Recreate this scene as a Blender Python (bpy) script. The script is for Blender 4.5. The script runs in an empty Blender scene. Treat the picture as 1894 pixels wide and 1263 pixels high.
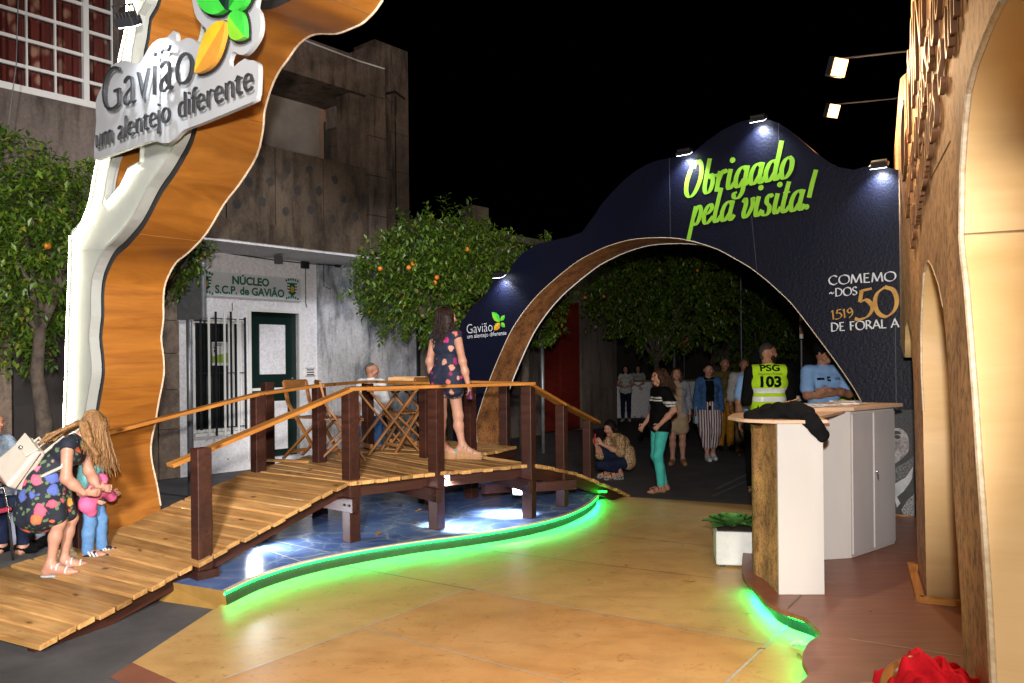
import bpy, bmesh, math, random
import numpy as np
from mathutils import Vector, Matrix
from mathutils.bvhtree import BVHTree

S = bpy.context.scene
COL = S.collection
PI = math.pi
V = Vector

# ------------------------------------------------------------------ camera
F = 1473.0                      # focal length in photo pixels (28 mm on 36 mm film)
CAM = V((0.0, 0.0, 1.7))
ROLL = 0.010
CX, CY = 947.0, 672.0
cr, cu = V((1, 0, -ROLL)).normalized(), V((ROLL, 0, 1)).normalized()
cd = bpy.data.cameras.new('camera')
cam = bpy.data.objects.new('camera', cd)
COL.objects.link(cam)
cd.sensor_width = 36.0
cd.lens = 36.0 * F / 1894.0
cd.shift_y = (CY - 631.5) / 1894.0
cd.clip_start, cd.clip_end = 0.05, 300.0
cam.matrix_world = Matrix(((cr.x, cu.x, 0, CAM.x), (cr.y, cu.y, -1, CAM.y), (cr.z, cu.z, 0, CAM.z), (0, 0, 0, 1)))
S.camera = cam

# ------------------------------------------------------------------ world, night sky
W = bpy.data.worlds.new('World')
S.world = W
W.use_nodes = True
bg = W.node_tree.nodes['Background']
sky = W.node_tree.nodes.new('ShaderNodeTexSky')
sky.sky_type = 'NISHITA'
sky.sun_disc = False
sky.sun_elevation = math.radians(-9)
W.node_tree.links.new(sky.outputs[0], bg.inputs[0])
bg.inputs[1].default_value = 0.05
S.view_settings.view_transform = 'Standard'
S.view_settings.look = 'None'
S.view_settings.exposure = 0.0
S.view_settings.gamma = 1.0
S.cycles.use_denoising = True
S.cycles.max_bounces = 6
S.cycles.diffuse_bounces = 3
S.cycles.glossy_bounces = 3
S.cycles.transparent_max_bounces = 6
S.cycles.sample_clamp_indirect = 4.0
S.cycles.caustics_reflective = False
S.cycles.caustics_refractive = False
S.cycles.blur_glossy = 0.5


def lamp(name, kind, loc, energy, color, aim=None, size=0.1, angle=90, blend=0.5, parent=None, sizey=None):
    d = bpy.data.lights.new(name, kind)
    d.energy = energy
    d.color = color
    if kind == 'AREA':
        d.size = size
        if sizey:
            d.shape = 'RECTANGLE'
            d.size_y = sizey
    else:
        d.shadow_soft_size = size
    d.specular_factor = 0.25
    if kind == 'SPOT':
        d.spot_size = math.radians(angle)
        d.spot_blend = blend
    o = bpy.data.objects.new(name, d)
    COL.objects.link(o)
    o.location = loc
    if aim is not None:
        o.rotation_euler = (V(aim) - V(loc)).to_track_quat('-Z', 'Y').to_euler()
    return o


# the photographer's flash (the safety vests and the number plate shine back at it)
lamp('flash', 'SPOT', (0.0, -0.1, 2.05), 2050, (1.0, 0.95, 0.9), aim=(-0.9, 10, 1.9), size=0.06, angle=78, blend=0.4)
# added unseen fill spots behind the camera, warm on floor, cool on facade
lamp('fill_spot', 'SPOT', (0.2, -6.0, 4.8), 3000, (1.0, 0.86, 0.67), aim=(-0.3, 5.5, 0.0), size=0.5, angle=75, blend=0.6)
lamp('fill_spot', 'SPOT', (0.0, -5.0, 3.6), 6300, (0.97, 0.95, 1.0), aim=(-4.2, 13, 2.4), size=0.4, angle=38, blend=0.7)
# added fill spot above the frame, no fixture, to brighten the house front
lamp('facade_fill_spot', 'SPOT', (-0.9, 8.6, 6.2), 700, (0.93, 0.95, 1.0), aim=(-4.4, 12.6, 0.6), size=0.25, angle=72, blend=0.7)

# ------------------------------------------------------------------ pixel helpers (photo measurements -> places)
def ray(px, py):
    return V((0, 1, 0)) + cr * ((px - CX) / F) + cu * ((CY - py) / F)


def on_z(px, py, z=0.0):
    d = ray(px, py)
    return CAM + d * ((z - CAM.z) / d.z)


def on_plane(px, py, n, c):
    d = ray(px, py)
    n = V(n)
    return CAM + d * ((c - n.dot(CAM)) / n.dot(d))


def at_y(px, py, Y):
    return CAM + ray(px, py) * Y


ALPHA = math.radians(41)
DF = V((math.sin(ALPHA), math.cos(ALPHA), 0))      # along the street, away
EE = V((math.cos(ALPHA), -math.sin(ALPHA), 0))     # across the street, from the house front towards us
FAC = -11.85
UP = V((0, 0, 1))


def fac(px, py, off=0.0):
    return on_plane(px, py, EE, FAC + off)


# ------------------------------------------------------------------ objects
def link(name, data):
    o = bpy.data.objects.new(name, data)
    COL.objects.link(o)
    return o


def tag(o, label=None, cat=None, group=None, kind=None):
    if label: o['label'] = label
    if cat: o['category'] = cat
    if group: o['group'] = group
    if kind: o['kind'] = kind
    return o


def thing(name, label, cat, loc=(0, 0, 0), group=None, rz=0.0):
    o = link(name, None)
    o.location = loc
    o.rotation_euler = (0, 0, rz)
    return tag(o, label, cat, group)


def put(o, parent, world=True):
    """parent a mesh; world=True: its vertices are in world space"""
    o.parent = parent
    if world:
        o.matrix_parent_inverse = wm(parent).inverted()
    return o


def wm(o):
    return o.matrix_basis if o.parent is None else wm(o.parent) @ o.matrix_parent_inverse @ o.matrix_basis


def copy_tree(o, parent=None):
    c = o.copy()
    COL.objects.link(c)
    if parent is not None:
        c.parent = parent
    for ch in o.children:
        copy_tree(ch, c)
    return c


class MB:
    def __init__(s):
        s.v, s.f, s.m, s.g = [], [], [], []

    def add(s, vs, fs, mi=0, g=None):
        b = len(s.v)
        s.v += [tuple(v) for v in vs]
        s.g += [tuple(v) for v in (g if g is not None else vs)]
        s.f += [tuple(i + b for i in f) for f in fs]
        s.m += [mi] * len(fs)
        return s

    BOXF = [(0, 3, 2, 1), (4, 5, 6, 7), (0, 1, 5, 4), (1, 2, 6, 5), (2, 3, 7, 6), (3, 0, 4, 7)]

    def obox(s, c, ax, ay, az, mi=0):
        """box from centre and three half-axis vectors"""
        c, ax, ay, az = V(c), V(ax), V(ay), V(az)
        vs = [c + ax * i + ay * j + az * k for k in (-1, 1) for i, j in ((-1, -1), (1, -1), (1, 1), (-1, 1))]
        lx, ly, lz = ax.length, ay.length, az.length
        g = [(i * lx, j * ly, k * lz) for k in (-1, 1) for i, j in ((-1, -1), (1, -1), (1, 1), (-1, 1))]
        fs = s.BOXF if ax.cross(ay).dot(az) > 0 else [f[::-1] for f in s.BOXF]
        return s.add(vs, fs, mi, g)

    def box(s, c, size, mi=0, rz=0.0):
        co, si = math.cos(rz), math.sin(rz)
        return s.obox(c, V((co, si, 0)) * size[0] / 2, V((-si, co, 0)) * size[1] / 2, V((0, 0, size[2] / 2)), mi)

    def bar(s, a, b, w, h, up=UP, mi=0):
        a, b = V(a), V(b)
        d = b - a
        n = d.normalized()
        side = n.cross(V(up))
        side = side.normalized() if side.length > 1e-5 else V((1, 0, 0))
        u = side.cross(n)
        return s.obox((a + b) / 2, d / 2, side * w / 2, u * h / 2, mi)

    def hexa(s, bot, top, mi=0):
        return s.add(list(bot) + list(top), s.BOXF, mi)

    def tube(s, path, r, seg=8, mi=0, cap=True):
        P = [V(p) for p in path]
        n = len(P)
        R = r if isinstance(r, (list, tuple)) else [r] * n
        vs, g, L = [], [], 0
        prev = None
        for i in range(n):
            t = (P[min(i + 1, n - 1)] - P[max(i - 1, 0)]).normalized()
            if prev is None:
                a = t.cross(UP)
                if a.length < 1e-3: a = t.cross(V((1, 0, 0)))
            else:
                a = prev - t * prev.dot(t)
            a.normalize()
            prev = a
            b = t.cross(a)
            if i: L += (P[i] - P[i - 1]).length
            for k in range(seg):
                an = 2 * PI * k / seg
                vs.append(P[i] + (a * math.cos(an) + b * math.sin(an)) * R[i])
                g.append((L, math.cos(an) * R[i], math.sin(an) * R[i]))
        fs = [(i * seg + k, i * seg + (k + 1) % seg, (i + 1) * seg + (k + 1) % seg, (i + 1) * seg + k) for i in range(n - 1) for k in range(seg)]
        if cap:
            fs += [tuple(range(seg))[::-1], tuple((n - 1) * seg + k for k in range(seg))]
        return s.add(vs, fs, mi, g)

    def ball(s, c, r, seg=12, rings=8, mi=0, sc=(1, 1, 1)):
        c = V(c)
        vs = [c + V((0, 0, r * sc[2]))]
        for i in range(1, rings):
            th = PI * i / rings
            for k in range(seg):
                ph = 2 * PI * k / seg
                vs.append(c + V((r * sc[0] * math.sin(th) * math.cos(ph), r * sc[1] * math.sin(th) * math.sin(ph), r * sc[2] * math.cos(th))))
        vs.append(c - V((0, 0, r * sc[2])))
        fs = [(0, 1 + k, 1 + (k + 1) % seg) for k in range(seg)]
        for i in range(rings - 2):
            a = 1 + i * seg
            fs += [(a + k, a + seg + k, a + seg + (k + 1) % seg, a + (k + 1) % seg) for k in range(seg)]
        a = 1 + (rings - 2) * seg
        e = len(vs) - 1
        fs += [(a + k, e, a + (k + 1) % seg) for k in range(seg)]
        return s.add(vs, fs, mi)

    def lathe(s, prof, c=(0, 0, 0), seg=24, mi=0):
        c = V(c)
        n = len(prof)
        vs = [c + V((r * math.cos(2 * PI * k / seg), r * math.sin(2 * PI * k / seg), z)) for r, z in prof for k in range(seg)]
        fs = [(i * seg + k, i * seg + (k + 1) % seg, (i + 1) * seg + (k + 1) % seg, (i + 1) * seg + k) for i in range(n - 1) for k in range(seg)]
        return s.add(vs, fs, mi)

    def ribbon(s, path, width, n, mi=0, lift=0.0):
        """flat strip along path (points in one plane with normal n); width a number or list"""
        P = [V(p) + V(n) * lift for p in path]
        n = V(n)
        N = len(P)
        Wd = width if isinstance(width, (list, tuple)) else [width] * N
        vs = []
        for i in range(N):
            t = (P[min(i + 1, N - 1)] - P[max(i - 1, 0)]).normalized()
            sd = n.cross(t).normalized() * Wd[i] / 2
            vs += [P[i] - sd, P[i] + sd]
        return s.add(vs, [(2 * i, 2 * i + 2, 2 * i + 3, 2 * i + 1) for i in range(N - 1)], mi)

    def mesh(s, name):
        me = bpy.data.meshes.new(name)
        me.from_pydata(s.v, [], s.f)
        me.polygons.foreach_set('material_index', s.m)
        a = me.attributes.new('gr', 'FLOAT_VECTOR', 'POINT')
        a.data.foreach_set('vector', [x for g in s.g for x in g])
        me.update()
        return me

    def build(s, name, mats, parent=None, smooth=False, bevel=0.0, world=True, seg=2):
        me = s.mesh(name)
        for m in (mats if isinstance(mats, (list, tuple)) else [mats]):
            me.materials.append(m)
        if smooth:
            me.shade_smooth()
        o = link(name, me)
        if parent is not None:
            put(o, parent, world)
        if bevel:
            b = o.modifiers.new('bevel', 'BEVEL')
            b.width = bevel
            b.segments = seg
            b.limit_method = 'ANGLE'
            b.angle_limit = math.radians(40)
        return o


def frame(o, x, y, n=None):
    x, y = V(x), V(y)
    n = V(n) if n is not None else x.cross(y)
    o = V(o)
    return Matrix(((x.x, y.x, n.x, o.x), (x.y, y.y, n.y, o.y), (x.z, y.z, n.z, o.z), (0, 0, 0, 1)))


def curve_to_mesh(cu_, name, M4):
    o = bpy.data.objects.new('tmp', cu_)
    COL.objects.link(o)
    bpy.context.view_layer.update()
    dg = bpy.context.evaluated_depsgraph_get()
    me = bpy.data.meshes.new_from_object(o.evaluated_get(dg))
    me.name = name
    me.materials.clear()
    me.transform(M4)
    if M4.to_3x3().determinant() < 0:
        me.flip_normals()
    bpy.data.objects.remove(o)
    return me


def poly_mesh(loops, depth, M4, name='panel'):
    """2-D outline (first loop) with holes; extruded from local z=0 to -depth"""
    c = bpy.data.curves.new(name, 'CURVE')
    c.dimensions = '2D'
    c.fill_mode = 'BOTH'
    c.extrude = depth / 2
    for L in loops:
        sp = c.splines.new('POLY')
        sp.points.add(len(L) - 1)
        for i, p in enumerate(L):
            sp.points[i].co = (p[0], p[1], 0, 1)
        sp.use_cyclic_u = True
    return curve_to_mesh(c, name, M4 @ Matrix.Translation((0, 0, -depth / 2)))


def text_mesh(s, size, M4, extrude=0.0, offset=0.0, shear=0.0, align='LEFT', sx=1.0, spacing=1.0):
    c = bpy.data.curves.new('lettering', 'FONT')
    c.body = s
    c.size = size
    c.extrude = extrude
    c.offset = offset
    c.shear = shear
    c.align_x = align
    c.space_character = spacing
    c.resolution_u = 4
    return curve_to_mesh(c, 'lettering', M4 @ Matrix.Diagonal((sx, 1, 1, 1)))


def mesh_obj(name, me, mats, parent=None, world=True, fn=None, smooth=False):
    for m in (mats if isinstance(mats, (list, tuple)) else [mats]):
        me.materials.append(m)
    if fn:
        for p in me.polygons:
            p.material_index = fn(p)
    if smooth:
        me.shade_smooth()
    o = link(name, me)
    if parent is not None:
        put(o, parent, world)
    return o


def catmull(pts, n=6, closed=False):
    P = [np.array(p, float) for p in pts]
    out = []
    N = len(P)
    rng = range(N if closed else N - 1)
    for i in rng:
        p0 = P[(i - 1) % N] if closed or i > 0 else 2 * P[0] - P[1]
        p1, p2 = P[i], P[(i + 1) % N]
        p3 = P[(i + 2) % N] if closed or i + 2 < N else 2 * P[-1] - P[-2]
        for k in range(n):
            t = k / n
            out.append(tuple(0.5 * (2 * p1 + (p2 - p0) * t + (2 * p0 - 5 * p1 + 4 * p2 - p3) * t * t + (3 * p1 - p0 - 3 * p2 + p3) * t ** 3)))
    if not closed:
        out.append(tuple(P[-1]))
    return out


# ------------------------------------------------------------------ materials
def nodes_of(name):
    m = bpy.data.materials.new(name)
    m.use_nodes = True
    nt = m.node_tree
    return m, nt, nt.nodes, nt.links, nt.nodes['Principled BSDF']


def mapping(nt, coord, scale):
    if coord == 'gr':
        a = nt.nodes.new('ShaderNodeAttribute')
        a.attribute_name = 'gr'
        src = a.outputs['Vector']
    else:
        src = nt.nodes.new('ShaderNodeTexCoord').outputs['Object']
    mp = nt.nodes.new('ShaderNodeMapping')
    mp.inputs['Scale'].default_value = scale
    nt.links.new(src, mp.inputs['Vector'])
    return mp


def ramp(nt, stops):
    r = nt.nodes.new('ShaderNodeValToRGB')
    el = r.color_ramp.elements
    while len(el) < len(stops):
        el.new(0.5)
    for e, (p, c) in zip(el, stops):
        e.position = p
        e.color = (*c, 1) if len(c) == 3 else c
    return r


def noise(nt, mp, scale, detail=6, rough=0.6, dist=0.0):
    n = nt.nodes.new('ShaderNodeTexNoise')
    n.inputs['Scale'].default_value = scale
    n.inputs['Detail'].default_value = detail
    n.inputs['Roughness'].default_value = rough
    n.inputs['Distortion'].default_value = dist
    if mp is not None:
        nt.links.new(mp.outputs[0], n.inputs['Vector'])
    return n


def mix(nt, a, b, fac, mode='MIX'):
    m = nt.nodes.new('ShaderNodeMix')
    m.data_type = 'RGBA'
    m.blend_type = mode
    for sock, v in ((m.inputs[0], fac), (m.inputs[6], a), (m.inputs[7], b)):
        if hasattr(v, 'node'):
            nt.links.new(v, sock)
        elif isinstance(v, (int, float)):
            sock.default_value = v
        else:
            sock.default_value = (*v, 1)
    return m.outputs[2]


def add_bump(nt, b, height, strength, dist=0.01):
    bp = nt.nodes.new('ShaderNodeBump')
    bp.inputs['Strength'].default_value = strength
    bp.inputs['Distance'].default_value = dist
    nt.links.new(height, bp.inputs['Height'])
    nt.links.new(bp.outputs[0], b.inputs['Normal'])


def mat(name, col, rough=0.6, col2=None, scale=6.0, stretch=(1, 1, 1), bump=0.0, bscale=60.0, metal=0.0, spec=0.5, lo=0.35, hi=0.65, coord='Object', island=0.0, coat=0.0, dist=0.0):
    m, nt, N, L, b = nodes_of(name)
    b.inputs['Roughness'].default_value = rough
    b.inputs['Metallic'].default_value = metal
    b.inputs['Specular IOR Level'].default_value = spec
    b.inputs['Coat Weight'].default_value = coat
    mp = mapping(nt, coord, stretch)
    if island:
        ge = N.new('ShaderNodeNewGeometry')
        ml = N.new('ShaderNodeMath')
        ml.operation = 'MULTIPLY'
        ml.inputs[1].default_value = 37.0
        L.new(ge.outputs['Random Per Island'], ml.inputs[0])
        L.new(ml.outputs[0], mp.inputs['Location'])
    if col2 is None:
        col2 = tuple(c * 0.78 for c in col)
    n = noise(nt, mp, scale, 7, 0.62, dist)
    r = ramp(nt, [(lo, col), (hi, col2)])
    L.new(n.outputs['Fac'], r.inputs[0])
    out = r.outputs[0]
    if island:
        rr = ramp(nt, [(0.0, (1 - island,) * 3), (1.0, (1 + island,) * 3)])
        L.new(ge.outputs['Random Per Island'], rr.inputs[0])
        out = mix(nt, out, rr.outputs[0], 1.0, 'MULTIPLY')
    L.new(out, b.inputs['Base Color'])
    if bump:
        mp2 = mapping(nt, coord, stretch)
        n2 = noise(nt, mp2, bscale, 4, 0.6)
        add_bump(nt, b, n2.outputs['Fac'], bump)
    return m


def emis(name, col, strength):
    m, nt, N, L, b = nodes_of(name)
    b.inputs['Base Color'].default_value = (*col, 1)
    b.inputs['Emission Color'].default_value = (*col, 1)
    b.inputs['Emission Strength'].default_value = strength
    b.inputs['Specular IOR Level'].default_value = 0.0
    b.inputs['Roughness'].default_value = 1.0
    return m
# ------------------------------------------------------------------ palette
random.seed(7)
def plank_mat(name, c1, c2, island=0.18, rough=0.55, kn=True):
    m, nt, N, L, b = nodes_of(name)
    b.inputs['Roughness'].default_value = rough
    b.inputs['Specular IOR Level'].default_value = 0.35
    ge = N.new('ShaderNodeNewGeometry')
    ml = N.new('ShaderNodeMath'); ml.operation = 'MULTIPLY'; ml.inputs[1].default_value = 53.0
    L.new(ge.outputs['Random Per Island'], ml.inputs[0])
    mp = mapping(nt, 'gr', (1.6, 26, 26))
    L.new(ml.outputs[0], mp.inputs['Location'])
    n = noise(nt, mp, 1.0, 5, 0.6, 0.6)
    r = ramp(nt, [(0.34, c1), (0.68, c2)])
    L.new(n.outputs['Fac'], r.inputs[0])
    out = r.outputs[0]
    mp3 = mapping(nt, 'gr', (2.2, 4, 4))
    L.new(ml.outputs[0], mp3.inputs['Location'])
    n3 = noise(nt, mp3, 1.0, 3, 0.5)
    r3 = ramp(nt, [(0.3, (0.72, 0.72, 0.70)), (0.7, (1.2, 1.2, 1.22))])
    L.new(n3.outputs['Fac'], r3.inputs[0])
    out = mix(nt, out, r3.outputs[0], 1.0, 'MULTIPLY')
    if kn:
        mk = mapping(nt, 'gr', (3.0, 7.5, 7.5))
        L.new(ml.outputs[0], mk.inputs['Location'])
        vo = N.new('ShaderNodeTexVoronoi')
        vo.inputs['Scale'].default_value = 1.0
        L.new(mk.outputs[0], vo.inputs['Vector'])
        rk = ramp(nt, [(0.06, (0.16, 0.10, 0.06)), (0.15, (1, 1, 1))])
        L.new(vo.outputs['Distance'], rk.inputs[0])
        out = mix(nt, out, rk.outputs[0], 0.85, 'MULTIPLY')
    rr = ramp(nt, [(0.0, (1 - island, 1 - island * 1.1, 1 - island * 1.25)), (1.0, (1 + island,) * 3)])
    L.new(ge.outputs['Random Per Island'], rr.inputs[0])
    out = mix(nt, out, rr.outputs[0], 1.0, 'MULTIPLY')
    L.new(out, b.inputs['Base Color'])
    add_bump(nt, b, n.outputs['Fac'], 0.25, 0.004)
    return m


PINE = plank_mat('pine planks', (0.56, 0.325, 0.12), (0.33, 0.155, 0.046), 0.36)
RAIL = plank_mat('oiled pine rail', (0.50, 0.22, 0.045), (0.36, 0.13, 0.022), 0.1, 0.4)
POST = plank_mat('dark stained timber', (0.058, 0.018, 0.011), (0.026, 0.009, 0.006), 0.2, 0.5, False)
CHAIRWOOD = plank_mat('varnished folding furniture wood', (0.33, 0.145, 0.045), (0.20, 0.08, 0.022), 0.15, 0.45, False)
PLY = mat('pale plywood', (0.66, 0.45, 0.215), 0.55, (0.58, 0.37, 0.155), 1.3, (0.8, 0.8, 5), bump=0.05, bscale=9, lo=0.3, hi=0.7, dist=1.2)
ORANGEPLY = mat('orange stained plywood', (0.37, 0.138, 0.018), 0.42, (0.20, 0.062, 0.007), 1.6, (0.7, 0.7, 5), bump=0.06, bscale=8, lo=0.3, hi=0.72, dist=1.5)
EDGE = mat('raw plywood edge', (0.70, 0.60, 0.46), 0.7, (0.5, 0.38, 0.24), 30)
BOARDW = mat('light grey painted board', (0.34, 0.345, 0.35), 0.5, (0.31, 0.315, 0.32), 3)
PANELW = mat('white gateway paint', (0.36, 0.37, 0.34), 0.5, (0.32, 0.33, 0.30), 3)
WHITE = mat('white painted board', (0.78, 0.78, 0.75), 0.5, (0.72, 0.72, 0.69), 3)
BLACK = mat('black painted board', (0.012, 0.010, 0.010), 0.5)
CHAR = mat('charcoal lettering', (0.03, 0.03, 0.032), 0.35)
METAL = mat('galvanised steel', (0.36, 0.38, 0.40), 0.42, (0.27, 0.29, 0.31), 12, metal=0.6)
DMETAL = mat('dark metal', (0.03, 0.03, 0.034), 0.45, metal=0.4)
CHROME = mat('chrome', (0.6, 0.6, 0.62), 0.2, metal=1.0)
LAMPW = emis('cool lamp lens', (0.86, 0.91, 1.0), 14)
LAMPY = emis('warm halogen lens', (1.0, 0.42, 0.14), 9)
LEDW = emis('white led strip', (1.0, 0.97, 0.72), 60)
LEDG = emis('green led strip', (0.004, 1.0, 0.022), 22)
LEDG2 = emis('green led underside', (0.0, 1.0, 0.32), 190)
CORK = None


def cork_mat(name, base, dark, sc):
    m, nt, N, L, b = nodes_of(name)
    b.inputs['Roughness'].default_value = 0.75
    mp = mapping(nt, 'Object', (1, 1, 1))
    n1 = noise(nt, mp, sc, 8, 0.72)
    n2 = noise(nt, mp, sc * 5.5, 5, 0.7)
    n3 = noise(nt, mp, sc * 0.35, 3, 0.5)
    r1 = ramp(nt, [(0.36, dark), (0.5, base), (0.72, tuple(c * 1.25 for c in base))])
    L.new(n1.outputs['Fac'], r1.inputs[0])
    r2 = ramp(nt, [(0.38, (0.25, 0.2, 0.15)), (0.52, (1, 1, 1))])
    L.new(n2.outputs['Fac'], r2.inputs[0])
    o = mix(nt, r1.outputs[0], r2.outputs[0], 0.8, 'MULTIPLY')
    r3 = ramp(nt, [(0.35, (0.7, 0.66, 0.6)), (0.65, (1.15, 1.15, 1.1))])
    L.new(n3.outputs['Fac'], r3.inputs[0])
    o = mix(nt, o, r3.outputs[0], 1.0, 'MULTIPLY')
    L.new(o, b.inputs['Base Color'])
    add_bump(nt, b, n1.outputs['Fac'], 0.4, 0.006)
    return m


CORK = cork_mat('cork sheet', (0.34, 0.145, 0.045), (0.15, 0.055, 0.018), 7)
CORK2 = cork_mat('cork cladding', (0.46, 0.25, 0.09), (0.16, 0.07, 0.026), 11)
BARK = cork_mat('bark print', (0.52, 0.295, 0.145), (0.33, 0.16, 0.07), 3.2)


def navy_mat():
    m, nt, N, L, b = nodes_of('navy coated board')
    b.inputs['Roughness'].default_value = 0.45
    b.inputs['Specular IOR Level'].default_value = 0.18
    mp = mapping(nt, 'Object', (1, 1, 1))
    n = noise(nt, mp, 1.1, 4, 0.6)
    r = ramp(nt, [(0.35, (0.0035, 0.0048, 0.016)), (0.68, (0.0055, 0.006, 0.015))])
    L.new(n.outputs['Fac'], r.inputs[0])
    L.new(r.outputs[0], b.inputs['Base Color'])
    n2 = noise(nt, mp, 38, 3, 0.55)
    add_bump(nt, b, n2.outputs['Fac'], 0.7, 0.006)
    return m


NAVY = navy_mat()
LIME = mat('lime vinyl', (0.28, 0.62, 0.035), 0.4, (0.26, 0.58, 0.03))
VWHITE = mat('white vinyl', (0.72, 0.74, 0.78), 0.45)
VGOLD = mat('gold vinyl', (0.62, 0.33, 0.04), 0.45, (0.45, 0.21, 0.02), 9)
GREENS = [mat('leaf vinyl ' + n, c, 0.4) for n, c in (('bright', (0.05, 0.52, 0.05)), ('mid', (0.02, 0.24, 0.03)), ('lime', (0.22, 0.55, 0.03)), ('yellow', (0.65, 0.45, 0.02)), ('orange', (0.60, 0.26, 0.03)), ('dark', (0.006, 0.022, 0.016)))]


def wall_mat(name, c, stain, amount=(0.45, 0.7), sc=1.2, extra=None, bump=0.25, rough=0.85):
    m, nt, N, L, b = nodes_of(name)
    b.inputs['Roughness'].default_value = rough
    b.inputs['Specular IOR Level'].default_value = 0.25
    mp = mapping(nt, 'Object', (1, 1, 0.6))
    n1 = noise(nt, mp, sc, 9, 0.7, 0.3)
    r1 = ramp(nt, [(amount[0], c), (amount[1], stain)])
    L.new(n1.outputs['Fac'], r1.inputs[0])
    o = r1.outputs[0]
    n2 = noise(nt, mapping(nt, 'Object', (1, 1, 1)), 22, 6, 0.7)
    r2 = ramp(nt, [(0.35, (0.72, 0.70, 0.68)), (0.6, (1.06, 1.06, 1.06))])
    L.new(n2.outputs['Fac'], r2.inputs[0])
    o = mix(nt, o, r2.outputs[0], 0.7, 'MULTIPLY')
    if extra:
        n3 = noise(nt, mapping(nt, 'Object', (3.2, 3.2, 0.5)), 2.0, 6, 0.65)
        r3 = ramp(nt, [(0.50, (1, 1, 1)), (0.66, extra)])
        L.new(n3.outputs['Fac'], r3.inputs[0])
        o = mix(nt, o, r3.outputs[0], 0.9, 'MULTIPLY')
    L.new(o, b.inputs['Base Color'])
    add_bump(nt, b, n2.outputs['Fac'], bump, 0.01)
    return m


WHITEWALL = wall_mat('whitewashed plaster', (0.80, 0.79, 0.81), (0.66, 0.65, 0.67), (0.5, 0.8))
PEELWALL = wall_mat('peeling bluish plaster', (0.58, 0.58, 0.60), (0.16, 0.20, 0.24), (0.44, 0.60), 1.1, (0.35, 0.34, 0.33), 0.6)
CONC = wall_mat('stained brown concrete', (0.19, 0.138, 0.108), (0.06, 0.044, 0.035), (0.4, 0.68), 1.5, (0.35, 0.32, 0.3), 0.6)
CONC2 = wall_mat('pitted concrete panel', (0.125, 0.09, 0.062), (0.042, 0.032, 0.025), (0.42, 0.66), 2.2, (0.45, 0.4, 0.35), 1.0)
GREYWALL = wall_mat('grey render', (0.19, 0.155, 0.135), (0.095, 0.078, 0.07), (0.42, 0.7), 1.3, (0.5, 0.48, 0.46))
BEIGE = wall_mat('beige painted wall', (0.34, 0.215, 0.155), (0.2, 0.125, 0.09), (0.5, 0.75), 1.2)
STONE = wall_mat('granite quoin', (0.25, 0.19, 0.145), (0.14, 0.105, 0.08), (0.42, 0.62), 6, None, 0.5)
ASPHALT = mat('dark asphalt', (0.105, 0.10, 0.105), 0.85, (0.066, 0.063, 0.066), 2.2, bump=0.5, bscale=130, lo=0.35, hi=0.65)
DGREEN = mat('bottle green paint', (0.006, 0.020, 0.016), 0.35)
SIGNGREEN = mat('sign green', (0.0, 0.13, 0.06), 0.4)
GLASS = mat('dark window glass', (0.008, 0.012, 0.012), 0.06, spec=0.8)
REDDOOR = mat('red gate paint', (0.16, 0.015, 0.008), 0.5, (0.11, 0.010, 0.006), 4, (1, 1, 3))


def pool_mat():
    m, nt, N, L, b = nodes_of('printed water')
    b.inputs['Roughness'].default_value = 0.22
    b.inputs['Specular IOR Level'].default_value = 0.5
    mp = mapping(nt, 'Object', (1, 1.0, 1))
    n0 = noise(nt, mp, 1.6, 3, 0.5)
    mx = N.new('ShaderNodeMix'); mx.data_type = 'VECTOR'; mx.inputs[0].default_value = 0.45
    L.new(mp.outputs[0], mx.inputs[4]); L.new(n0.outputs['Color'], mx.inputs[5])
    outs = []
    for sc, w in ((3.1, 0.030), (6.0, 0.035)):
        vo = N.new('ShaderNodeTexVoronoi')
        vo.feature = 'DISTANCE_TO_EDGE'
        vo.inputs['Scale'].default_value = sc
        L.new(mx.outputs[1], vo.inputs['Vector'])
        r = ramp(nt, [(0.0, (1, 1, 1)), (w, (0.22, 0.22, 0.22)), (w * 5, (0, 0, 0))])
        L.new(vo.outputs['Distance'], r.inputs[0])
        outs.append(r.outputs[0])
    web = mix(nt, outs[0], outs[1], 0.35)
    n2 = noise(nt, mp, 1.3, 5, 0.6)
    r2 = ramp(nt, [(0.35, (0.06, 0.115, 0.32)), (0.55, (0.10, 0.18, 0.43)), (0.72, (0.19, 0.31, 0.56))])
    L.new(n2.outputs['Fac'], r2.inputs[0])
    n3 = noise(nt, mp, 0.9, 3, 0.6)
    r3 = ramp(nt, [(0.40, (0.14,) * 3), (0.62, (1.0,) * 3)])
    L.new(n3.outputs['Fac'], r3.inputs[0])
    f = mix(nt, web, r3.outputs[0], 1.0, 'MULTIPLY')
    o = mix(nt, r2.outputs[0], (0.55, 0.70, 0.74), f)
    L.new(o, b.inputs['Base Color'])
    return m


POOL = pool_mat()


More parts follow.
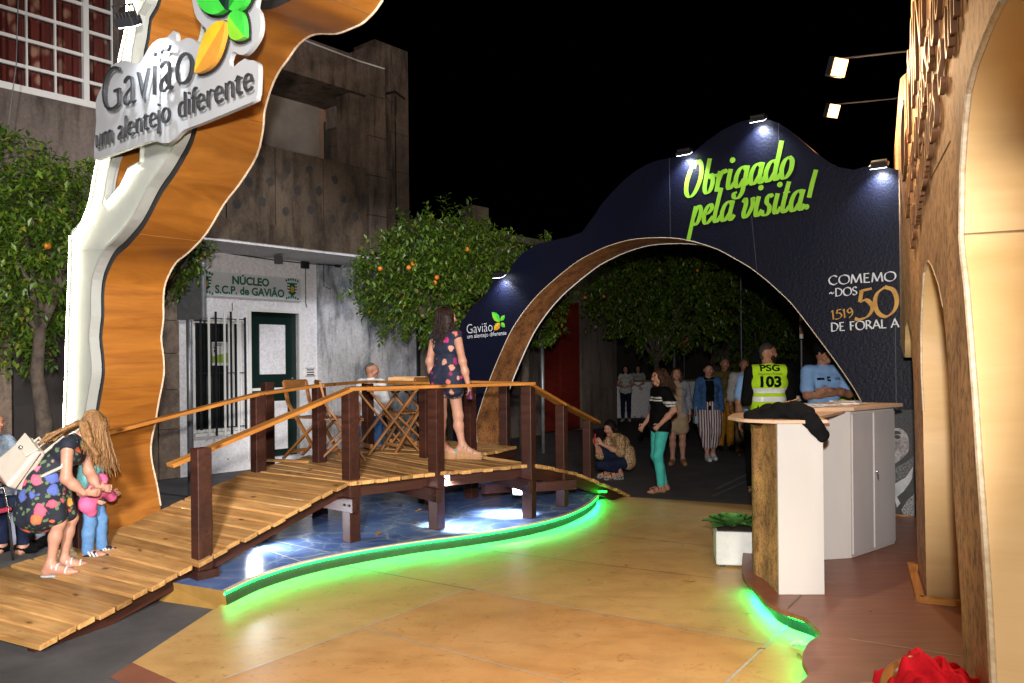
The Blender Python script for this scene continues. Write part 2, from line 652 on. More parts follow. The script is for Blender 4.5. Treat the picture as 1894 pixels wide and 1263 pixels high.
def floor_mat(name, c1, c2, c3):
    m, nt, N, L, b = nodes_of(name)
    b.inputs['Specular IOR Level'].default_value = 0.42
    mp = mapping(nt, 'Object', (1, 1, 1))
    n1 = noise(nt, mp, 0.9, 6, 0.6)
    r1 = ramp(nt, [(0.36, c1), (0.52, c2), (0.66, c3)])
    L.new(n1.outputs['Fac'], r1.inputs[0])
    n2 = noise(nt, mapping(nt, 'Object', (1.0, 1.7, 1)), 3.4, 8, 0.75)
    r2 = ramp(nt, [(0.36, (0.84, 0.82, 0.80)), (0.56, (1.04, 1.04, 1.04))])
    L.new(n2.outputs['Fac'], r2.inputs[0])
    o = mix(nt, r1.outputs[0], r2.outputs[0], 0.8, 'MULTIPLY')
    n4 = noise(nt, mp, 9.0, 7, 0.75, 1.4)
    r4 = ramp(nt, [(0.57, (1, 1, 1)), (0.67, (0.42, 0.34, 0.24))])
    L.new(n4.outputs['Fac'], r4.inputs[0])
    o = mix(nt, o, r4.outputs[0], 0.6, 'MULTIPLY')
    n6 = noise(nt, mapping(nt, 'Object', (22, 3, 1)), 2.2, 5, 0.7, 0.8)
    r6 = ramp(nt, [(0.66, (1, 1, 1)), (0.74, (0.55, 0.48, 0.38))])
    L.new(n6.outputs['Fac'], r6.inputs[0])
    o = mix(nt, o, r6.outputs[0], 0.5, 'MULTIPLY')
    n7 = noise(nt, mp, 26, 4, 0.8, 2.0)
    r7 = ramp(nt, [(0.63, (1, 1, 1)), (0.69, (0.35, 0.27, 0.18))])
    L.new(n7.outputs['Fac'], r7.inputs[0])
    o = mix(nt, o, r7.outputs[0], 0.6, 'MULTIPLY')
    L.new(o, b.inputs['Base Color'])
    r5 = ramp(nt, [(0.3, (0.34,) * 3), (0.7, (0.52,) * 3)])
    L.new(n2.outputs['Fac'], r5.inputs[0])
    L.new(r5.outputs[0], b.inputs['Roughness'])
    return m


YFLOOR = floor_mat('yellow varnished plywood', (0.57, 0.36, 0.142), (0.54, 0.325, 0.118), (0.48, 0.28, 0.10))
OFLOOR = floor_mat('orange varnished plywood', (0.57, 0.315, 0.125), (0.54, 0.28, 0.10), (0.47, 0.235, 0.08))
BFLOOR = mat('reddish brown laminate', (0.215, 0.078, 0.042), 0.38, (0.155, 0.052, 0.028), 2.5, (0.8, 7, 1), bump=0.03, bscale=12, dist=0.8)
STRIP = mat('aluminium joint', (0.5, 0.46, 0.40), 0.4, (0.34, 0.31, 0.27), 14)
DSTRIP = mat('dark joint', (0.09, 0.07, 0.06), 0.5)

# ------------------------------------------------------------------ ground
g = MB()
g.add([(-60, -20, 0), (60, -20, 0), (60, 90, 0), (-60, 90, 0)], [(0, 1, 2, 3)])
tag(g.build('street', ASPHALT), kind='structure')
# pale lane line seen through the arch
g = MB()
a, b_ = on_z(1325, 905), on_z(1393, 872)
g.ribbon([a, b_], 0.05, UP, lift=0.004)
a, b_ = on_z(1318, 918), on_z(1394, 884)
g.ribbon([a, b_], 0.035, UP, lift=0.004)
g.build('road_marking', mat('worn road paint', (0.30, 0.30, 0.30), 0.8, (0.12, 0.12, 0.12), 14, bump=0.2))
tag(S.objects['road_marking'], kind='structure')

# ------------------------------------------------------------------ varnished yellow stage floor
ZY, ZB, ZP = 0.045, 0.17, 0.15      # heights of the yellow floor, the brown floor and the pool


def clip(poly, p, n):
    """keep the part of a 2-D polygon on the side (q-p).n >= 0"""
    out = []
    for i in range(len(poly)):
        a, b = poly[i], poly[(i + 1) % len(poly)]
        da = (a[0] - p[0]) * n[0] + (a[1] - p[1]) * n[1]
        db = (b[0] - p[0]) * n[0] + (b[1] - p[1]) * n[1]
        if da >= 0: out.append(a)
        if da * db < 0:
            t = da / (da - db)
            out.append((a[0] + (b[0] - a[0]) * t, a[1] + (b[1] - a[1]) * t))
    return out


def gy(px, py, z=ZY):
    q = on_z(px, py, z)
    return (q.x, q.y)


outline = [gy(245, 1225), gy(410, 1117), gy(700, 985), gy(960, 940), gy(1095, 926), gy(1150, 918), gy(1395, 934)]
outline += [(4.6, 8.3), (4.6, -1.0), (0.4, -1.0), gy(330, 1263)]
A1a, A1b = gy(415, 1255), gy(1250, 948)
A2a, A2b = gy(1343, 1263), gy(1463, 1151)
B1a, B1b = gy(624, 1045), gy(1421, 1191)
C1a, C1b = gy(676, 1163), gy(1048, 1263)
D1a, D1b = gy(855, 1013), gy(1320, 1070)
E1a, E1b = gy(1062, 983), gy(1320, 1011)
F1a, F1b = gy(1094, 943), gy(1218, 953)


def nrm(a, b):
    return (-(b[1] - a[1]), b[0] - a[0])


def split(polys, a, b):
    n = nrm(a, b)
    out = []
    for P in polys:
        for sgn in (1, -1):
            q = clip(P, a, (n[0] * sgn, n[1] * sgn))
            if len(q) > 2: out.append(q)
    return out


tiles = [outline]
for a, b_ in ((A1a, A1b), (A2a, A2b), (B1a, B1b), (C1a, C1b), (D1a, D1b)):
    tiles = split(tiles, a, b_)
g = MB()
for P in tiles:
    cx = sum(p[0] for p in P) / len(P); cy = sum(p[1] for p in P) / len(P)
    n = nrm(A1a, A1b)
    right_a1 = (cx - A1a[0]) * n[0] + (cy - A1a[1]) * n[1] < 0
    n = nrm(B1a, B1b)
    near_b1 = (cx - B1a[0]) * n[0] + (cy - B1a[1]) * n[1] < 0
    g.add([(x, y, ZY) for x, y in P], [tuple(range(len(P)))], 1 if right_a1 and near_b1 else 0)
k = len(outline)
g.add([(x, y, ZY) for x, y in outline] + [(x, y, 0.0) for x, y in outline], [(i, i + k, (i + 1) % k + k, (i + 1) % k) for i in range(k)], 0)
stage = g.build('stage_floor', [YFLOOR, OFLOOR])
tag(stage, kind='structure')
g = MB()
for (a, b_), w, dark in (((A1a, A1b), 0.012, 0), ((gy(1343, 1263), gy(1463, 1151)), 0.016, 0), ((gy(879, 1092), B1b), 0.010, 0), ((C1a, C1b), 0.009, 0), ((B1a, gy(879, 1092)), 0.010, 1), ((D1a, D1b), 0.007, 1), ((E1a, E1b), 0.006, 1), ((F1a, F1b), 0.006, 1)):
    p0 = V((*a, ZY)); p1 = V((*b_, ZY))
    g.ribbon([p0, p1], w, UP, mi=dark, lift=0.003)
tag(g.build('floor_joints', [STRIP, DSTRIP]), kind='structure')
# slanted timber threshold at the front left corner
g = MB()
a, b_ = V((*gy(245, 1225), ZY)), V((*gy(330, 1263), ZY))
b_ = a + (b_ - a) * 3.2
o_ = (b_ - a).cross(UP).normalized() * 0.16
if o_.y > 0: o_ = -o_
up_ = V((0, 0, 0.002))
g.add([a - o_ * 0.02, b_ - o_ * 0.02, b_ + o_ + V((0, 0, -ZY + 0.005)), a + o_ * 0.8 + V((0, 0, -ZY + 0.005)), V((a.x, a.y, 0)), V((b_.x, b_.y, 0))], [(3, 2, 1, 0), (0, 1, 5, 4), (3, 4, 5, 2), (0, 4, 3), (1, 2, 5)])
tag(g.build('threshold_ramp', BFLOOR), kind='structure')

# ------------------------------------------------------------------ pool: printed water deck with green light edge
edge_px = [(415, 1093), (480, 1064), (560, 1040), (650, 1021), (760, 1003), (860, 990), (960, 974), (1035, 956), (1078, 938), (1098, 924), (1106, 913), (1098, 905)]
edge = [(q.x, q.y) for q in (on_z(px, py, ZP) for px, py in edge_px)]
edge = catmull(edge, 6)
back = [on_z(1080, 897, ZP), V((0.3, 11.4, 0)), V((-1.6, 10.4, 0)), V((-3.5, 7.9, 0)), on_z(288, 1072, ZP)]
loop = edge + [(q.x, q.y) for q in back]
pool = thing('pool_deck', 'raised deck printed as blue rippling water under the wooden footbridge', 'pool', (edge[20][0], edge[20][1], ZY))
g = MB()
k = len(loop)
g.add([(x, y, ZP) for x, y in loop] + [(x, y, 0.0) for x, y in loop], [tuple(range(k))], 0)
fs = [(i, i + k, (i + 1) % k + k, (i + 1) % k) for i in range(k)]
g.f += fs
g.m += [2 if i < len(edge) - 1 else 1 for i in range(k)]
# recess the wall under the light edge: move lower ring inward
ctr = V((-1.0, 7.6, 0))
ne = len(edge)
for i in range(k, 2 * k):
    if i - k < ne:
        d_ = (ctr - V((g.v[i][0], g.v[i][1], 0))).normalized() * 0.03
        g.v[i] = (g.v[i][0] + d_.x, g.v[i][1] + d_.y, 0)
g.build('water_print', [POOL, mat('ochre painted fascia', (0.36, 0.20, 0.045), 0.6), mat('dark fascia', (0.035, 0.028, 0.016), 0.7)], pool)
g = MB()
EP = [V((x, y, ZP)) for x, y in edge]


def offs(path, d):
    out = []
    for i in range(len(path)):
        t = (path[min(i + 1, len(path) - 1)] - path[max(i - 1, 0)]).normalized()
        out.append(path[i] + V((t.y, -t.x, 0)) * d)
    return out


lip_o, lip_i = offs(EP, 0.014), offs(EP, -0.02)
n_ = len(EP)
vs = [p + V((0, 0, 0.006)) for p in lip_o] + [p + V((0, 0, 0.006)) for p in lip_i] + [p - V((0, 0, 0.006)) for p in lip_o]
g.add(vs, [(i, i + 1, n_ + i + 1, n_ + i) for i in range(n_ - 1)] + [(2 * n_ + i, 2 * n_ + i + 1, i + 1, i) for i in range(n_ - 1)])
g.build('edge_trim', EDGE, pool)
g = MB()
led = offs([p - V((0, 0, 0.015)) for p in EP], 0.006)
for i in range(n_ - 1):
    g.bar(led[i], led[i + 1], 0.007, 0.015)
lo_, li_ = offs([p - V((0, 0, 0.0229)) for p in EP], 0.0055), offs([p - V((0, 0, 0.0229)) for p in EP], -0.004)
g.add(lo_ + li_, [(i, n_ + i, n_ + i + 1, i + 1) for i in range(n_ - 1)], 1)
g.build('light_strip', [LEDG, LEDG2], pool)
# green light under the end of the footbridge, seen through its steps
g = MB()
g.bar(on_z(1093, 909, 0.2), on_z(1122, 909, 0.2), 0.02, 0.02)
g.build('light_strip', LEDG, pool)
# seams of the printed boards
g = MB()
for (p0, p1) in (((455, 990), (610, 1022)), ((700, 934), (845, 956)), ((560, 952), (680, 975)), ((850, 940), (980, 905)), ((470, 1010), (560, 1040))):
    g.ribbon([on_z(*p0, ZP), on_z(*p1, ZP)], 0.008, UP, lift=0.003)
g.build('joint', mat('pale joint', (0.55, 0.5, 0.42), 0.5), pool)

# ------------------------------------------------------------------ brown information floor with its own green light edge
bf_px = [(1395, 940), (1378, 1000), (1372, 1050), (1378, 1066), (1388, 1080), (1404, 1096), (1418, 1112), (1448, 1128), (1488, 1142), (1506, 1158), (1519, 1173), (1500, 1183), (1487, 1203), (1484, 1222), (1495, 1245), (1480, 1262), (1455, 1290), (1440, 1400)]
bf = catmull([(q.x, q.y) for q in (on_z(px, py, ZB) for px, py in bf_px)], 4)
loop = bf + [(0.9, 0.3), (6.0, 0.3), (6.0, 8.6), (3.9, 8.25)]
g = MB()
k = len(loop)
g.add([(x, y, ZB) for x, y in loop] + [(x, y, ZB - 0.03) for x, y in loop], [tuple(range(k)), tuple(range(k, 2 * k))[::-1]] + [(i, i + k, (i + 1) % k + k, (i + 1) % k) for i in range(k)])
BP = [V((x, y, ZB)) for x, y in bf]
ins = offs(BP, -0.07)
g.add([p - V((0, 0, 0.03)) for p in ins] + [V((p.x, p.y, ZY)) for p in ins], [(i, i + 1, len(ins) + i + 1, len(ins) + i) for i in range(len(ins) - 1)], 1)
tag(g.build('info_floor', [BFLOOR, DGREEN]), kind='structure')
g = MB()
for p0, p1, w in (((1616, 1017), (1694, 1024), 0.006), ((1570, 1182), (1782, 1215), 0.006), ((1524, 1076), (1545, 1079), 0.005), ((1656, 971), (1694, 974), 0.006), ((1458, 1124), (1482, 1101), 0.010)):
    g.ribbon([on_z(*p0, ZB), on_z(*p1, ZB)], w, UP, mi=0 if w < 0.01 else 1, lift=0.003)
tag(g.build('floor_joint', [STRIP, DSTRIP]), kind='structure')
ledb = thing('edge_light', 'green light strip tucked under the wavy edge of the brown floor', 'light strip', tuple(BP[30]))
g = MB()
l2 = offs([p - V((0, 0, 0.045)) for p in BP], -0.055)
for i in range(10, len(l2) - 1):
    g.bar(l2[i], l2[i + 1], 0.008, 0.016)
lo_, li_ = [p - V((0, 0, .0084)) for p in offs(l2, .001)], [p - V((0, 0, .0084)) for p in offs(l2, -.008)]
n_ = len(l2)
g.add(lo_ + li_, [(i, n_ + i, n_ + i + 1, i + 1) for i in range(10, n_ - 1)], 1)
g.build('light_strip', [LEDG, LEDG2], ledb)
# ------------------------------------------------------------------ footbridge
ZD = 0.69
bridge = thing('footbridge', 'wooden footbridge of pine planks with dark posts and rails rising over the blue deck', 'footbridge', (-1.4, 6.9, 0))
R = [V((-2.78, 4.66, 0.07)), V((-2.30, 5.75, 0.27)), V((-1.43, 6.87, ZD)), V((-0.70, 7.42, ZD)), V((0.20, 7.97, ZD))]
L_ = [V((-4.35, 5.50, 0.07)), V((-3.50, 6.62, 0.27)), V((-2.56, 7.70, ZD)), V((-2.15, 9.45, ZD)), V((-0.62, 8.62, ZD))]
N_, E_, L4 = V((-0.52, 8.66, ZD)), V((0.07, 9.75, ZD)), V((-1.0, 10.7, ZD))
R5, B4, B5 = V((1.45, 9.86, 0.06)), V((-0.40, 8.85, ZD)), V((0.70, 10.75, 0.06))
R5a, B5a = V((0.70, 8.74, 0.50)), V((0.06, 9.62, 0.50))


def boards(mb, r0, r1, l0, l1, n, th=0.035, gap=0.018, jag=0.03):
    for i in range(n):
        t0, t1 = i / n, (i + 1) / n
        Lr = (r1 - r0).length
        e = gap / max(Lr, 0.1) / 2
        j1, j2 = random.uniform(-jag, jag), random.uniform(-jag, jag)
        ra, rb = r0.lerp(r1, t0 + e), r0.lerp(r1, t1 - e)
        la, lb = l0.lerp(l1, t0 + e), l0.lerp(l1, t1 - e)
        d = (ra - la).normalized()
        ra, rb, la, lb = ra + d * j1, rb + d * j1, la - d * j2, lb - d * j2
        dz = V((0, 0, random.uniform(-0.005, 0.005)))
        ra, rb, la, lb = ra + dz, rb + dz, la + dz, lb + dz
        dn = V((0, 0, -th))
        ln, wd = (ra - la).length, (rb - ra).length
        vs = [la + dn, ra + dn, rb + dn, lb + dn, la, ra, rb, lb]
        g = [(0, 0, 0), (ln, 0, 0), (ln, wd, 0), (0, wd, 0), (0, 0, th), (ln, 0, th), (ln, wd, th), (0, wd, th)]
        mb.add(vs, MB.BOXF, 0, g)


d1 = MB()
boards(d1, R[0], R[1], L_[0], L_[1], 9)
boards(d1, R[1] + V((.005, .01, .004)), R[2], L_[1] + V((.005, .01, .004)), L_[2], 11)
d1.build('ramp_deck', PINE, bridge, bevel=0.004, seg=1)
d2 = MB()
boards(d2, R[2], R[3], L_[2], L_[3], 7)
boards(d2, R[3], R[4], L_[3], L_[4], 9)
boards(d2, N_, E_, L_[3], L4, 9)
d2.build('flat_deck', PINE, bridge, bevel=0.004, seg=1)
d3 = MB()
boards(d3, R[4] + V((.02, .02, 0)), R5a, B4, B5a, 6)
boards(d3, R5a + V((.03, .03, -.02)), R5, B5a + V((.03, .03, -.02)), B5, 9)
d3.build('far_ramp_deck', PINE, bridge, bevel=0.004, seg=1)
# bearers under the boards
for pts, inn in ((R, V((-0.12, 0.12, 0))), (L_[:4], V((0.12, -0.08, 0)))):
    b = MB()
    for i in range(len(pts) - 1):
        o_ = V((0, 0, -0.10)) + inn
        b.bar(pts[i] + o_, pts[i + 1] + o_, 0.06, 0.11)
    b.build('bearer', POST, bridge)
b = MB()
for p, q in ((R[4], R5a), (R5a, R5), (B4, B5a), (B5a, B5), (N_, E_), (L_[3], L4), (R[3], L_[3]), (R[4], L_[4])):
    o_ = V((-0.05, 0.06, -0.10))
    b.bar(p + o_, q + o_ + V((0, 0, .02)), 0.06, 0.11)
b.build('bearer', POST, bridge)

RAILZ = 0.80


def post(x, y, z0, z1, w=0.112, rz=ALPHA * -1):
    p = MB()
    p.box((x, y, (z0 + z1) / 2), (w, w, z1 - z0), 0, rz)
    return p.build('post', POST, bridge, bevel=0.006)


P1 = on_z(374, 1066, ZP)
post(P1.x, P1.y, ZP, 1.10)
b = MB(); b.box((P1.x, P1.y, ZP + 0.03), (0.19, 0.17, 0.06), 0, -ALPHA); b.build('post_foot', POST, bridge)
fp = [(R[2].x, R[2].y), (R[3].x, R[3].y), (R[4].x, R[4].y)]
fp = [(on_z(*p, ZP).x, on_z(*p, ZP).y) for p in ((650, 1001), (808, 978), (979, 957))]
for i, (x, y) in enumerate(fp):
    post(x, y, ZP, ZD + RAILZ - 0.02, rz=-ALPHA + 0.12 * i)
q5, q6 = on_z(1040, 936, ZP), on_z(1088, 915, 0.1)
post(q5.x, q5.y, ZP, 1.24, 0.105, -0.5)
post(q6.x, q6.y, 0.0, 1.06, 0.10, -0.45)
# back row
bk = [on_z(478, 871, ZD), on_z(591, 855, ZD), on_z(681, 826, ZD), on_z(788, 846, ZD), on_z(870, 833, ZD)]
LP = V((-3.52, 6.5, 0))
post(LP.x, LP.y, 0, 1.10)
for i, p in enumerate(bk):
    post(p.x, p.y, 0.02 if i in (0, 1, 4) else ZD, ZD + RAILZ - (0.02 if i else 0.06), 0.108, -ALPHA)
p = on_z(496, 846, ZD); post(p.x, p.y, 0, ZD + 0.83, 0.108, -ALPHA)
p = on_z(941, 822, ZD); post(p.x - .05, p.y + .1, 0, ZD + RAILZ - 0.02, 0.11, -0.4)
p7 = V((1.30, 10.75, 0))
# lower posts standing in the pool, on the far side
for px, py, zt in ((592, 951, .60), (800, 958 - 16, .60), (787, 921, .60)):
    q = on_z(px, py, ZP)
    post(q.x, q.y, ZP, zt, 0.12)
q = on_z(872, 920, ZP); post(q.x, q.y, ZP, .6, 0.12)
# cross beams bolted to the posts, with bolts
for a, b_, ex in ((fp[0], None, 0.3), (fp[1], None, 0.25), (fp[2], None, 0.25)):
    b = MB()
    d = V((-EE.x, -EE.y, 0)) if a is fp[0] else V((-0.6, 0.8, 0)) if a is fp[1] else V((-0.45, 0.9, 0))
    c = V((a[0], a[1], ZD - 0.20)) - DF * 0.085
    b.bar(c - d * 0.16, c + d * 1.35, 0.05, 0.12)
    bm_ = b.build('cross_beam', POST, bridge, bevel=0.003)
    for k in (-0.05, 0.02):
        b = MB()
        b.ball(c - d * (0.10 + k) - DF * 0.03, 0.012, 8, 6)
        b.build('bolt', DMETAL, bm_)
b = MB(); b.bar(V((q5.x - 0.35, q5.y - 0.25, 0.40)), V((q5.x + 0.14, q5.y - 0.09, 0.40)), 0.05, 0.10)
b.build('cross_beam', POST, bridge)
b = MB(); b.bar(V((q5.x - 0.85, q5.y - 0.1, 0.36)), V((q6.x - 0.1, q6.y, 0.24)), 0.05, 0.10)
b.build('cross_beam', POST, bridge)


def rail(pts, w=0.115, h=0.03):
    for i in range(len(pts) - 1):
        b = MB()
        b.bar(pts[i], pts[i + 1], w, h)
        b.build('handrail', RAIL, bridge, bevel=0.004)


rz = ZD + RAILZ
f0 = V((*fp[0], rz)); f1 = V((*fp[1], rz)); f2 = V((*fp[2], rz + 0.005))
d = (V((P1.x, P1.y, 1.09)) - f0)
r0 = f0 + d * 1.055
r0 = at_y(314, 861, r0.y)
rail([V((r0.x, r0.y, r0.z)), f0 + V((0, 0, -0.004))])
rail([f0 - DF * 0.03, f1, f2 + V((0.05, .02, 0))])
m5 = V((q5.x, q5.y, 1.255))
rail([f2 + V((0.0, .0, -.01)), m5, at_y(1103, 781, q6.y + 0.12)])
br = [V((p.x, p.y, rz - (0 if i else 0.06))) for i, p in enumerate(bk)]
rail([V((LP.x - 0.05, LP.y - .05, 1.10)), br[0]])
rail([br[0], br[1], br[2] + V((0, 0, .004)), br[3] + V((0.2, 0.05, 0))])
rail([br[3] + V((0, 0, .006)), br[4], at_y(985, 709, 9.6)])

# flood lamps lighting the pool from under the deck
def small_flood(loc, aim, energy, label, mat_=None, col=(0.86, 0.92, 1.0), sz=0.09, angle=150, laim=None):
    t = thing('flood_lamp', label, 'flood lamp', loc)
    d = (V(aim) - V(loc)).normalized()
    s_ = d.cross(UP).normalized() if abs(d.z) < .98 else V((1, 0, 0))
    u = s_.cross(d)
    b = MB()
    b.obox(V(loc) - d * 0.03, s_ * sz * .75, u * sz * .62, d * 0.028)
    for k in (-2, -1, 0, 1, 2):
        b.obox(V(loc) - d * 0.07 + s_ * k * sz * .28, s_ * .004, u * sz * .5, d * 0.018)
    b.build('housing', DMETAL, t, bevel=0.004)
    b = MB(); b.obox(V(loc) + d * 0.002, s_ * sz * .62, u * sz * .5, d * 0.003)
    b.build('lens', mat_ or LAMPW, t)
    b = MB(); b.tube([V(loc) + s_ * sz * .85 - d * .03, V(loc) + s_ * sz * .85 - d * .13, V(loc) - s_ * sz * .85 - d * .13, V(loc) - s_ * sz * .85 - d * .03], 0.006, 6)
    b.build('bracket', DMETAL, t)
    lo = lamp('flood_light', 'SPOT', V(loc) + d * 0.03, energy, col, aim=V(loc) + V(laim) if laim else aim, size=0.04, angle=angle, blend=0.6)
    lo.data.specular_factor = 0.04
    lo.parent = t
    lo.matrix_parent_inverse = t.matrix_basis.inverted()
    return t


q = at_y(823, 885, 7.62)
small_flood(q, q + V((0.10, -0.9, -0.5)), 190, 'bright flood lamp hung below the deck edge beside the middle front post', sz=.07, angle=110, laim=(.3, .25, -1))
q = at_y(960, 907, 8.15)
small_flood(q, q + V((-0.15, -0.9, -0.5)), 240, 'bright flood lamp under the deck beside the right front post', sz=.10, angle=110, laim=(-.25, .2, -1))
q = on_z(436, 1012, 0.24)
small_flood(V((q.x, q.y + 0.35, 0.30)), V((q.x + 0.9, q.y + 0.2, 0.12)), 55, 'small flood lamp on the blue deck under the ramp', sz=.07)
q = V((-2.95, 6.95, 0.25))
small_flood(q, q + V((-0.3, 0.1, 0.6)), 26, 'small flood lamp under the ramp at the foot of the tree portal', col=(1, .9, .75), sz=.07, angle=110)

# ------------------------------------------------------------------ tree-shaped gateway (left)
ST, TT = 2.80, 0.50            # distance of its front along the street, thickness


def tp(px, py, s=ST):
    """pixel on the plane P.DF = s -> (across, height)"""
    q = on_plane(px, py, DF, s)
    return (q.dot(EE), q.z)


right_px = [(297, 935), (290, 895), (281, 854), (279, 822), (287, 781), (293, 745), (299, 715), (303, 689), (302, 660), (298, 625), (302, 590), (302, 550), (307, 520), (325, 486), (347, 468), (381, 432), (414, 377), (442, 341), (474, 289), (486, 240), (489, 205), (502, 161), (515, 133), (531, 111), (554, 80), (582, 63), (622, 62), (650, 52), (668, 44), (682, 32), (695, 18), (707, 0)]
right = [tp(px, py, ST + TT) for px, py in right_px]
left_px = [(125, 985), (124, 900), (125, 800), (129, 700), (132, 600), (136, 500), (138, 432), (148, 418), (160, 402), (170, 378), (176, 360), (182, 325), (189, 292), (205, 230), (216, 180), (224, 140), (229, 106), (236, 75), (241, 50), (242, 20), (241, 0)]
left = [tp(px, py) for px, py in left_px]
right = catmull(right, 3); left = catmull(left, 3)
hole_px = [(282, 248), (279, 263), (277, 305), (266, 314), (253, 321), (245, 338), (237, 353), (228, 362), (207, 386), (210, 360), (214, 330), (221, 300), (227, 284), (234, 272)]
hole = [tp(*p) for p in hole_px]
fork_px = [(300, -30), (299, 0), (293, 18), (281, 38), (279, 55), (277, 72), (272, 95), (267, 120), (300, 138), (340, 122), (365, 95), (374, 60), (378, 20), (382, -30)]
fork = [tp(*p) for p in fork_px]
ztop = 5.3
# outline: left edge up, left branch top, fork notch, right limb top spreading over the entrance, right edge down
lt, rt = left[-1], right[-1]
top_left = [(lt[0] - 0.05, 4.7), (lt[0] + 0.05, ztop)]
body = left + top_left + [(fork[0][0] - 0.05, ztop)] + fork + [(fork[-1][0] + 0.1, ztop), (rt[0] + 0.9, ztop), (rt[0] + 0.75, rt[1] + 0.25)] + right[::-1]
body = [(a, max(z, 0.02)) for a, z in body]
low = [body[0][1]]
left0, right0 = left[0], right[0]
body = [(left0[0], 0.02)] + body + [(right0[0], 0.02)]
MT = frame(DF * ST, EE, UP, -DF)      # local x across, y up, z towards the camera
gate = thing('tree_gateway', 'tall tree-shaped plywood gateway with glowing white front and orange sides', 'gateway', tuple(DF * (ST + .25) + EE * left0[0]))
me = poly_mesh([body, hole], TT, MT)
mesh_obj('trunk_box', me, [ORANGEPLY, BLACK], gate, fn=lambda p: 1 if abs(p.normal.dot(DF)) > 0.7 else 0)


def inset(path, d):
    out = []
    n = len(path)
    for i in range(n):
        a, b = V(path[max(i - 1, 0)]), V(path[min(i + 1, n - 1)])
        t = (b - a).normalized()
        out.append((path[i][0] - t.y * d, path[i][1] + t.x * d))
    return out


# white front, standing a little proud, inset from the right-hand edge
rin = inset(right, 0.055)     # right edge runs upward: inset to the left
rin = [(a, z) for a, z in rin]
lin = inset(left, -0.012)
fk = inset(fork, -0.045)
wbody = [(lin[0][0], 0.03)] + lin + [(lt[0] + .0, 4.7), (lt[0] + 0.08, ztop - .03), (fk[0][0] - 0.07, ztop - .03)] + fk + [(fk[-1][0] + 0.15, ztop - .03), (rt[0] + 0.8, ztop - .03), (rt[0] + 0.66, rt[1] + 0.28)] + rin[::-1] + [(rin[0][0], 0.03)]
hin = inset(hole + hole[:1], -0.028)[:-1]
me = poly_mesh([wbody, hin], 0.03, frame(DF * (ST - 0.035), EE, UP, -DF))
mesh_obj('white_front', me, [PANELW], gate)


def at_(a, z, s):
    return DF * s + EE * a + V((0, 0, z))


def rimstrip(path, s0, depth, w, name, m, off=0.0):
    """upright strip along a 2-D path, standing out of the front"""
    p_in = inset(path, w)
    n = len(path)
    vs = [at_(a, z, s0) for a, z in path] + [at_(a, z, s0 - depth) for a, z in path] + [at_(a, z, s0 - depth) for a, z in p_in] + [at_(a, z, s0) for a, z in p_in]
    fs = []
    for r in range(3):
        fs += [(r * n + i, r * n + i + 1, (r + 1) * n + i + 1, (r + 1) * n + i) for i in range(n - 1)]
    return MB().add(vs, fs).build(name, m, gate)


rimstrip(rin, ST - 0.035, 0.05, 0.022, 'rim', PANELW)
rimstrip(inset(fk, 0.0)[:8], ST - 0.035, 0.05, -0.02, 'rim', PANELW)
rimstrip(hin[8:] + hin[:1], ST - 0.035, 0.05, -0.018, 'rim', PANELW)
rimstrip(hin[1:9], ST - 0.035, 0.03, -0.012, 'rim', PANELW)


def ledline(path, s, r=0.006):
    b = MB()
    b.tube([at_(a, z, s) for a, z in path], r, 6)
    return b.build('light_strip', LEDW, gate)


ledline(inset(lin, -0.10), ST - 0.078, .006)
ledline(inset(hin[3:9], 0.016), ST - 0.050, 0.003)
ledline(inset(rin, 0.03)[30:], ST - 0.050, 0.003)
# pale edge band along the back right-hand edge
b = MB()
b.tube([at_(a + 0.004, z, ST + TT) for a, z in right], 0.008, 6)
b.build('edge_band', EDGE, gate)
# joints of the plywood panels on the orange side
b = MB()
for i in (18, 44, 58, 75, 88):
    if i < len(right):
        a, z = right[i]
        b.bar(at_(a + 0.002, z, ST + 0.01), at_(a + 0.002, z, ST + TT - 0.01), 0.004, 0.004)
b.build('joint', mat('plywood joint', (0.22, 0.09, 0.015), 0.6), gate)
# seam of the white front
b = MB()
b.bar(at_(*tp(150, 466), ST - .0655), at_(*tp(188, 420), ST - .0655), 0.003, 0.003)
b.bar(at_(*tp(150, 466), ST - .0655), at_(*tp(215, 462), ST - .0655), 0.003, 0.003)
b.build('joint', mat('grey joint', (0.3, 0.3, 0.28), 0.6), gate)

# ---- the name board in front of it
SS = 2.58


def sp(px, py, s=SS):
    q = on_plane(px, py, DF, s)
    return (q.dot(EE), q.z)


board_px = [(176, 296), (174, 285), (175, 262), (178, 222), (177, 188), (186, 165), (196, 142), (206, 124), (218, 114), (232, 112), (250, 118), (262, 112), (274, 90), (290, 73), (309, 69), (321, 56), (326, 66), (327, 78), (345, 70), (358, 73), (367, 84), (371, 93), (382, 60), (376, 48), (364, 34), (358, 15), (355, -10), (360, -40), (400, -70), (450, -70), (484, -40), (476, -5), (473, 12), (479, 22), (482, 42), (480, 62), (472, 78), (462, 92), (451, 101), (440, 100), (431, 95), (424, 112), (428, 126), (441, 116), (453, 108), (457, 112), (467, 111), (475, 116), (478, 124), (477, 162), (474, 180), (462, 190), (372, 228), (340, 240), (325, 255), (312, 264), (298, 264), (284, 260), (262, 266), (240, 274), (190, 292)]
board = [sp(*p) for p in board_px]
board = catmull(board, 2, True)
sign = thing('name_board', 'white cut-out name board with charcoal letters and coloured leaves on the tree gateway', 'sign', tuple(at_(*sp(300, 200), SS)))
sign_me = poly_mesh([board], 0.03, frame(DF * SS, EE, UP, -DF))
mesh_obj('board', sign_me, [BOARDW, EDGE], sign, fn=lambda p: 0 if abs(p.normal.dot(DF)) > .7 else 0)
b = MB()
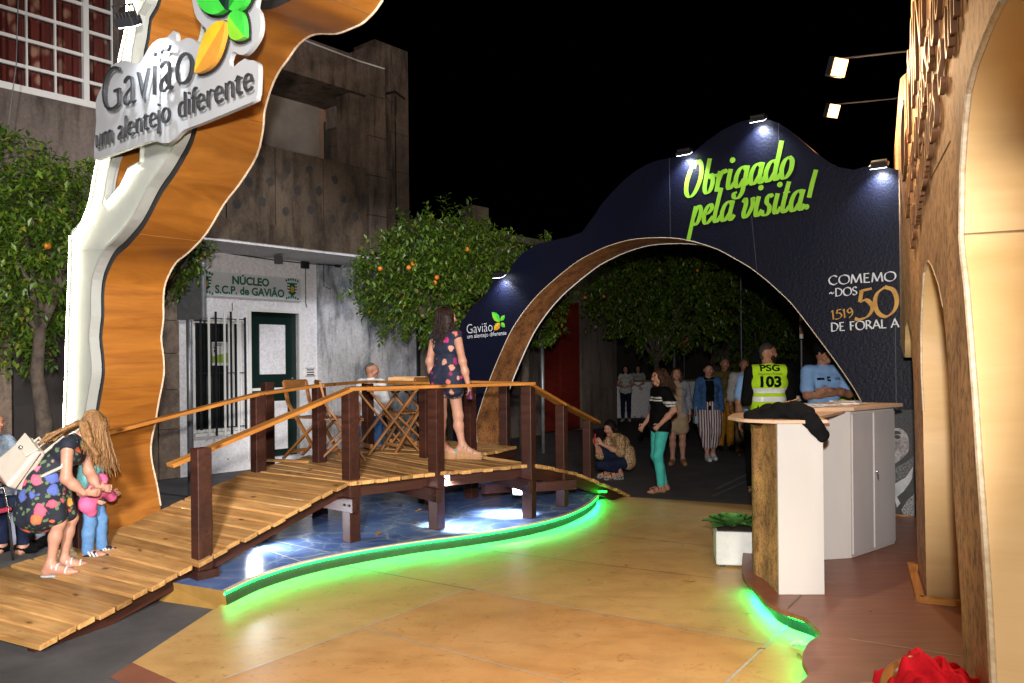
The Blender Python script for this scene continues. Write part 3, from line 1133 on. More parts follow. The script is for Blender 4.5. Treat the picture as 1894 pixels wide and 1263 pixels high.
for px, py in ((250, 230), (330, 190), (300, 120), (420, 170)):
    a, z = sp(px, py)
    b.tube([at_(a, z, SS + .03), at_(a, z, ST - .02)], 0.02, 8)
b.build('standoff', DMETAL, sign)


def line_frame(p0, p1, s):
    a, b_ = V((*sp(*p0, s),)), V((*sp(*p1, s),))
    d = b_ - a
    L = d.length
    d.normalize()
    x3 = EE * d.x + UP * d.y
    y3 = UP * d.x - EE * d.y
    return at_(a.x, a.y, s), x3, y3, L


def fit_text(s, p0, p1, pl, extrude, offset, m, parent, sizef=None, shear=0.0, name='lettering'):
    """text whose base line runs from pixel p0 to pixel p1 on the plane pl"""
    o, x3, y3, L = line_frame(p0, p1, pl)
    me = text_mesh(s, 1.0, Matrix.Identity(4))
    w = max(v.co.x for v in me.vertices) - min(v.co.x for v in me.vertices)
    x0 = min(v.co.x for v in me.vertices)
    size = sizef or L / w
    M4 = frame(o, x3, y3) @ Matrix.Translation((-x0 * L / w, 0, 0))
    me2 = text_mesh(s, size, M4, extrude=extrude, offset=offset * size, shear=shear, sx=(L / w) / size)
    return mesh_obj(name, me2, [m], parent)


fit_text('Gavião', (189, 213), (358, 152), SS - 0.04, 0.010, -0.024, CHAR, sign, 0.49)
fit_text('um alentejo', (178, 276), (315, 225), SS - 0.038, 0.009, -0.020, CHAR, sign, 0.245)
fit_text('diferente', (330, 221), (468, 166), SS - 0.038, 0.009, -0.020, CHAR, sign, 0.245)


def leaf_pair(o_, tip, half, root, plane_pt, m1, m2, edge_m, parent, depth=0.03, curve=0.0):
    """a leaf of two halves standing on a dark backing; o_ and tip are 3-D points, half its half-width"""
    ax = tip - o_
    L = ax.length
    ax.normalize()
    nn = root
    sd = nn.cross(ax).normalized()
    prof = [(t / 12, math.sin(PI * (t / 12) ** .9) ** .85) for t in range(13)]
    for sgn, m in ((1, m1), (-1, m2)):
        P = [o_ + ax * (t * L) + sd * (sgn * w * half + 0 * t) for t, w in prof]
        mid = [o_ + ax * L, o_]
        loop = P + []
        n = len(loop)
        vs = [p + nn * depth for p in loop] + [p for p in loop]
        fs = [tuple(range(n)), tuple(range(n, 2 * n))[::-1]] + [(i, i + n, (i + 1) % n + n, (i + 1) % n) for i in range(n)]
        MB().add(vs, fs).build('leaf_half', m, parent)
    P = [o_ - ax * .012 + ax * (t * (L + .024)) + sd * (w * (half + .014)) for t, w in prof] + [o_ - ax * .012 + ax * (t * (L + .024)) - sd * (w * (half + .014)) for t, w in prof[-2:0:-1]]
    n = len(P)
    vs = [p - nn * .002 for p in P] + [p - nn * .010 for p in P]
    MB().add(vs, [tuple(range(n)), tuple(range(n, 2 * n))[::-1]] + [(i, i + n, (i + 1) % n + n, (i + 1) % n) for i in range(n)]).build('leaf_backing', edge_m, parent)


def sp3(px, py, s=SS - 0.03):
    return on_plane(px, py, DF, s)


KN = sp3(428, 32)
leaf_pair(sp3(424, 42), sp3(367, 137), 0.115, -DF, None, GREENS[4], GREENS[3], BLACK, sign, 0.03)
leaf_pair(sp3(430, 31), sp3(460, 70), 0.085, -DF, None, GREENS[0], GREENS[2], BLACK, sign, 0.03)
leaf_pair(sp3(424, 20), sp3(360, -75), 0.15, -DF, None, GREENS[0], GREENS[5], BLACK, sign, 0.03)
leaf_pair(sp3(431, 20), sp3(478, -55), 0.10, -DF, None, GREENS[1], GREENS[0], BLACK, sign, 0.03)
b = MB(); b.tube([sp3(424, 42), KN, sp3(430, 18)], 0.012, 6); b.build('stalk', CHAR, sign)
# cool flood lamp shining on the board
q = on_plane(240, 48, DF, SS - 0.22)
small_flood(q, on_plane(290, 190, DF, SS + .02), 42, 'cool white flood lamp clamped above the name board', sz=.09, angle=140)

# ------------------------------------------------------------------ dark arch across the street
AR = on_z(1690, 955, ZB)
PHI = math.radians(55)
AW = V((-math.sin(PHI), math.cos(PHI), 0))      # along the panel, leftwards (away)
AN = V((math.cos(PHI), math.sin(PHI), 0))       # away from us
AC = AN.dot(AR)
AT = 0.55


def ap(px, py, off=0.0):
    q = on_plane(px, py, AN, AC + off)
    return ((q - AR).dot(-AW), q.z)              # x to the right in the picture


top_px = [(838, 700), (845, 618), (854, 595), (868, 574), (884, 558), (899, 543), (911, 522), (918, 513), (930, 510), (940, 506), (950, 486), (966, 468), (994, 451), (1025, 444), (1052, 438), (1077, 429), (1086, 416), (1099, 399), (1112, 378), (1134, 353), (1154, 333), (1174, 317), (1194, 305), (1214, 297), (1250, 290), (1268, 287), (1283, 281), (1307, 261), (1335, 241), (1355, 231), (1375, 223), (1407, 219), (1425, 222), (1439, 227), (1457, 238), (1475, 253), (1507, 281), (1535, 301), (1552, 309), (1580, 314), (1596, 309), (1616, 305), (1652, 312), (1696, 322)]
open_px = [(1640, 900), (1622, 800), (1592, 741), (1576, 713), (1543, 665), (1507, 617), (1467, 565), (1441, 539), (1415, 516), (1386, 494), (1355, 476), (1327, 461), (1295, 450), (1270, 444), (1242, 440), (1200, 440), (1162, 444), (1122, 456), (1096, 468), (1070, 482), (1046, 500), (1022, 520), (1000, 540), (981, 561), (962, 586), (945, 613), (932, 640), (921, 665), (909, 694), (899, 721), (888, 755), (881, 782), (883, 822)]
topc = [ap(*p) for p in top_px]
opn = catmull([ap(*p) for p in open_px], 2)
x_r = ap(1692, 955)[0]
poly = [(topc[0][0] - .02, 0.0)] + topc + [(x_r, topc[-1][1]), (x_r, 0.0), (opn[0][0], 0.0)] + opn + [(opn[-1][0], 0.0)]
MA = frame(AR - V((0, 0, AR.z)), -AW, UP, -AN)
arch = thing('thank_you_arch', 'dark navy archway thanking visitors, cork lining, spanning the street', 'arch', tuple(AR))
me = poly_mesh([poly], AT, MA)


def arch_fn(p):
    if abs(p.normal.dot(AN)) > .7:
        return 0
    c = p.center
    lx = (c - AR).dot(-AW)
    inside = opn[-1][0] - .02 < lx < opn[0][0] + .02
    # the opening's faces lie below the panel's top outline
    return 1 if inside and any(abs(lx - a) < .2 and abs(c.z - z) < .2 for a, z in opn) and c.z < 3.45 else (1 if inside and c.z < 1.3 else 2)


mesh_obj('panel', me, [NAVY, CORK, EDGE], arch, fn=arch_fn)


def a3(lx, z, off=0.0):
    return V((AR.x, AR.y, 0)) - AW * lx + AN * off + V((0, 0, z))


b = MB()
b.tube([a3(x, z, AT) for x, z in opn], 0.010, 6)
b.build('edge_band', WHITE, arch)
b = MB()
b.tube([a3(x, z, -0.001) for x, z in opn], 0.005, 6)
b.build('edge_band', EDGE, arch)
# panel joints
b = MB()
for (p0, p1) in (((1238, 292), (1240, 438)), ((1390, 400), (1400, 500)), ((1656, 585), (1660, 950)), ((1440, 228), (1441, 300))):
    q0, q1 = ap(*p0), ap(*p1)
    b.bar(a3(*q0, -.001), a3(*q1, -.001), 0.006, 0.004, up=AN)
b.build('joint', mat('panel joint', (0.05, 0.05, 0.07), 0.5), arch)
# ---- hand-drawn lettering: strokes as flat ribbons cut from vinyl
SCRIPT = {
 'O': (1.12, [[(.62, 1.72), (.38, 1.66), (.14, 1.3), (.02, .75), (.10, .22), (.36, .0), (.66, .2), (.88, .8), (.86, 1.4), (.66, 1.75), (.44, 1.72), (.34, 1.45)]], []),
 'b': (.80, [[(.20, 1.75), (.15, 1.0), (.13, .32), (.28, .03), (.50, .12), (.60, .5), (.52, .86), (.40, .92), (.34, .72)], [(.54, .82), (.70, .86), (.86, .78)]], []),
 'r': (.66, [[(.18, 1.0), (.15, .5), (.13, .0)], [(.14, .45), (.30, .88), (.46, 1.0), (.58, .84)]], []),
 'i': (.50, [[(.17, 1.0), (.13, .42), (.18, .07), (.34, .05), (.52, .3)]], [(.20, 1.42, .155)]),
 'g': (.90, [[(.62, .82), (.46, .98), (.20, .84), (.08, .45), (.18, .06), (.38, .06), (.58, .36)], [(.70, 1.0), (.64, .2), (.58, -.28), (.38, -.52), (.14, -.46), (.10, -.28), (.26, -.22)], [(.62, .05), (.78, .10), (.95, .34)]], []),
 'a': (.88, [[(.62, .82), (.46, .98), (.20, .84), (.08, .45), (.18, .06), (.38, .06), (.58, .36)], [(.68, 1.0), (.62, .5), (.63, .12), (.76, .03), (.92, .26)]], []),
 'd': (.90, [[(.62, .82), (.46, .98), (.20, .84), (.08, .45), (.18, .06), (.38, .06), (.58, .36)], [(.74, 1.85), (.67, 1.0), (.62, .45), (.64, .1), (.78, .03), (.94, .26)]], []),
 'o': (.78, [[(.40, .98), (.18, .84), (.08, .45), (.20, .05), (.42, .05), (.62, .36), (.62, .76), (.47, .96), (.40, .98)]], []),
 'p': (.80, [[(.20, 1.0), (.14, .3), (.06, -.78)], [(.15, .40), (.30, .88), (.46, .98), (.61, .72), (.56, .26), (.40, .03), (.26, .10)]], []),
 'e': (.70, [[(.12, .48), (.38, .56), (.54, .78), (.42, .98), (.20, .84), (.08, .44), (.20, .05), (.42, .04), (.70, .34)]], []),
 'l': (.50, [[(.24, 1.75), (.17, 1.0), (.12, .36), (.18, .06), (.34, .05), (.52, .30)]], []),
 'v': (.78, [[(.0, .80), (.12, .98), (.20, .70), (.15, .24), (.28, .03), (.50, .22), (.64, .62), (.58, .95), (.72, .86)]], []),
 's': (.66, [[(.02, .26), (.12, .05), (.32, .01), (.48, .16), (.44, .42), (.24, .62), (.22, .86), (.38, 1.0), (.54, .86)]], []),
 't': (.52, [[(.24, 1.5), (.17, .95), (.12, .34), (.18, .06), (.34, .05), (.54, .30)], [(.0, .98), (.42, .98)]], []),
 '!': (.45, [[(.34, 1.85), (.26, 1.2), (.22, .55)]], [(.17, .12, .15)]),
 ' ': (.48, [], []),
}
CAPS = {
 'C': (.90, [[(.76, .84), (.5, 1), (.16, .82), (.03, .5), (.16, .16), (.5, 0), (.78, .16)]]),
 'O': (1.06, [[(.5, 1), (.16, .84), (.04, .5), (.16, .14), (.5, 0), (.84, .16), (.96, .5), (.84, .86), (.5, 1)]]),
 'M': (1.10, [[(.06, 0), (.17, 1)], [(.17, 1), (.5, .08)], [(.5, .08), (.84, 1)], [(.84, 1), (.96, 0)]]),
 'E': (.72, [[(.12, 0), (.12, 1)], [(.06, .97), (.55, .97)], [(.12, .52), (.48, .52)], [(.06, .03), (.60, .03)]]),
 'D': (.97, [[(.12, 0), (.12, 1)], [(.04, .97), (.4, .97), (.75, .76), (.82, .46), (.62, .12), (.3, .03), (.04, .03)]]),
 'S': (.64, [[(.52, .84), (.32, 1), (.08, .80), (.16, .58), (.44, .40), (.50, .18), (.28, 0), (.04, .14)]]),
 'F': (.68, [[(.12, 0), (.12, 1)], [(.06, .97), (.56, .97)], [(.12, .52), (.46, .52)]]),
 'R': (.80, [[(.12, 0), (.12, 1)], [(.06, .97), (.38, .97), (.56, .76), (.42, .52), (.14, .48)], [(.32, .5), (.76, 0)]]),
 'A': (.88, [[(.02, 0), (.42, 1)], [(.40, 1), (.82, 0)], [(.18, .35), (.66, .35)]]),
 'L': (.64, [[(.12, 0), (.12, 1)], [(.06, .03), (.58, .03)]]),
 '1': (.42, [[(.20, 0), (.20, 1)], [(.04, .82), (.2, .98)]]),
 '5': (.66, [[(.62, 1), (.22, .96)], [(.24, .97), (.14, .58)], [(.14, .58), (.40, .62), (.60, .36), (.42, .08), (.10, -.02), (-.10, .02)]]),
 '9': (.66, [[(.55, .74), (.34, 1), (.10, .74), (.28, .48), (.54, .70), (.50, .30), (.18, -.05)]]),
 '0': (.90, [[(.44, 1), (.14, .80), (.04, .48), (.14, .14), (.42, 0), (.72, .18), (.84, .5), (.74, .86), (.44, 1)]]),
 '~': (.70, [[(.02, .36), (.18, .54), (.40, .36), (.58, .52)]]),
 ' ': (.45, []),
}


def stroke_text(s, font, o, x3, y3, n3, width, name, m, parent, thick, thin, shear=0.0, height=None, lift=0.004, nib=None):
    """letters drawn as ribbons; total width in metres; letter height = width-scale unless given"""
    adv = sum(font[c][0] for c in s)
    sx = width / adv
    sy = height or sx
    b = MB()
    x = 0.0
    k = 0
    for c in s:
        e = font[c]
        for st in e[1]:
            P = catmull(st, 7) if len(st) > 2 else [st[0], st[1]]
            P = [(x + p[0] + shear * p[1] * sy / sx, p[1]) for p in P]
            pts = [o + x3 * (px * sx) + y3 * (py * sy) + n3 * (lift + 0.0006 * (k % 5)) for px, py in P]
            W_ = []
            for i in range(len(pts)):
                t = (pts[min(i + 1, len(pts) - 1)] - pts[max(i - 1, 0)]).normalized()
                if nib is None:
                    a = abs(t.dot(y3)) ** 1.3
                else:
                    a = abs(t.dot(x3) * math.sin(nib) * -1 + t.dot(y3) * math.cos(nib))
                w = (thin + (thick - thin) * a) * (sx if nib is None else sy)
                W_.append(w)
            b.ribbon(pts, W_, n3)
            k += 1
        for dot in (e[2] if len(e) > 2 else []):
            cx_, cy_ = x + dot[0] + shear * dot[1] * sy / sx, dot[1]
            c3 = o + x3 * (cx_ * sx) + y3 * (cy_ * sy) + n3 * lift
            ring = [c3 + (x3 * math.cos(t * PI / 8) + y3 * math.sin(t * PI / 8)) * dot[2] * (sx * 1.1 if nib is None else sy) for t in range(16)]
            b.add(ring, [tuple(range(16))])
        x += e[0]
    return b.build(name, m, parent)


def aframe(p0, p1):
    q0, q1 = V(ap(*p0)), V(ap(*p1))
    d = q1 - q0
    Lw = d.length
    d.normalize()
    x3 = -AW * d.x + UP * d.y
    y3 = -AW * -d.y + UP * d.x
    return a3(q0.x, q0.y), x3, y3, Lw


o, x3, y3, Lw = aframe((1266, 366), (1462, 328))
sc_ = Lw / 6.4
stroke_text('Obrigado', SCRIPT, o, x3, y3, -AN, Lw * 1.02, 'lettering', LIME, arch, .28, .095, shear=.22, height=abs(ap(1360, 300)[1] - ap(1360, 337)[1]))
o, x3, y3, Lw = aframe((1276, 418), (1500, 386))
stroke_text('pela visita!', SCRIPT, o, x3, y3, -AN, Lw * 1.0, 'lettering', LIME, arch, .28, .095, shear=.22, height=abs(ap(1360, 360)[1] - ap(1360, 396)[1]))


def hgt(px, y0, y1):
    return abs(ap(px, y0)[1] - ap(px, y1)[1])


for s, p0, p1, m, h, th, tn in (('COMEMO', (1533, 527), (1659, 519), VWHITE, hgt(1590, 507, 524), .17, .06), ('~DOS', (1534, 549), (1587, 545), VWHITE, hgt(1560, 532, 547), .17, .06), ('50', (1586, 590), (1664, 583), VGOLD, hgt(1610, 534, 588), .15, .05), ('1519', (1538, 591), (1580, 586), VGOLD, hgt(1560, 570, 587), .16, .06), ('DE FORAL A', (1537, 613), (1664, 605), VWHITE, hgt(1590, 594, 610), .17, .06)):
    o, x3, y3, Lw = aframe(p0, p1)
    stroke_text(s, CAPS, o, x3, y3, -AN, Lw, 'lettering', m, arch, th, tn, height=h, nib=0.45)


def afont(s, p0, p1, hpx, m, off):
    o, x3, y3, Lw = aframe(p0, p1)
    me = text_mesh(s, 1.0, Matrix.Identity(4))
    xs = [v.co.x for v in me.vertices]
    h = hgt(p0[0], p0[1], p0[1] - hpx) / .72
    me2 = text_mesh(s, h, frame(o - AN * .004, x3, y3) @ Matrix.Translation((-min(xs) * h, 0, 0)), offset=off * h, sx=Lw / ((max(xs) - min(xs)) * h))
    mesh_obj('lettering', me2, [m], arch)


afont('Gavião', (864, 617), (912, 612), 18, VWHITE, -.014)
afont('um alentejo diferente', (865, 626), (937, 619), 8, VWHITE, -.004)


def flat_leaf(p0, p1, hw, m1, m2):
    A, B = a3(*ap(*p0)) - AN * .004, a3(*ap(*p1)) - AN * .004
    ax = (B - A); Ln = ax.length; ax.normalize()
    sd = AN.cross(ax).normalized()
    prof = [(0, 0), (.15, .55), (.4, 1), (.7, .8), (1, 0)]
    for sg, m in ((1, m1), (-1, m2)):
        P = [A + ax * t * Ln + sd * sg * w * hw for t, w in prof]
        MB().add(P, [tuple(range(len(P)))]).build('leaf_half', m, arch)


flat_leaf((925, 595), (910, 577), .05, GREENS[0], GREENS[2])
flat_leaf((926, 593), (934, 583), .03, GREENS[0], GREENS[2])
flat_leaf((927, 597), (934, 605), .03, GREENS[0], GREENS[2])
flat_leaf((925, 597), (914, 611), .045, GREENS[3], GREENS[4])

# ---- cool flood lamps clamped along the top of the arch
for i, (px, py, lab) in enumerate(((930, 511, 'small flood lamp on the low left shoulder of the dark arch'), (1270, 287, 'flood lamp on the arch top above the start of the green lettering'), (1405, 226, 'flood lamp on the highest hump of the dark arch'), (1626, 311, 'flood lamp on the arch top nearest the cork portal'))):
    lx, lz = ap(px, py)
    c = a3(lx + .02, lz + .005, -0.115)
    t = thing('arch_lamp', lab, 'flood lamp', tuple(c), 'cool flood lamps along the arch')
    b = MB()
    dn = (V((0, 0, -1)) + AN * 0.5).normalized()
    fw = AN - dn * AN.dot(dn); fw.normalize()
    b.obox(c, -AW * .085, fw * .06, dn * .016)
    b.obox(c - dn * .03, -AW * .07, fw * .035, dn * .016)
    b.build('housing', DMETAL, t, bevel=.004)
    b = MB(); b.obox(c + dn * .018, -AW * .075, fw * .05, dn * .003); b.build('lens', LAMPW, t)
    b = MB(); b.tube([c - dn * .03, a3(lx, lz + .05, -.02), a3(lx, lz - .04, .05)], .007, 6); b.build('bracket', DMETAL, t)
    lo = lamp('arch_light', 'SPOT', c + dn * .03, (52, 66, 72, 70)[i], (0.80, 0.88, 1.0), aim=c + dn, size=.05, angle=118, blend=.7)
    lo.parent = t; lo.matrix_parent_inverse = t.matrix_basis.inverted()

# ------------------------------------------------------------------ bark-faced portal on the right
PT = (1586 - CX) / F
PK = 0.423
ph = math.atan(PT)
PD = V((math.sin(ph), math.cos(ph), 0))          # along the face, away
PN = V((math.cos(ph), -math.sin(ph), 0))         # into the portal (to the right)
PC = PK * math.cos(ph)
PTH = 0.55


def pp(px, py):
    q = on_plane(px, py, PN, PC)
    return (-q.dot(PD), q.z)                     # x towards us, so letters read far -> near


far_px = [(1686, 60), (1681, 131), (1671, 139), (1665, 146), (1661, 186), (1656, 253), (1653, 285), (1652, 356), (1653, 435), (1655, 465), (1657.5, 541), (1660, 612), (1671, 660)]
sm_px = [(1673.5, 661), (1674, 632), (1674.5, 605), (1678, 590), (1682, 602), (1686, 622), (1687, 658), (1689, 693), (1691, 760)]
g0 = [pp(*p) for p in far_px]
g1 = [pp(*p) for p in sm_px]
base_a, base_b = pp(1697, 1037), pp(1714, 1083)
op2_px = [(1707, 760), (1703.5, 693), (1702.5, 617), (1705, 554), (1708, 503), (1712, 487), (1717, 482), (1724, 493), (1736, 526), (1744, 567), (1749, 617), (1753, 668), (1758, 760), (1764, 914), (1777, 1105), (1784, 1263)]
g2 = [pp(*p) for p in op2_px]
near_px = [(1835, 1263), (1826, 1096), (1818, 972), (1808, 831), (1802, 735), (1792, 605), (1786, 529), (1779.5, 478), (1776.5, 440), (1777, 400), (1778, 317), (1784, 226), (1790, 170), (1802, 122), (1822, 67), (1837, 32), (1853, 0)]
g3 = [pp(*p) for p in near_px]


def foot(p0, p1, z):
    t = (z - p0[1]) / (p1[1] - p0[1])
    return (p0[0] + (p1[0] - p0[0]) * t, z)


f2b = foot(g2[-2], g2[-1], ZB)
f3a = foot(g3[1], g3[0], ZB)
ztp = 5.6
xn = -0.9
pl = [(g0[0][0] - .02, ztp)] + g0 + g1 + [(base_a[0], ZB), (base_b[0], ZB)] + g2 + [f2b, f3a] + g3 + [(-1.7, 3.02), (-1.2, 3.0), (-1.0, 2.8), (xn, 2.4), (xn, ztp)]
MPt = frame(PN * PC, -PD, UP, -PN)
portal = thing('bark_portal', 'tall bark-printed portal with plywood jambs and raised lettering at the right edge', 'portal', tuple(PN * (PC + .27) - PD * base_a[0]))
me = poly_mesh([pl], PTH, MPt)
mesh_obj('portal_frame', me, [BARK, PLY], portal, fn=lambda p: 0 if abs(p.normal.dot(PN)) > .7 else 1)


def p3(x, z, off=0.0):
    return PN * (PC + off) - PD * x + V((0, 0, z))


b = MB()
b.tube([p3(x, z, .004) for x, z in g3], .012, 6)
b.tube([p3(x, z, .004) for x, z in g2[:10]], .007, 6)
b.build('edge_band', EDGE, portal)
b = MB()
b.box(tuple(p3(base_a[0] + .02, ZB + .02, .25)), (.60, .03, .04), 0, -ph)
c = p3(base_a[0] - .0, ZB + .02, -.03)
b.bar(p3(base_a[0] - .05, ZB + .018, -.04), p3(base_b[0] + .03, ZB + .018, -.04), .05, .035)
b.bar(p3(base_b[0] + .03, ZB + .018, -.04), p3(base_b[0] + .03, ZB + .018, .6), .05, .035)
b.build('base_batten', RAIL, portal)
b = MB()
zj = pp(1778, 432)[1]
b.bar(p3(g3[9][0] - .002, zj, .01), p3(g3[9][0] - .004, zj, PTH - .01), .004, .005)
zj = pp(1703, 651)[1]
b.bar(p3(g2[2][0] + .003, zj, .01), p3(g2[2][0] + .003, zj, PTH - .01), .004, .005)
b.bar(p3(*pp(1722, 330), -.002), p3(*pp(1758, 260), -.002), .003, .003)
b.build('joint', mat('plywood seam', (0.20, 0.12, 0.05), 0.7), portal)

# raised plywood lettering, three lines climbing towards the near end
LETM = mat('plywood letters', (0.60, 0.37, 0.16), 0.55, (0.5, 0.28, 0.1), 6)
LETE = mat('dark letter edges', (0.13, 0.055, 0.02), 0.7)
q0, q1 = V(pp(1690.5, 472)), V(pp(1786, 0))
d = (q1 - q0).normalized()
x3 = -PD * d.x + UP * d.y
y3 = -PD * -d.y + UP * d.x
lets = thing('portal_lettering', 'three lines of raised plywood letters climbing across the bark face of the portal', 'lettering', tuple(p3(q0.x, q0.y)))
for s, row, off_x, size, ln in (('de amizades e um lugar', 0.0, 0.0, .60, 4.2), ('entre o passado das casas', .42, -.5, .62, 4.8), ('CAMINHOS DO', .86, -1.0, .98, 5.4)):
    o = p3(q0.x, q0.y, 0.0) + x3 * off_x + y3 * row
    me = text_mesh(s, 1.0, Matrix.Identity(4))
    w = max(v.co.x for v in me.vertices)
    me2 = text_mesh(s, size, frame(o - PN * .016, x3, y3), extrude=.012, offset=-.022 * size, shear=.15, sx=ln / (w * size))
    mesh_obj('letter_row', me2, [LETM, LETE], lets, fn=lambda p: 0 if p.normal.dot(PN) < -.7 else 1)

# halogen flood lamps on arms, shining on the portal
arms = [((1681, 94), .50, 'upper warm halogen flood lamp on a thin arm from the portal'), ((1656, 182), .60, 'lower warm halogen flood lamp on a thin arm from the portal')]
for (px, py), Ln, lab in arms:
    r = p3(*pp(px, py))
    h = r - PN * Ln
    t = thing('halogen_lamp', lab, 'flood lamp', tuple(h), 'halogen lamps on the portal arms')
    b = MB(); b.tube([r, h - V((0, 0, -.02))], .008, 6); b.lathe([(.0, 0), (.03, 0)], tuple(r), 8); b.build('arm', DMETAL, t)
    nd = (PN * .62 - V((0, 0, .35)) - PD * .62).normalized()
    s_ = nd.cross(UP).normalized(); u = s_.cross(nd)
    c = h - V((0, 0, .05))
    b = MB(); b.obox(c - nd * .03, s_ * .075, u * .075, nd * .03); b.build('housing', DMETAL, t, bevel=.005)
    b = MB(); b.obox(c + nd * .004, s_ * .066, u * .066, nd * .004); b.build('lens', LAMPY, t)
    lo = lamp('portal_spot', 'SPOT', c + nd * .04, 230, (1.0, .66, .36), aim=c + nd, size=.06, angle=150, blend=.7)
    lo.parent = t; lo.matrix_parent_inverse = t.matrix_basis.inverted()
# bare spots added out of view to light the stage floor and near pier
for yy, en in ((4.6, 95), (2.2, 26)):
    r = PN * (PC - .65) + PD * yy + V((0, 0, 4.3))
    lamp('portal_spot', 'SPOT', r, en, (1.0, .68, .38), aim=r + PN * .75 - V((0, 0, 1.0)), size=.08, angle=160, blend=.7)
# ------------------------------------------------------------------ house front on the left
def f3(a_px, z, off=0.0, y=600):
    """point of the house-front plane at pixel column a_px and height z"""
    q = fac(a_px, y, off)
    return V((q.x, q.y, z))


def fz(px, py, off=0.0):
    return fac(px, py, off).z


def slab(mb, pa, pb, z0, z1, off0, off1, mi=0):
    """block on the front between two pixel columns, two heights, two offsets from the plane"""
    A, B = f3(pa, 0), f3(pb, 0)
    b4 = [A + EE * off0, B + EE * off0, B + EE * off1, A + EE * off1]
    if off1 > off0: b4 = b4[::-1]
    lo = [V((p.x, p.y, z0)) for p in b4]
    hi = [V((p.x, p.y, z1)) for p in b4]
    # keep outward winding
    if (lo[1] - lo[0]).cross(lo[2] - lo[1]).z < 0:
        lo, hi = lo[::-1], hi[::-1]
    mb.hexa(lo, hi, mi)


house = thing('concrete_house', 'house with whitewashed ground floor and stained concrete balcony storey', 'house', tuple(f3(470, 0)))
b = MB()
door_l, door_r = 463, 552
ztop_w = 3.52
# ground-floor wall with real openings for window and door
w_l, w_r, w_b, w_t = 358, 449, fz(400, 799), fz(400, 592)
d_b, d_t = 0.16, fz(508, 578)
slab(b, 329, w_l, 0, ztop_w, 0, -.3)
slab(b, w_l, w_r, 0, w_b, 0, -.3)
slab(b, w_l, w_r, w_t, ztop_w, 0, -.3)
slab(b, w_r, door_l, 0, ztop_w, 0, -.3)
slab(b, door_l, door_r, d_t, ztop_w, 0, -.3)
slab(b, door_l, door_r, 0, d_b, .06, -.3)
slab(b, door_r, 586, 0, ztop_w, 0, -.3)
b.build('front_wall', WHITEWALL, house)
b = MB(); slab(b, 586, 768, 0, 3.9, .035, -.3); b.build('side_wall', PEELWALL, house)
b = MB(); slab(b, 767, 771, 0, 4.3, .09, .04); b.build('drain_pipe', DMETAL, house)
# window: frame, glass, grille
b = MB()
fw = 5
slab(b, w_l, w_l + fw, w_b, w_t, -.04, -.10); slab(b, w_r - fw - 2, w_r, w_b, w_t, -.04, -.10)
slab(b, w_l + fw, w_r - fw - 2, w_b, w_b + .05, -.04, -.10); slab(b, w_l + fw, w_r - fw - 2, w_t - .05, w_t, -.04, -.10)
slab(b, w_l - 2, w_r + 2, w_b - .05, w_b, .06, -.05)
win = b.build('window', WHITE, house)
b = MB(); slab(b, w_l + fw, w_r - fw - 2, w_b + .05, w_t - .05, -.07, -.09); b.build('pane', GLASS, win)
b = MB(); slab(b, 425, 430, w_b + .05, w_t - .05, -.05, -.069); slab(b, 432, 436, w_b + .05, w_t - .05, -.05, -.069); b.build('mullion', WHITE, win)
b = MB()
A = f3(391, fz(391, 676), -.06); B = f3(421, fz(421, 676), -.06); C_ = f3(421, fz(421, 632), -.06); D_ = f3(391, fz(391, 632), -.06)
b.add([A, B, C_, D_], [(0, 1, 2, 3)])
pst = b.build('notice', mat('white paper', (0.6, 0.6, 0.6), 0.7), win)
b = MB()
m1 = A.lerp(D_, .12) + EE * .003; m2 = B.lerp(C_, .12) + EE * .003
b.add([m1, m2, B.lerp(C_, .55) + EE * .003, A.lerp(D_, .38) + EE * .003], [(0, 1, 2, 3)])
b.build('green_print', mat('lime print', (0.25, 0.38, 0.04), 0.7), pst)
b = MB()
for t0, t1, u0, u1 in ((.9, .93, .1, .8), (.84, .87, .1, .6), (.72, .8, .1, .25), (.62, .66, .15, .3), (.55, .68, .12, .2)):
    P = [A.lerp(B, u).lerp(D_.lerp(C_, u), t) + EE * .004 for t, u in ((t0, u0), (t0, u1), (t1, u1), (t1, u0))]
    b.add(P, [(0, 1, 2, 3)])
b.build('print_lines', CHAR, pst)
gr_ = MB(); gw_ = MB()
for px, top, bot in ((371, 588, 795), (399, 577, 805), (427, 577, 802)):
    P = [f3(px, fz(px, bot), .10), f3(px, fz(px, top), .10)]
    gr_.bar(P[0], P[1], .035, .012, up=EE)
for z in (fz(400, 589, .1), fz(400, 690, .1), fz(400, 791, .1)):
    gr_.bar(f3(366, z, .10), f3(453, z, .10), .014, .02, up=EE)
P = [f3(453, fz(453, 792), .10), f3(453, fz(453, 588), .10)]
gr_.bar(P[0], P[1], .035, .012, up=EE)
for px in (370, 451):
    for z in (fz(400, 600), fz(400, 780)):
        gr_.bar(f3(px, z, 0), f3(px, z, .10), .014, .014)
for px, top, bot in ((386, 582, 801), (415, 579, 805), (440, 582, 800)):
    gw_.bar(f3(px, fz(px, bot), .115), f3(px, fz(px, top), .115), .035, .012, up=EE)
gr_.build('grille', DMETAL, house); gw_.build('grille_bars', WHITE, house)
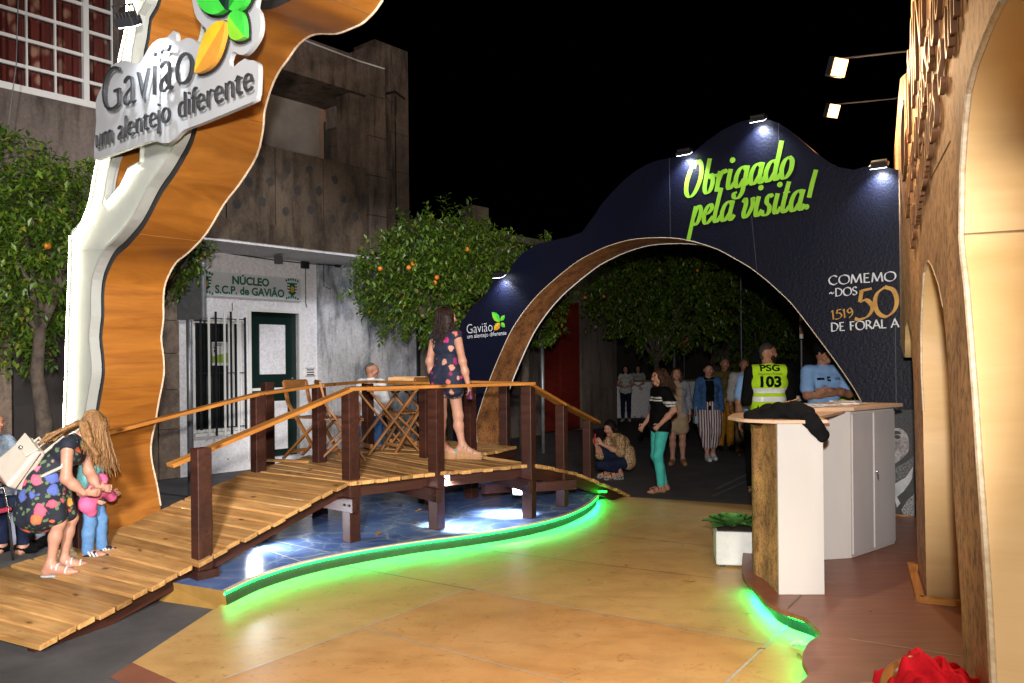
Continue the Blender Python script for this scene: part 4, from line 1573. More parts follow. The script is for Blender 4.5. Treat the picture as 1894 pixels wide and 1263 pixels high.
# door
b = MB()
slab(b, 458, door_l, d_b, d_t + .06, .03, -.1); slab(b, door_r, 557, d_b, d_t + .06, .03, -.1); slab(b, door_l, door_r, d_t, d_t + .06, .03, -.1)
b.build('door_frame', WHITE, house)
b = MB(); slab(b, door_l, door_r, d_b, d_t, -.08, -.13); dr = b.build('door', DGREEN, house)
b = MB(); slab(b, 484, 531, fz(508, 692), fz(508, 600), -.06, -.08); b.build('door_panel', WHITEWALL, dr)
b = MB(); slab(b, 486, 534, fz(508, 832), fz(508, 742), -.06, -.08); b.build('door_panel', WHITEWALL, dr)
b = MB(); slab(b, door_l, door_r, fz(508, 722), fz(508, 717), -.05, -.08); b.build('door_strip', WHITE, dr)
b = MB(); b.ball(f3(540, fz(540, 700), -.05), .025); b.build('handle', CHROME, dr)
# small plaque, meter box, cable
b = MB(); slab(b, 563, 582, fz(572, 696), fz(572, 680), .012, 0); pq = b.build('plaque', WHITE, house)
b = MB()
for k in range(3):
    z = fz(572, 684 + 4.4 * k)
    slab(b, 566, 579, z - .010, z + .010, .0145, .012)
for z in (fz(572, 695.2), fz(572, 680.8)):
    slab(b, 563.4, 581.6, z - .005, z + .005, .0145, .012)
b.build('plaque_text', CHAR, pq)
b = MB(); slab(b, 394, 426, fz(410, 868), fz(410, 831), .012, 0); bx = b.build('meter_box', WHITEWALL, house)
b = MB(); b.ball(f3(419, fz(419, 849), .015), .012, 8, 6); b.build('lock', DMETAL, bx)
b = MB()
b.tube([f3(380, fz(380, 461), .02), f3(430, fz(430, 470), .03), f3(500, fz(500, 480), .02), f3(560, fz(560, 487), .03), f3(622, fz(622, 492), .05)], .010, 5)
b.tube([f3(566, fz(566, 490), .03), f3(566, fz(566, 560), .03), f3(568, fz(568, 568), .03)], .007, 5)
b.tube([f3(600, fz(600, 490), .05), f3(600, fz(600, 530), .05), f3(612, fz(612, 535), .05)], .007, 5)
b.tube([f3(430, fz(430, 560), .01), f3(430, fz(430, 575), .01)], .007, 5)
b.build('cable', DMETAL, house)
b = MB(); slab(b, 557, 569, fz(563, 497), fz(563, 483), .07, 0); slab(b, 618, 626, fz(622, 495), fz(622, 484), .09, .035); b.build('junction_box', DMETAL, house)
# balcony storey
BO = 1.15
bl, brr = 300, 655            # pixel columns measured on the wall plane
S0 = 3.55
A, B = f3(bl, 0), f3(brr, 0)
Lb = (B - A).length


def bslab(mb, u0, u1, z0, z1, o0, o1, mi=0):
    A_, B_ = A + DF * u0, A + DF * u1
    lo = [A_ + EE * o0, A_ + EE * o1, B_ + EE * o1, B_ + EE * o0]
    lo = [V((p.x, p.y, z0)) for p in lo]
    if (lo[1] - lo[0]).cross(lo[2] - lo[1]).z < 0: lo = lo[::-1]
    mb.hexa(lo, [V((p.x, p.y, z1)) for p in lo], mi)


def bu(px, off=BO):
    q = fac(px, 400, off)
    return (V((q.x, q.y, 0)) - A).dot(DF)


Lb = bu(714)
cw = bu(714) - bu(683)
b = MB(); bslab(b, -.6, Lb, S0 - .04, S0, -.2, BO - .02); b.build('soffit', WHITEWALL, house)
zs = fz(500, 402, BO) ; z_par = fz(683, 300, BO); z_lin = fz(683, 165, BO); z_roof = fz(690, 98, BO)
z_par = fz(600, 293, BO); z_lin = fz(600, 152, BO); z_roof = fz(600, 82, BO)
b = MB()
bslab(b, -.6, Lb - cw, S0, S0 + .30, -.2, BO)
b.build('balcony_slab', CONC2, house)
PLUG = mat('dark plug', (0.050, 0.042, 0.036), 0.9, (0.03, 0.026, 0.023), 9)
us = [-.6] + [bu(px) for px in (420, 511, 600, 680)]
for i in range(len(us) - 1):
    b = MB(); bslab(b, us[i] + .008, us[i + 1] - .008, S0 + .30, z_par, BO - .14, BO - .02); pn = b.build('parapet_panel', CONC2, house)
    for fu, fzz in ((.25, .75), (.7, .8), (.45, .5), (.2, .2), (.72, .28), (.9, .55)):
        u = us[i] + (us[i + 1] - us[i]) * fu
        z = S0 + .30 + (z_par - S0 - .30) * fzz
        c = A + DF * u + EE * (BO - .019); c = V((c.x, c.y, z))
        ring = [c + (DF * math.cos(t * PI / 6) + UP * math.sin(t * PI / 6) * 1.15) * .068 * random.uniform(.82, 1.12) + EE * .002 for t in range(12)]
        MB().add(ring, [tuple(range(12))]).build('drain_hole', PLUG, pn)
b = MB(); bslab(b, -.6, Lb - cw, z_lin, z_roof, -.2, BO); b.build('roof_beam', CONC, house)
# corner column of cast blocks
zc = S0 - .02
hts = [fz(698, y, BO) for y in (468, 400, 327, 255, 180, 90)]
for i in range(5):
    b = MB(); bslab(b, Lb - cw, Lb, hts[i] + .008, hts[i + 1], -.2 if i == 4 else .05, BO + .02); b.build('column_block', CONC, house, bevel=.01)
b = MB()
bslab(b, Lb - cw - bu(683) + bu(655), Lb - cw, z_par, z_lin, BO - .45, BO - .10)
b.build('inner_pier', CONC, house)
# back wall of the balcony; flat dark sheet painted for the recess's shade
b = MB(); bslab(b, -.6, bu(640, 0), S0, z_roof, 0, -.2); b.build('balcony_wall', BEIGE, house)
b = MB(); bslab(b, bu(600, 0), bu(655, 0) + .1, S0 + .05, S0 + 2.5, .03, .005); b.build('recess_shade', mat('recess shade tone', (0.05, 0.042, 0.036), 0.9), house)
b = MB(); bslab(b, -.6, bu(590, 0), S0 + 1.85, z_lin, .02, .004); b.build('wall_band', mat('greyish paint', (0.30, 0.26, 0.23), .85, (0.2, 0.17, 0.15), 1.5), house)
b = MB(); bslab(b, bu(602, 0), bu(655, 0), S0 + 2.35, S0 + 2.75, .035, .30); b.build('blind_box', GREYWALL, house)
# main pier behind the balcony corner
zp = [fz(730, y) for y in (480, 390, 320, 250, 180, 92)]
for i in range(5):
    b = MB(); slab(b, 690, 752, zp[i] + .006, zp[i + 1], .12, -.5); b.build('pier_block', CONC, house, bevel=.008)
b = MB()
b.tube([f3(735, fz(735, 185), .14), f3(735, fz(735, 470), .14)], .012, 5)
b.tube([f3(716, fz(716, 182), .15), f3(730, fz(730, 205), .16), f3(745, fz(745, 270), .15), f3(752, fz(752, 292), .13)], .006, 5)
b.tube([f3(716, fz(716, 182), .16), f3(735, fz(735, 178), .18), f3(752, fz(752, 190), .15)], .02, 6)
b.build('cable', DMETAL, house)
b = MB()
pts = [fac(565, 75, BO + .02), fac(620, 96, BO + .02), fac(665, 113, BO + .02), fac(711, 127, BO + .03)]
b.tube(pts, .012, 6)
b.build('white_cable', WHITE, house)
# ceiling lamp under the balcony
q = fac(515, 462, .5)
b = MB(); b.box((q.x, q.y, S0 - .12), (.13, .10, .12), 0, .4); b.tube([V((q.x, q.y, S0 - .05)), V((q.x, q.y, S0 - .06))], .02, 6)
b.build('porch_lamp', DMETAL, house)
# club sign
A1, B1 = f3(374, 0, .05), f3(557, 0, .05)
za, zb = fz(466, 507, .05), fz(466, 548, .05)
zt, zl = fz(557, 516, .05), fz(557, 557, .05)
club = thing('club_sign', 'long grey sign over the door with green club lettering and two crests', 'sign', (A1.x, A1.y, zl))
b = MB()
b.hexa([V((A1.x, A1.y, zl)), V((B1.x, B1.y, zl)), V((B1.x, B1.y, zl)) - EE * .04, V((A1.x, A1.y, zl)) - EE * .04][::-1], [V((A1.x, A1.y, zt)), V((B1.x, B1.y, zt)), V((B1.x, B1.y, zt)) - EE * .04, V((A1.x, A1.y, zt)) - EE * .04][::-1])
b.build('board', mat('pale grey sign face', (0.60, 0.62, 0.65), 0.5, (0.55, 0.57, 0.60), 2), club)


def house_text(s, px0, px1, z, size, m, parent, off=.006, offset=.0):
    a_, b_ = f3(px0, z, .05 + off), f3(px1, z, .05 + off)
    me = text_mesh(s, 1.0, Matrix.Identity(4))
    xs = [v.co.x for v in me.vertices]
    w = max(xs) - min(xs)
    sx = (b_ - a_).length / (w * size)
    me2 = text_mesh(s, size, frame(a_, DF, UP) @ Matrix.Translation((-min(xs) * size * sx, 0, 0)), offset=offset * size, sx=sx)
    mesh_obj('lettering', me2, [m], parent)


hh = zt - zl
house_text('NÚCLEO', 431, 498, zl + hh * .56, hh * .46, SIGNGREEN, club, offset=.04)
house_text('S.C.P. de GAVIÃO', 399, 526, zl + hh * .13, hh * .46, SIGNGREEN, club, offset=.03)
for px in (381, 541):
    c = f3(px, (zt + zl) / 2, .056)
    wv = .098
    sh = [(-1, .9), (1, .9), (1, .1), (.75, -.5), (0, -1), (-.75, -.5), (-1, .1)]
    b = MB(); b.add([c + DF * (x * wv) + UP * (y * wv * 1.25) for x, y in sh], [tuple(range(7))]); cr_ = b.build('crest', SIGNGREEN, club)
    b = MB()
    for z0 in (.62, .22, -.18):
        for s0, s1 in ((-.96, -.52), (.52, .96)):
            b.add([c + EE * .003 + DF * (x * wv) + UP * (y * wv * 1.25) for x, y in ((s0, z0 - .12), (s1, z0 - .12), (s1, z0 + .06), (s0, z0 + .06))], [(0, 1, 2, 3)])
    b.build('crest_stripes', WHITE, cr_)
    b = MB(); ring = [c + EE * .004 + (DF * math.cos(t * PI / 5) * .42 + UP * math.sin(t * PI / 5) * .62) * wv for t in range(10)]
    b.add(ring, [tuple(range(10))]); b.build('crest_emblem', VGOLD, cr_)
    b = MB()
    for k in range(6):
        for sg in (1, -1):
            u = (k - 2.5) * .045
            cc = c + EE * .002 + DF * u + UP * (sg * (wv * 1.55 + (.02 - u * u * 2) * sg * 1))
            b.add([cc + DF * (x * .015) + UP * (y * .02) for x, y in ((-1, -1), (1, -1), (1, 1), (-1, 1))], [(0, 1, 2, 3)])
    b.build('crest_text', SIGNGREEN, cr_)

# neighbouring house to the left
left_h = thing('plaster_house', 'grey plastered house with a white lattice window above a dark wooden door', 'house', tuple(f3(100, 0)))
wz0 = fz(0, 160); wz1 = fz(0, -60)
b = MB()
slab(b, -160, 20, 0, 3.35, 0, -.3); slab(b, 130, 290, 0, 3.35, 0, -.3); slab(b, 20, 130, 2.75, 3.35, 0, -.3)
b.build('ground_floor_wall', STONE, left_h)
b = MB()
slab(b, -160, 300, 3.35, wz0, .02, -.3); slab(b, 215, 300, wz0, 8.5, .02, -.3); slab(b, -160, 215, 7.6, 8.5, .02, -.3)
b.build('upper_wall', GREYWALL, left_h)
hq = [0, .75, 1.35, 1.9, 2.4, 3.0, 3.36]
for i in range(6):
    b = MB(); slab(b, 290, 329, hq[i] + .006, hq[i + 1], .04, -.3); b.build('corner_stone', STONE, left_h, bevel=.008)
b = MB(); slab(b, 20, 130, 0, 2.75, -.12, -.2); dd = b.build('double_door', mat('dark oiled door', (0.022, 0.018, 0.016), .6), left_h)
DPAN = mat('dark door panel', (0.03, 0.024, 0.021), .6)
for p0, p1 in ((25, 70), (80, 125)):
    for z0, z1 in ((.3, 1.2), (1.4, 2.5)):
        b = MB(); slab(b, p0 + 4, p1 - 4, z0, z1, -.10, -.12); b.build('door_panel', DPAN, dd)
# lattice window: real bars, glass behind, curtain behind that
b = MB()
for px in (3, 56, 109):
    slab(b, px - 1.6, px + 1.6, wz0, 7.6, -.02, -.06)
slab(b, 160, 170, wz0, 7.6, .0, -.08); slab(b, 213, 216, wz0, 7.6, -.02, -.06)
for k, yy in enumerate((110, 59, 9, -42)):
    z = fz(0, yy)
    slab(b, -160, 215, z - .022, z + .022, -.024, -.058)
slab(b, -160, 215, wz0 - .02, wz0 + .07, .04, -.08)
lw = b.build('window', WHITE, left_h)
b = MB(); slab(b, -160, 215, wz0, 7.6, -.09, -.10)
m_, nt, N, Lk, bb = nodes_of('thin window glass')
tr_ = N.new('ShaderNodeBsdfTransparent'); gl_ = N.new('ShaderNodeBsdfGlossy'); gl_.inputs['Roughness'].default_value = .05
mx_ = N.new('ShaderNodeMixShader'); mx_.inputs[0].default_value = .07
Lk.new(tr_.outputs[0], mx_.inputs[1]); Lk.new(gl_.outputs[0], mx_.inputs[2]); Lk.new(mx_.outputs[0], nt.nodes['Material Output'].inputs[0])
b.build('pane', m_, lw)
m, nt, N, Lk, bb = nodes_of('red patterned curtain')
mp = mapping(nt, 'Object', (1, 1, 1))
vo = N.new('ShaderNodeTexVoronoi'); vo.inputs['Scale'].default_value = 4.6
Lk.new(mp.outputs[0], vo.inputs['Vector'])
r = ramp(nt, [(.22, (.42, .22, .15)), (.42, (.15, .022, .014))])
Lk.new(vo.outputs['Distance'], r.inputs[0])
n_2 = noise(nt, mapping(nt, 'Object', (7, 7, .4)), 1.5, 4, .6)
r2 = ramp(nt, [(.35, (.5, .5, .5)), (.65, (1.1, 1.1, 1.1))]); Lk.new(n_2.outputs['Fac'], r2.inputs[0])
Lk.new(mix(nt, r.outputs[0], r2.outputs[0], 1.0, 'MULTIPLY'), bb.inputs['Base Color'])
bb.inputs['Roughness'].default_value = .85
CURT = m
b = MB()
A_, B_ = f3(-160, 0, -.22), f3(215, 0, -.22)
nn = 160
vs = []
for i in range(nn + 1):
    t = i / nn
    p = A_.lerp(B_, t) + EE * (.035 * math.sin(t * 110) + .02 * math.sin(t * 47))
    vs += [V((p.x, p.y, wz0)), V((p.x, p.y, 7.6))]
b.add(vs, [(2 * i, 2 * i + 2, 2 * i + 3, 2 * i + 1) for i in range(nn)])
b.build('curtain', CURT, left_h, smooth=True)
b = MB(); slab(b, -160, 215, 7.45, 7.75, .25, .02); b.build('shutter_box', GREYWALL, left_h)
b = MB()
b.tube([fac(34, -10, .5), fac(30, 120, .45), fac(14, 240, .4), fac(8, 280, .4)], .006, 5)
b.build('hanging_cable', METAL, left_h)

# buildings further along the street, seen past and through the arch
red = thing('gate_wall', 'low dark building with a red double gate seen through the arch', 'building', tuple(f3(1040, 0)))
b = MB()
slab(b, 768, 960, 0, 4.45, -.05, -.4); slab(b, 960, 1000, 0, 4.3, 0, -.4); slab(b, 1075, 1140, 0, 4.2, 0, -.4); slab(b, 1000, 1075, 3.2, 4.2, 0, -.4)
b.build('wall', GREYWALL, red)
b = MB(); slab(b, 768, 1140, 4.45, 4.6, .10, -.6); b.build('cornice', GREYWALL, red)
for p0, p1 in ((1000, 1037), (1038, 1075)):
    b = MB(); slab(b, p0, p1, .05, 3.2, -.06, -.12)
    for k in range(5):
        z = .3 + k * .6
        slab(b, p0 + 2, p1 - 2, z, z + .5, -.045, -.06)
    b.build('gate_leaf', REDDOOR, red)
b = MB(); slab(b, 884, 912, 4.6, 5.15, -.1, -.45); b.build('chimney', CONC, red)
b = MB(); slab(b, 996, 1004, 2.0, 2.5, .02, 0); b.build('notice', WHITE, red)
lw_ = thing('garden_wall', 'low pale wall far back behind the two women in the dark', 'wall', (4, 24, 0))
b = MB(); b.box((5.0, 24.5, .55), (6.4, .3, 1.1)); b.build('wall', WHITEWALL, lw_)
b = MB(); b.box((5.0, 24.5, 1.12), (6.5, .36, .06)); b.build('coping', STONE, lw_)
fr = thing('dark_building', 'dark unlit building closing the street in the distance', 'building', (9, 33, 0))
b = MB(); b.box((11, 33, 2.6), (22, 4, 5.2)); b.build('wall', mat('dark brown wall', (.05, .042, .038), .9, (.03, .026, .024), 1), fr)  # far wall in one very dark brown tone
b = MB(); b.box((11, 33, 5.3), (22.6, 4.6, .25)); b.build('roof', mat('old tiles', (.06, .03, .02), .9), fr)
b = MB(); b.box((8.3, 30.98, 1.9), (1.2, .08, 1.5)); b.build('window', GREYWALL, fr)
# ------------------------------------------------------------------ figures: implicit surfaces meshed with surface nets
def A3(p): return np.array(p, float)


def nrmz(v):
    v = A3(v)
    return v / (np.linalg.norm(v) + 1e-9)


class Sdf:
    """union of tapered capsules (a, b, ra, rb, label, flat axis, flat factor)"""

    def __init__(s, k=0.03):
        s.p, s.k = [], k

    def cap(s, a, b, ra, rb=None, lab=0, ax=None, fl=1.0, k=None):
        s.p.append((A3(a), A3(b), ra, ra if rb is None else rb, lab, None if ax is None else nrmz(ax), fl, s.k if k is None else k))
        return s

    def ball(s, c, r, lab=0, ax=None, fl=1.0, k=None):
        return s.cap(c, A3(c) + 1e-5, r, r, lab, ax, fl, k)

    def path(s, pts, rs, lab=0, k=None, ax=None, fl=1.0):
        for i in range(len(pts) - 1):
            s.cap(pts[i], pts[i + 1], rs[i], rs[i + 1], lab, ax, fl, k)
        return s

    def mesh(s, name, mats, res=0.009, fn=None, wob=0.0):
        lo = np.min([np.minimum(p[0], p[1]) - max(p[2], p[3]) for p in s.p], 0) - 4 * res - .01
        hi = np.max([np.maximum(p[0], p[1]) + max(p[2], p[3]) for p in s.p], 0) + 4 * res + .01
        dim = np.ceil((hi - lo) / res).astype(int) + 1
        D = np.full(dim, 1.0, np.float32)
        Lb = np.zeros(dim, np.int8)
        Bd = np.full(dim, 1.0, np.float32)
        for a, b, ra, rb, lab, ax, fl, k in s.p:
            R_ = max(ra, rb) + k + 2 * res + .004
            i0 = np.maximum(((np.minimum(a, b) - R_ - lo) / res).astype(int), 0)
            i1 = np.minimum(((np.maximum(a, b) + R_ - lo) / res).astype(int) + 2, dim)
            X = lo[0] + np.arange(i0[0], i1[0]) * res
            Y = lo[1] + np.arange(i0[1], i1[1]) * res
            Z = lo[2] + np.arange(i0[2], i1[2]) * res
            P = np.stack(np.meshgrid(X, Y, Z, indexing='ij'), -1)
            ba = b - a
            t = np.clip(((P - a) @ ba) / (ba @ ba), 0, 1)
            d = P - a - t[..., None] * ba
            if ax is not None:
                d = d + (d @ ax)[..., None] * ax * (fl - 1.0)
            dist = np.linalg.norm(d, axis=-1) - (ra + (rb - ra) * t)
            sl = (slice(i0[0], i1[0]), slice(i0[1], i1[1]), slice(i0[2], i1[2]))
            o = D[sl]
            h = np.maximum(k - np.abs(o - dist), 0) / max(k, 1e-6)
            D[sl] = np.minimum(o, dist) - h * h * k * 0.25
            m = dist < Bd[sl]
            Bd[sl] = np.where(m, dist, Bd[sl])
            Lb[sl] = np.where(m, lab, Lb[sl])
        if wob:
            G = np.stack(np.meshgrid(*[lo[i] + np.arange(dim[i]) * res for i in range(3)], indexing='ij'), -1)
            D += (wob * (np.sin(G[..., 0] * 31 + 2 * np.sin(G[..., 2] * 23)) * np.sin(G[..., 1] * 27 + 1.3) * np.sin(G[..., 2] * 19 + 2 * np.sin(G[..., 0] * 17)))).astype(np.float32)
        ins = D < 0
        cnt = np.zeros(dim - 1, np.int8)
        for dx in (0, 1):
            for dy in (0, 1):
                for dz in (0, 1):
                    cnt += ins[dx:dim[0] - 1 + dx, dy:dim[1] - 1 + dy, dz:dim[2] - 1 + dz]
        mask = (cnt > 0) & (cnt < 8)
        C = np.argwhere(mask)
        idx = np.full(dim - 1, -1, np.int32)
        idx[mask] = np.arange(len(C))
        acc = np.zeros((len(C), 3)); n = np.zeros(len(C))
        cor = [(x, y, z) for x in (0, 1) for y in (0, 1) for z in (0, 1)]
        for i, c0 in enumerate(cor):
            for c1 in cor[i + 1:]:
                if sum(abs(c0[q] - c1[q]) for q in range(3)) != 1: continue
                d0 = D[C[:, 0] + c0[0], C[:, 1] + c0[1], C[:, 2] + c0[2]]
                d1 = D[C[:, 0] + c1[0], C[:, 1] + c1[1], C[:, 2] + c1[2]]
                x = (d0 < 0) != (d1 < 0)
                t = np.where(x, d0 / np.where(x, d0 - d1, 1), 0)
                acc += np.where(x[:, None], A3(c0) + t[:, None] * (A3(c1) - A3(c0)), 0)
                n += x
        vs = lo + (C + acc / n[:, None]) * res
        vl = Lb[C[:, 0], C[:, 1], C[:, 2]]
        faces = []
        for ax_ in range(3):
            sl0 = [slice(None)] * 3; sl1 = [slice(None)] * 3
            sl0[ax_] = slice(0, -1); sl1[ax_] = slice(1, None)
            a_, b_ = ins[tuple(sl0)], ins[tuple(sl1)]
            E = np.argwhere(a_ != b_)
            u, w = (ax_ + 1) % 3, (ax_ + 2) % 3
            ok = (E[:, u] > 0) & (E[:, w] > 0) & (E[:, u] < dim[u] - 1) & (E[:, w] < dim[w] - 1)
            E = E[ok]
            q = []
            for du, dw in ((-1, -1), (0, -1), (0, 0), (-1, 0)):
                e = E.copy(); e[:, u] += du; e[:, w] += dw
                q.append(idx[e[:, 0], e[:, 1], e[:, 2]])
            q = np.stack(q, 1)
            fl_ = ~a_[E[:, 0], E[:, 1], E[:, 2]]
            q[fl_] = q[fl_][:, ::-1]
            faces.append(q)
        Fq = np.concatenate(faces)
        # one light smoothing pass
        me = bpy.data.meshes.new(name)
        me.from_pydata(vs.tolist(), [], Fq.tolist())
        fl_lab = vl[Fq[:, 0]].astype(int)
        if fn is not None:
            cc = vs[Fq].mean(1)
            fl_lab = np.array([fn(c, l) for c, l in zip(cc, fl_lab)], int)
        for m_ in mats: me.materials.append(m_)
        me.polygons.foreach_set('material_index', fl_lab.tolist())
        me.shade_smooth()
        me.update()
        return me


def cloth(name, c, c2=None, sc=9, rough=.9, bump=.2):
    return mat(name, c, rough, c2 or tuple(x * .72 for x in c), sc, bump=.75, bscale=21, spec=.08)


SKIN = mat('skin', (0.50, 0.265, 0.18), 0.5, (0.43, 0.21, 0.14), 12, spec=.35)
SKIN2 = mat('tanned skin', (0.40, 0.19, 0.115), 0.5, (0.34, 0.15, 0.09), 12, spec=.35)
LIP = mat('lips', (0.36, 0.06, 0.055), .45)
EYE = mat('eyes', (0.02, 0.014, 0.012), .25)
HAIRB = mat('dark brown hair', (0.013, 0.007, 0.005), .5, (0.030, 0.015, 0.010), 3, (22, 22, 2.0), bump=.5, bscale=4, lo=.4, hi=.65, spec=.15)
HAIRK = mat('black hair', (0.006, 0.0045, 0.0045), .5, (0.013, 0.009, 0.008), 3, (22, 22, 2.0), bump=.5, bscale=4, spec=.15)
HAIRG = mat('short grey stubble hair', (0.06, 0.05, 0.045), .8, (0.10, 0.08, 0.07), 30)
HAIRD = mat('short dark cropped hair', (0.022, 0.017, 0.014), .8, (0.04, 0.03, 0.025), 30)
HAIRL = mat('long light brown hair', (0.17, 0.082, 0.030), .45, (0.34, 0.185, 0.075), 3, (26, 26, 1.6), bump=.6, bscale=4, lo=.38, hi=.66, spec=.25)
HAIRM = mat('mid brown wavy hair', (0.035, 0.015, 0.008), .45, (0.08, 0.036, 0.018), 3, (22, 22, 2.5), bump=.6, bscale=4, lo=.38, hi=.66, spec=.25)


def floral(name, ground, cols, sc=11, dens=.42, leaf=True):
    m, nt, N, L, b = nodes_of(name)
    b.inputs['Roughness'].default_value = .8
    mp = mapping(nt, 'Object', (1, 1, 1))
    nz = noise(nt, mp, 16, 3, .5)
    mx = N.new('ShaderNodeMix'); mx.data_type = 'VECTOR'; mx.inputs[0].default_value = .06
    L.new(mp.outputs[0], mx.inputs[4]); L.new(nz.outputs['Color'], mx.inputs[5])
    out = None
    base = ground
    if leaf:
        v2 = N.new('ShaderNodeTexVoronoi'); v2.inputs['Scale'].default_value = sc * 2.1
        L.new(mx.outputs[1], v2.inputs['Vector'])
        rr = ramp(nt, [(.30, (.10, .16, .07)), (.36, ground)])
        L.new(v2.outputs['Distance'], rr.inputs[0])
        base = rr.outputs[0]
    v = N.new('ShaderNodeTexVoronoi'); v.inputs['Scale'].default_value = sc
    L.new(mx.outputs[1], v.inputs['Vector'])
    sep = N.new('ShaderNodeSeparateColor'); L.new(v.outputs['Color'], sep.inputs[0])
    rc = ramp(nt, [((i + .0) / len(cols), c) for i, c in enumerate(cols)])
    rc.color_ramp.interpolation = 'CONSTANT'
    L.new(sep.outputs[0], rc.inputs[0])
    on = N.new('ShaderNodeMath'); on.operation = 'LESS_THAN'; on.inputs[1].default_value = dens
    L.new(sep.outputs[1], on.inputs[0])
    ds = ramp(nt, [(.40, (1, 1, 1)), (.46, (0, 0, 0))]); L.new(v.outputs['Distance'], ds.inputs[0])
    ml = N.new('ShaderNodeMath'); ml.operation = 'MULTIPLY'
    L.new(on.outputs[0], ml.inputs[0]); L.new(ds.outputs[0], ml.inputs[1])
    pet = ramp(nt, [(.08, (.9, .75, .35)), (.14, (1, 1, 1)), (.40, (.75, .6, .6))]); L.new(v.outputs['Distance'], pet.inputs[0])
    colr = mix(nt, rc.outputs[0], pet.outputs[0], .75, 'MULTIPLY')
    L.new(mix(nt, base, colr, ml.outputs[0]), b.inputs['Base Color'])
    return m


def leopard():
    m, nt, N, L, b = nodes_of('leopard print blouse')
    b.inputs['Roughness'].default_value = .7
    mp = mapping(nt, 'Object', (1, 1, 1))
    n = noise(nt, mp, 62, 4, .6, 1.0)
    r = ramp(nt, [(.42, (.02, .013, .01)), (.47, (.36, .20, .08)), (.62, (.58, .42, .25))])
    L.new(n.outputs['Fac'], r.inputs[0]); L.new(r.outputs[0], b.inputs['Base Color'])
    return m


def stripes(name, c1, c2, sc):
    m, nt, N, L, b = nodes_of(name)
    b.inputs['Roughness'].default_value = .85
    mp = mapping(nt, 'Object', (1, 1, .06))
    w = N.new('ShaderNodeTexWave'); w.inputs['Scale'].default_value = sc; w.inputs['Distortion'].default_value = .6
    w.bands_direction = 'X'
    L.new(mp.outputs[0], w.inputs['Vector'])
    r = ramp(nt, [(.35, c1), (.55, c2)])
    L.new(w.outputs['Fac'], r.inputs[0]); L.new(r.outputs[0], b.inputs['Base Color'])
    return m


def lerp(a, b, t): return A3(a) * (1 - t) + A3(b) * t


def standing(h=1.66, fem=True):
    s = h / 1.70
    sw, hw = (.158, .085) if fem else (.188, .085)
    J = dict(pel=(0, 0, .93), wai=(0, .005, 1.10), che=(0, -.005, 1.27), nek=(0, -.02, 1.43), hed=(0, .015, 1.585),
             sL=(-sw, -.01, 1.39), sR=(sw, -.01, 1.39), eL=(-sw - .045, -.03, 1.12), eR=(sw + .045, -.03, 1.12), wL=(-sw - .06, .03, .88), wR=(sw + .06, .03, .88),
             hL=(-hw, 0, .90), hR=(hw, 0, .90), kL=(-hw - .005, .015, .49), kR=(hw + .005, .015, .49), aL=(-hw - .01, -.02, .075), aR=(hw + .01, -.02, .075),
             tL=(-hw - .03, .13, .025), tR=(hw + .03, .13, .025), fv=(0, 1, 0), uv=(0, 0, 1))
    J = {k: A3(v) * (s if k not in ('fv', 'uv') else 1) for k, v in J.items()}
    J['s'] = s
    J['fem'] = fem
    return J


def head(sd, J, lab_skin=0, lab_eye=1, lab_lip=2, beard=None, hair_lab=None):
    s = J['s'] ** .4 if J['s'] < .85 else J['s']
    f, u = nrmz(J['fv']), nrmz(J['uv'])
    l = np.cross(f, u); u = np.cross(l, f)
    c = J['hed']
    q = lambda x, y, z: c + (l * x + f * y + u * z) * s
    sd.ball(q(0, -.012, .022), .088 * s, lab_skin, l, 1.14, .02)
    sd.cap(q(0, .03, .02), q(0, .048, -.072), .068 * s, .036 * s, lab_skin, l, 1.12, .03)
    sd.cap(q(0, .078, .02), q(0, .102, -.018), .009 * s, .015 * s, lab_skin, None, 1, .012)
    for e in (-1, 1):
        sd.cap(q(.038 * e, .07, -.012), q(.048 * e, .03, -.05), .022 * s, .02 * s, lab_skin, None, 1, .02)
        sd.cap(q(.082 * e, -.005, .012), q(.080 * e, -.002, -.025), .015 * s, .009 * s, lab_skin, l, 1.8, .006)
        sd.cap(q(.025 * e, .0835, .012), q(.038 * e, .0785, .012), .0068 * s, .0062 * s, lab_eye, None, 1, .003)
        sd.cap(q(.016 * e, .090, .034), q(.046 * e, .078, .036), .0035 * s, .003 * s, lab_eye, None, 1, .004)
    sd.cap(q(-.017, .083, -.050), q(.017, .083, -.050), .0082 * s, .0082 * s, lab_lip, None, 1, .005)
    sd.cap(c + u * -.05 * s - f * .02 * s, J['nek'], .052 * s, .056 * s, lab_skin, None, 1, .03)
    return q


def hand(sd, w, d, pn, ts, s=1.0, curl=.5, lab=0):
    """w wrist, d pointing direction, pn palm normal, ts thumb side"""
    d, pn = nrmz(d), nrmz(pn)
    ts = nrmz(A3(ts) - d * np.dot(ts, d)); pn = nrmz(pn - d * np.dot(pn, d) - ts * np.dot(pn, ts))
    sd.cap(w, w + d * .075 * s, .024 * s, .032 * s, lab, pn, 1.9, .012)
    for x, ln in ((.028, .070), (.010, .078), (-.009, .072), (-.027, .056)):
        b = w + (d * .085 + ts * x) * s
        m = b + (d * math.cos(curl * .6) + pn * math.sin(curl * .6)) * ln * .5 * s
        e = m + (d * math.cos(curl * 1.5) + pn * math.sin(curl * 1.5)) * ln * .5 * s
        sd.cap(b, m, .0098 * s, .0090 * s, lab, None, 1, .004)
        sd.cap(m, e, .0090 * s, .0075 * s, lab, None, 1, .004)
    b = w + (d * .028 + ts * .024) * s
    m = b + (d * .55 + ts * .75 + pn * .25) * .035 * s
    sd.cap(b, m, .0125 * s, .011 * s, lab, None, 1, .008)
    sd.cap(m, m + (d * .95 + ts * .15 + pn * .3) * .03 * s, .011 * s, .008 * s, lab, None, 1, .004)


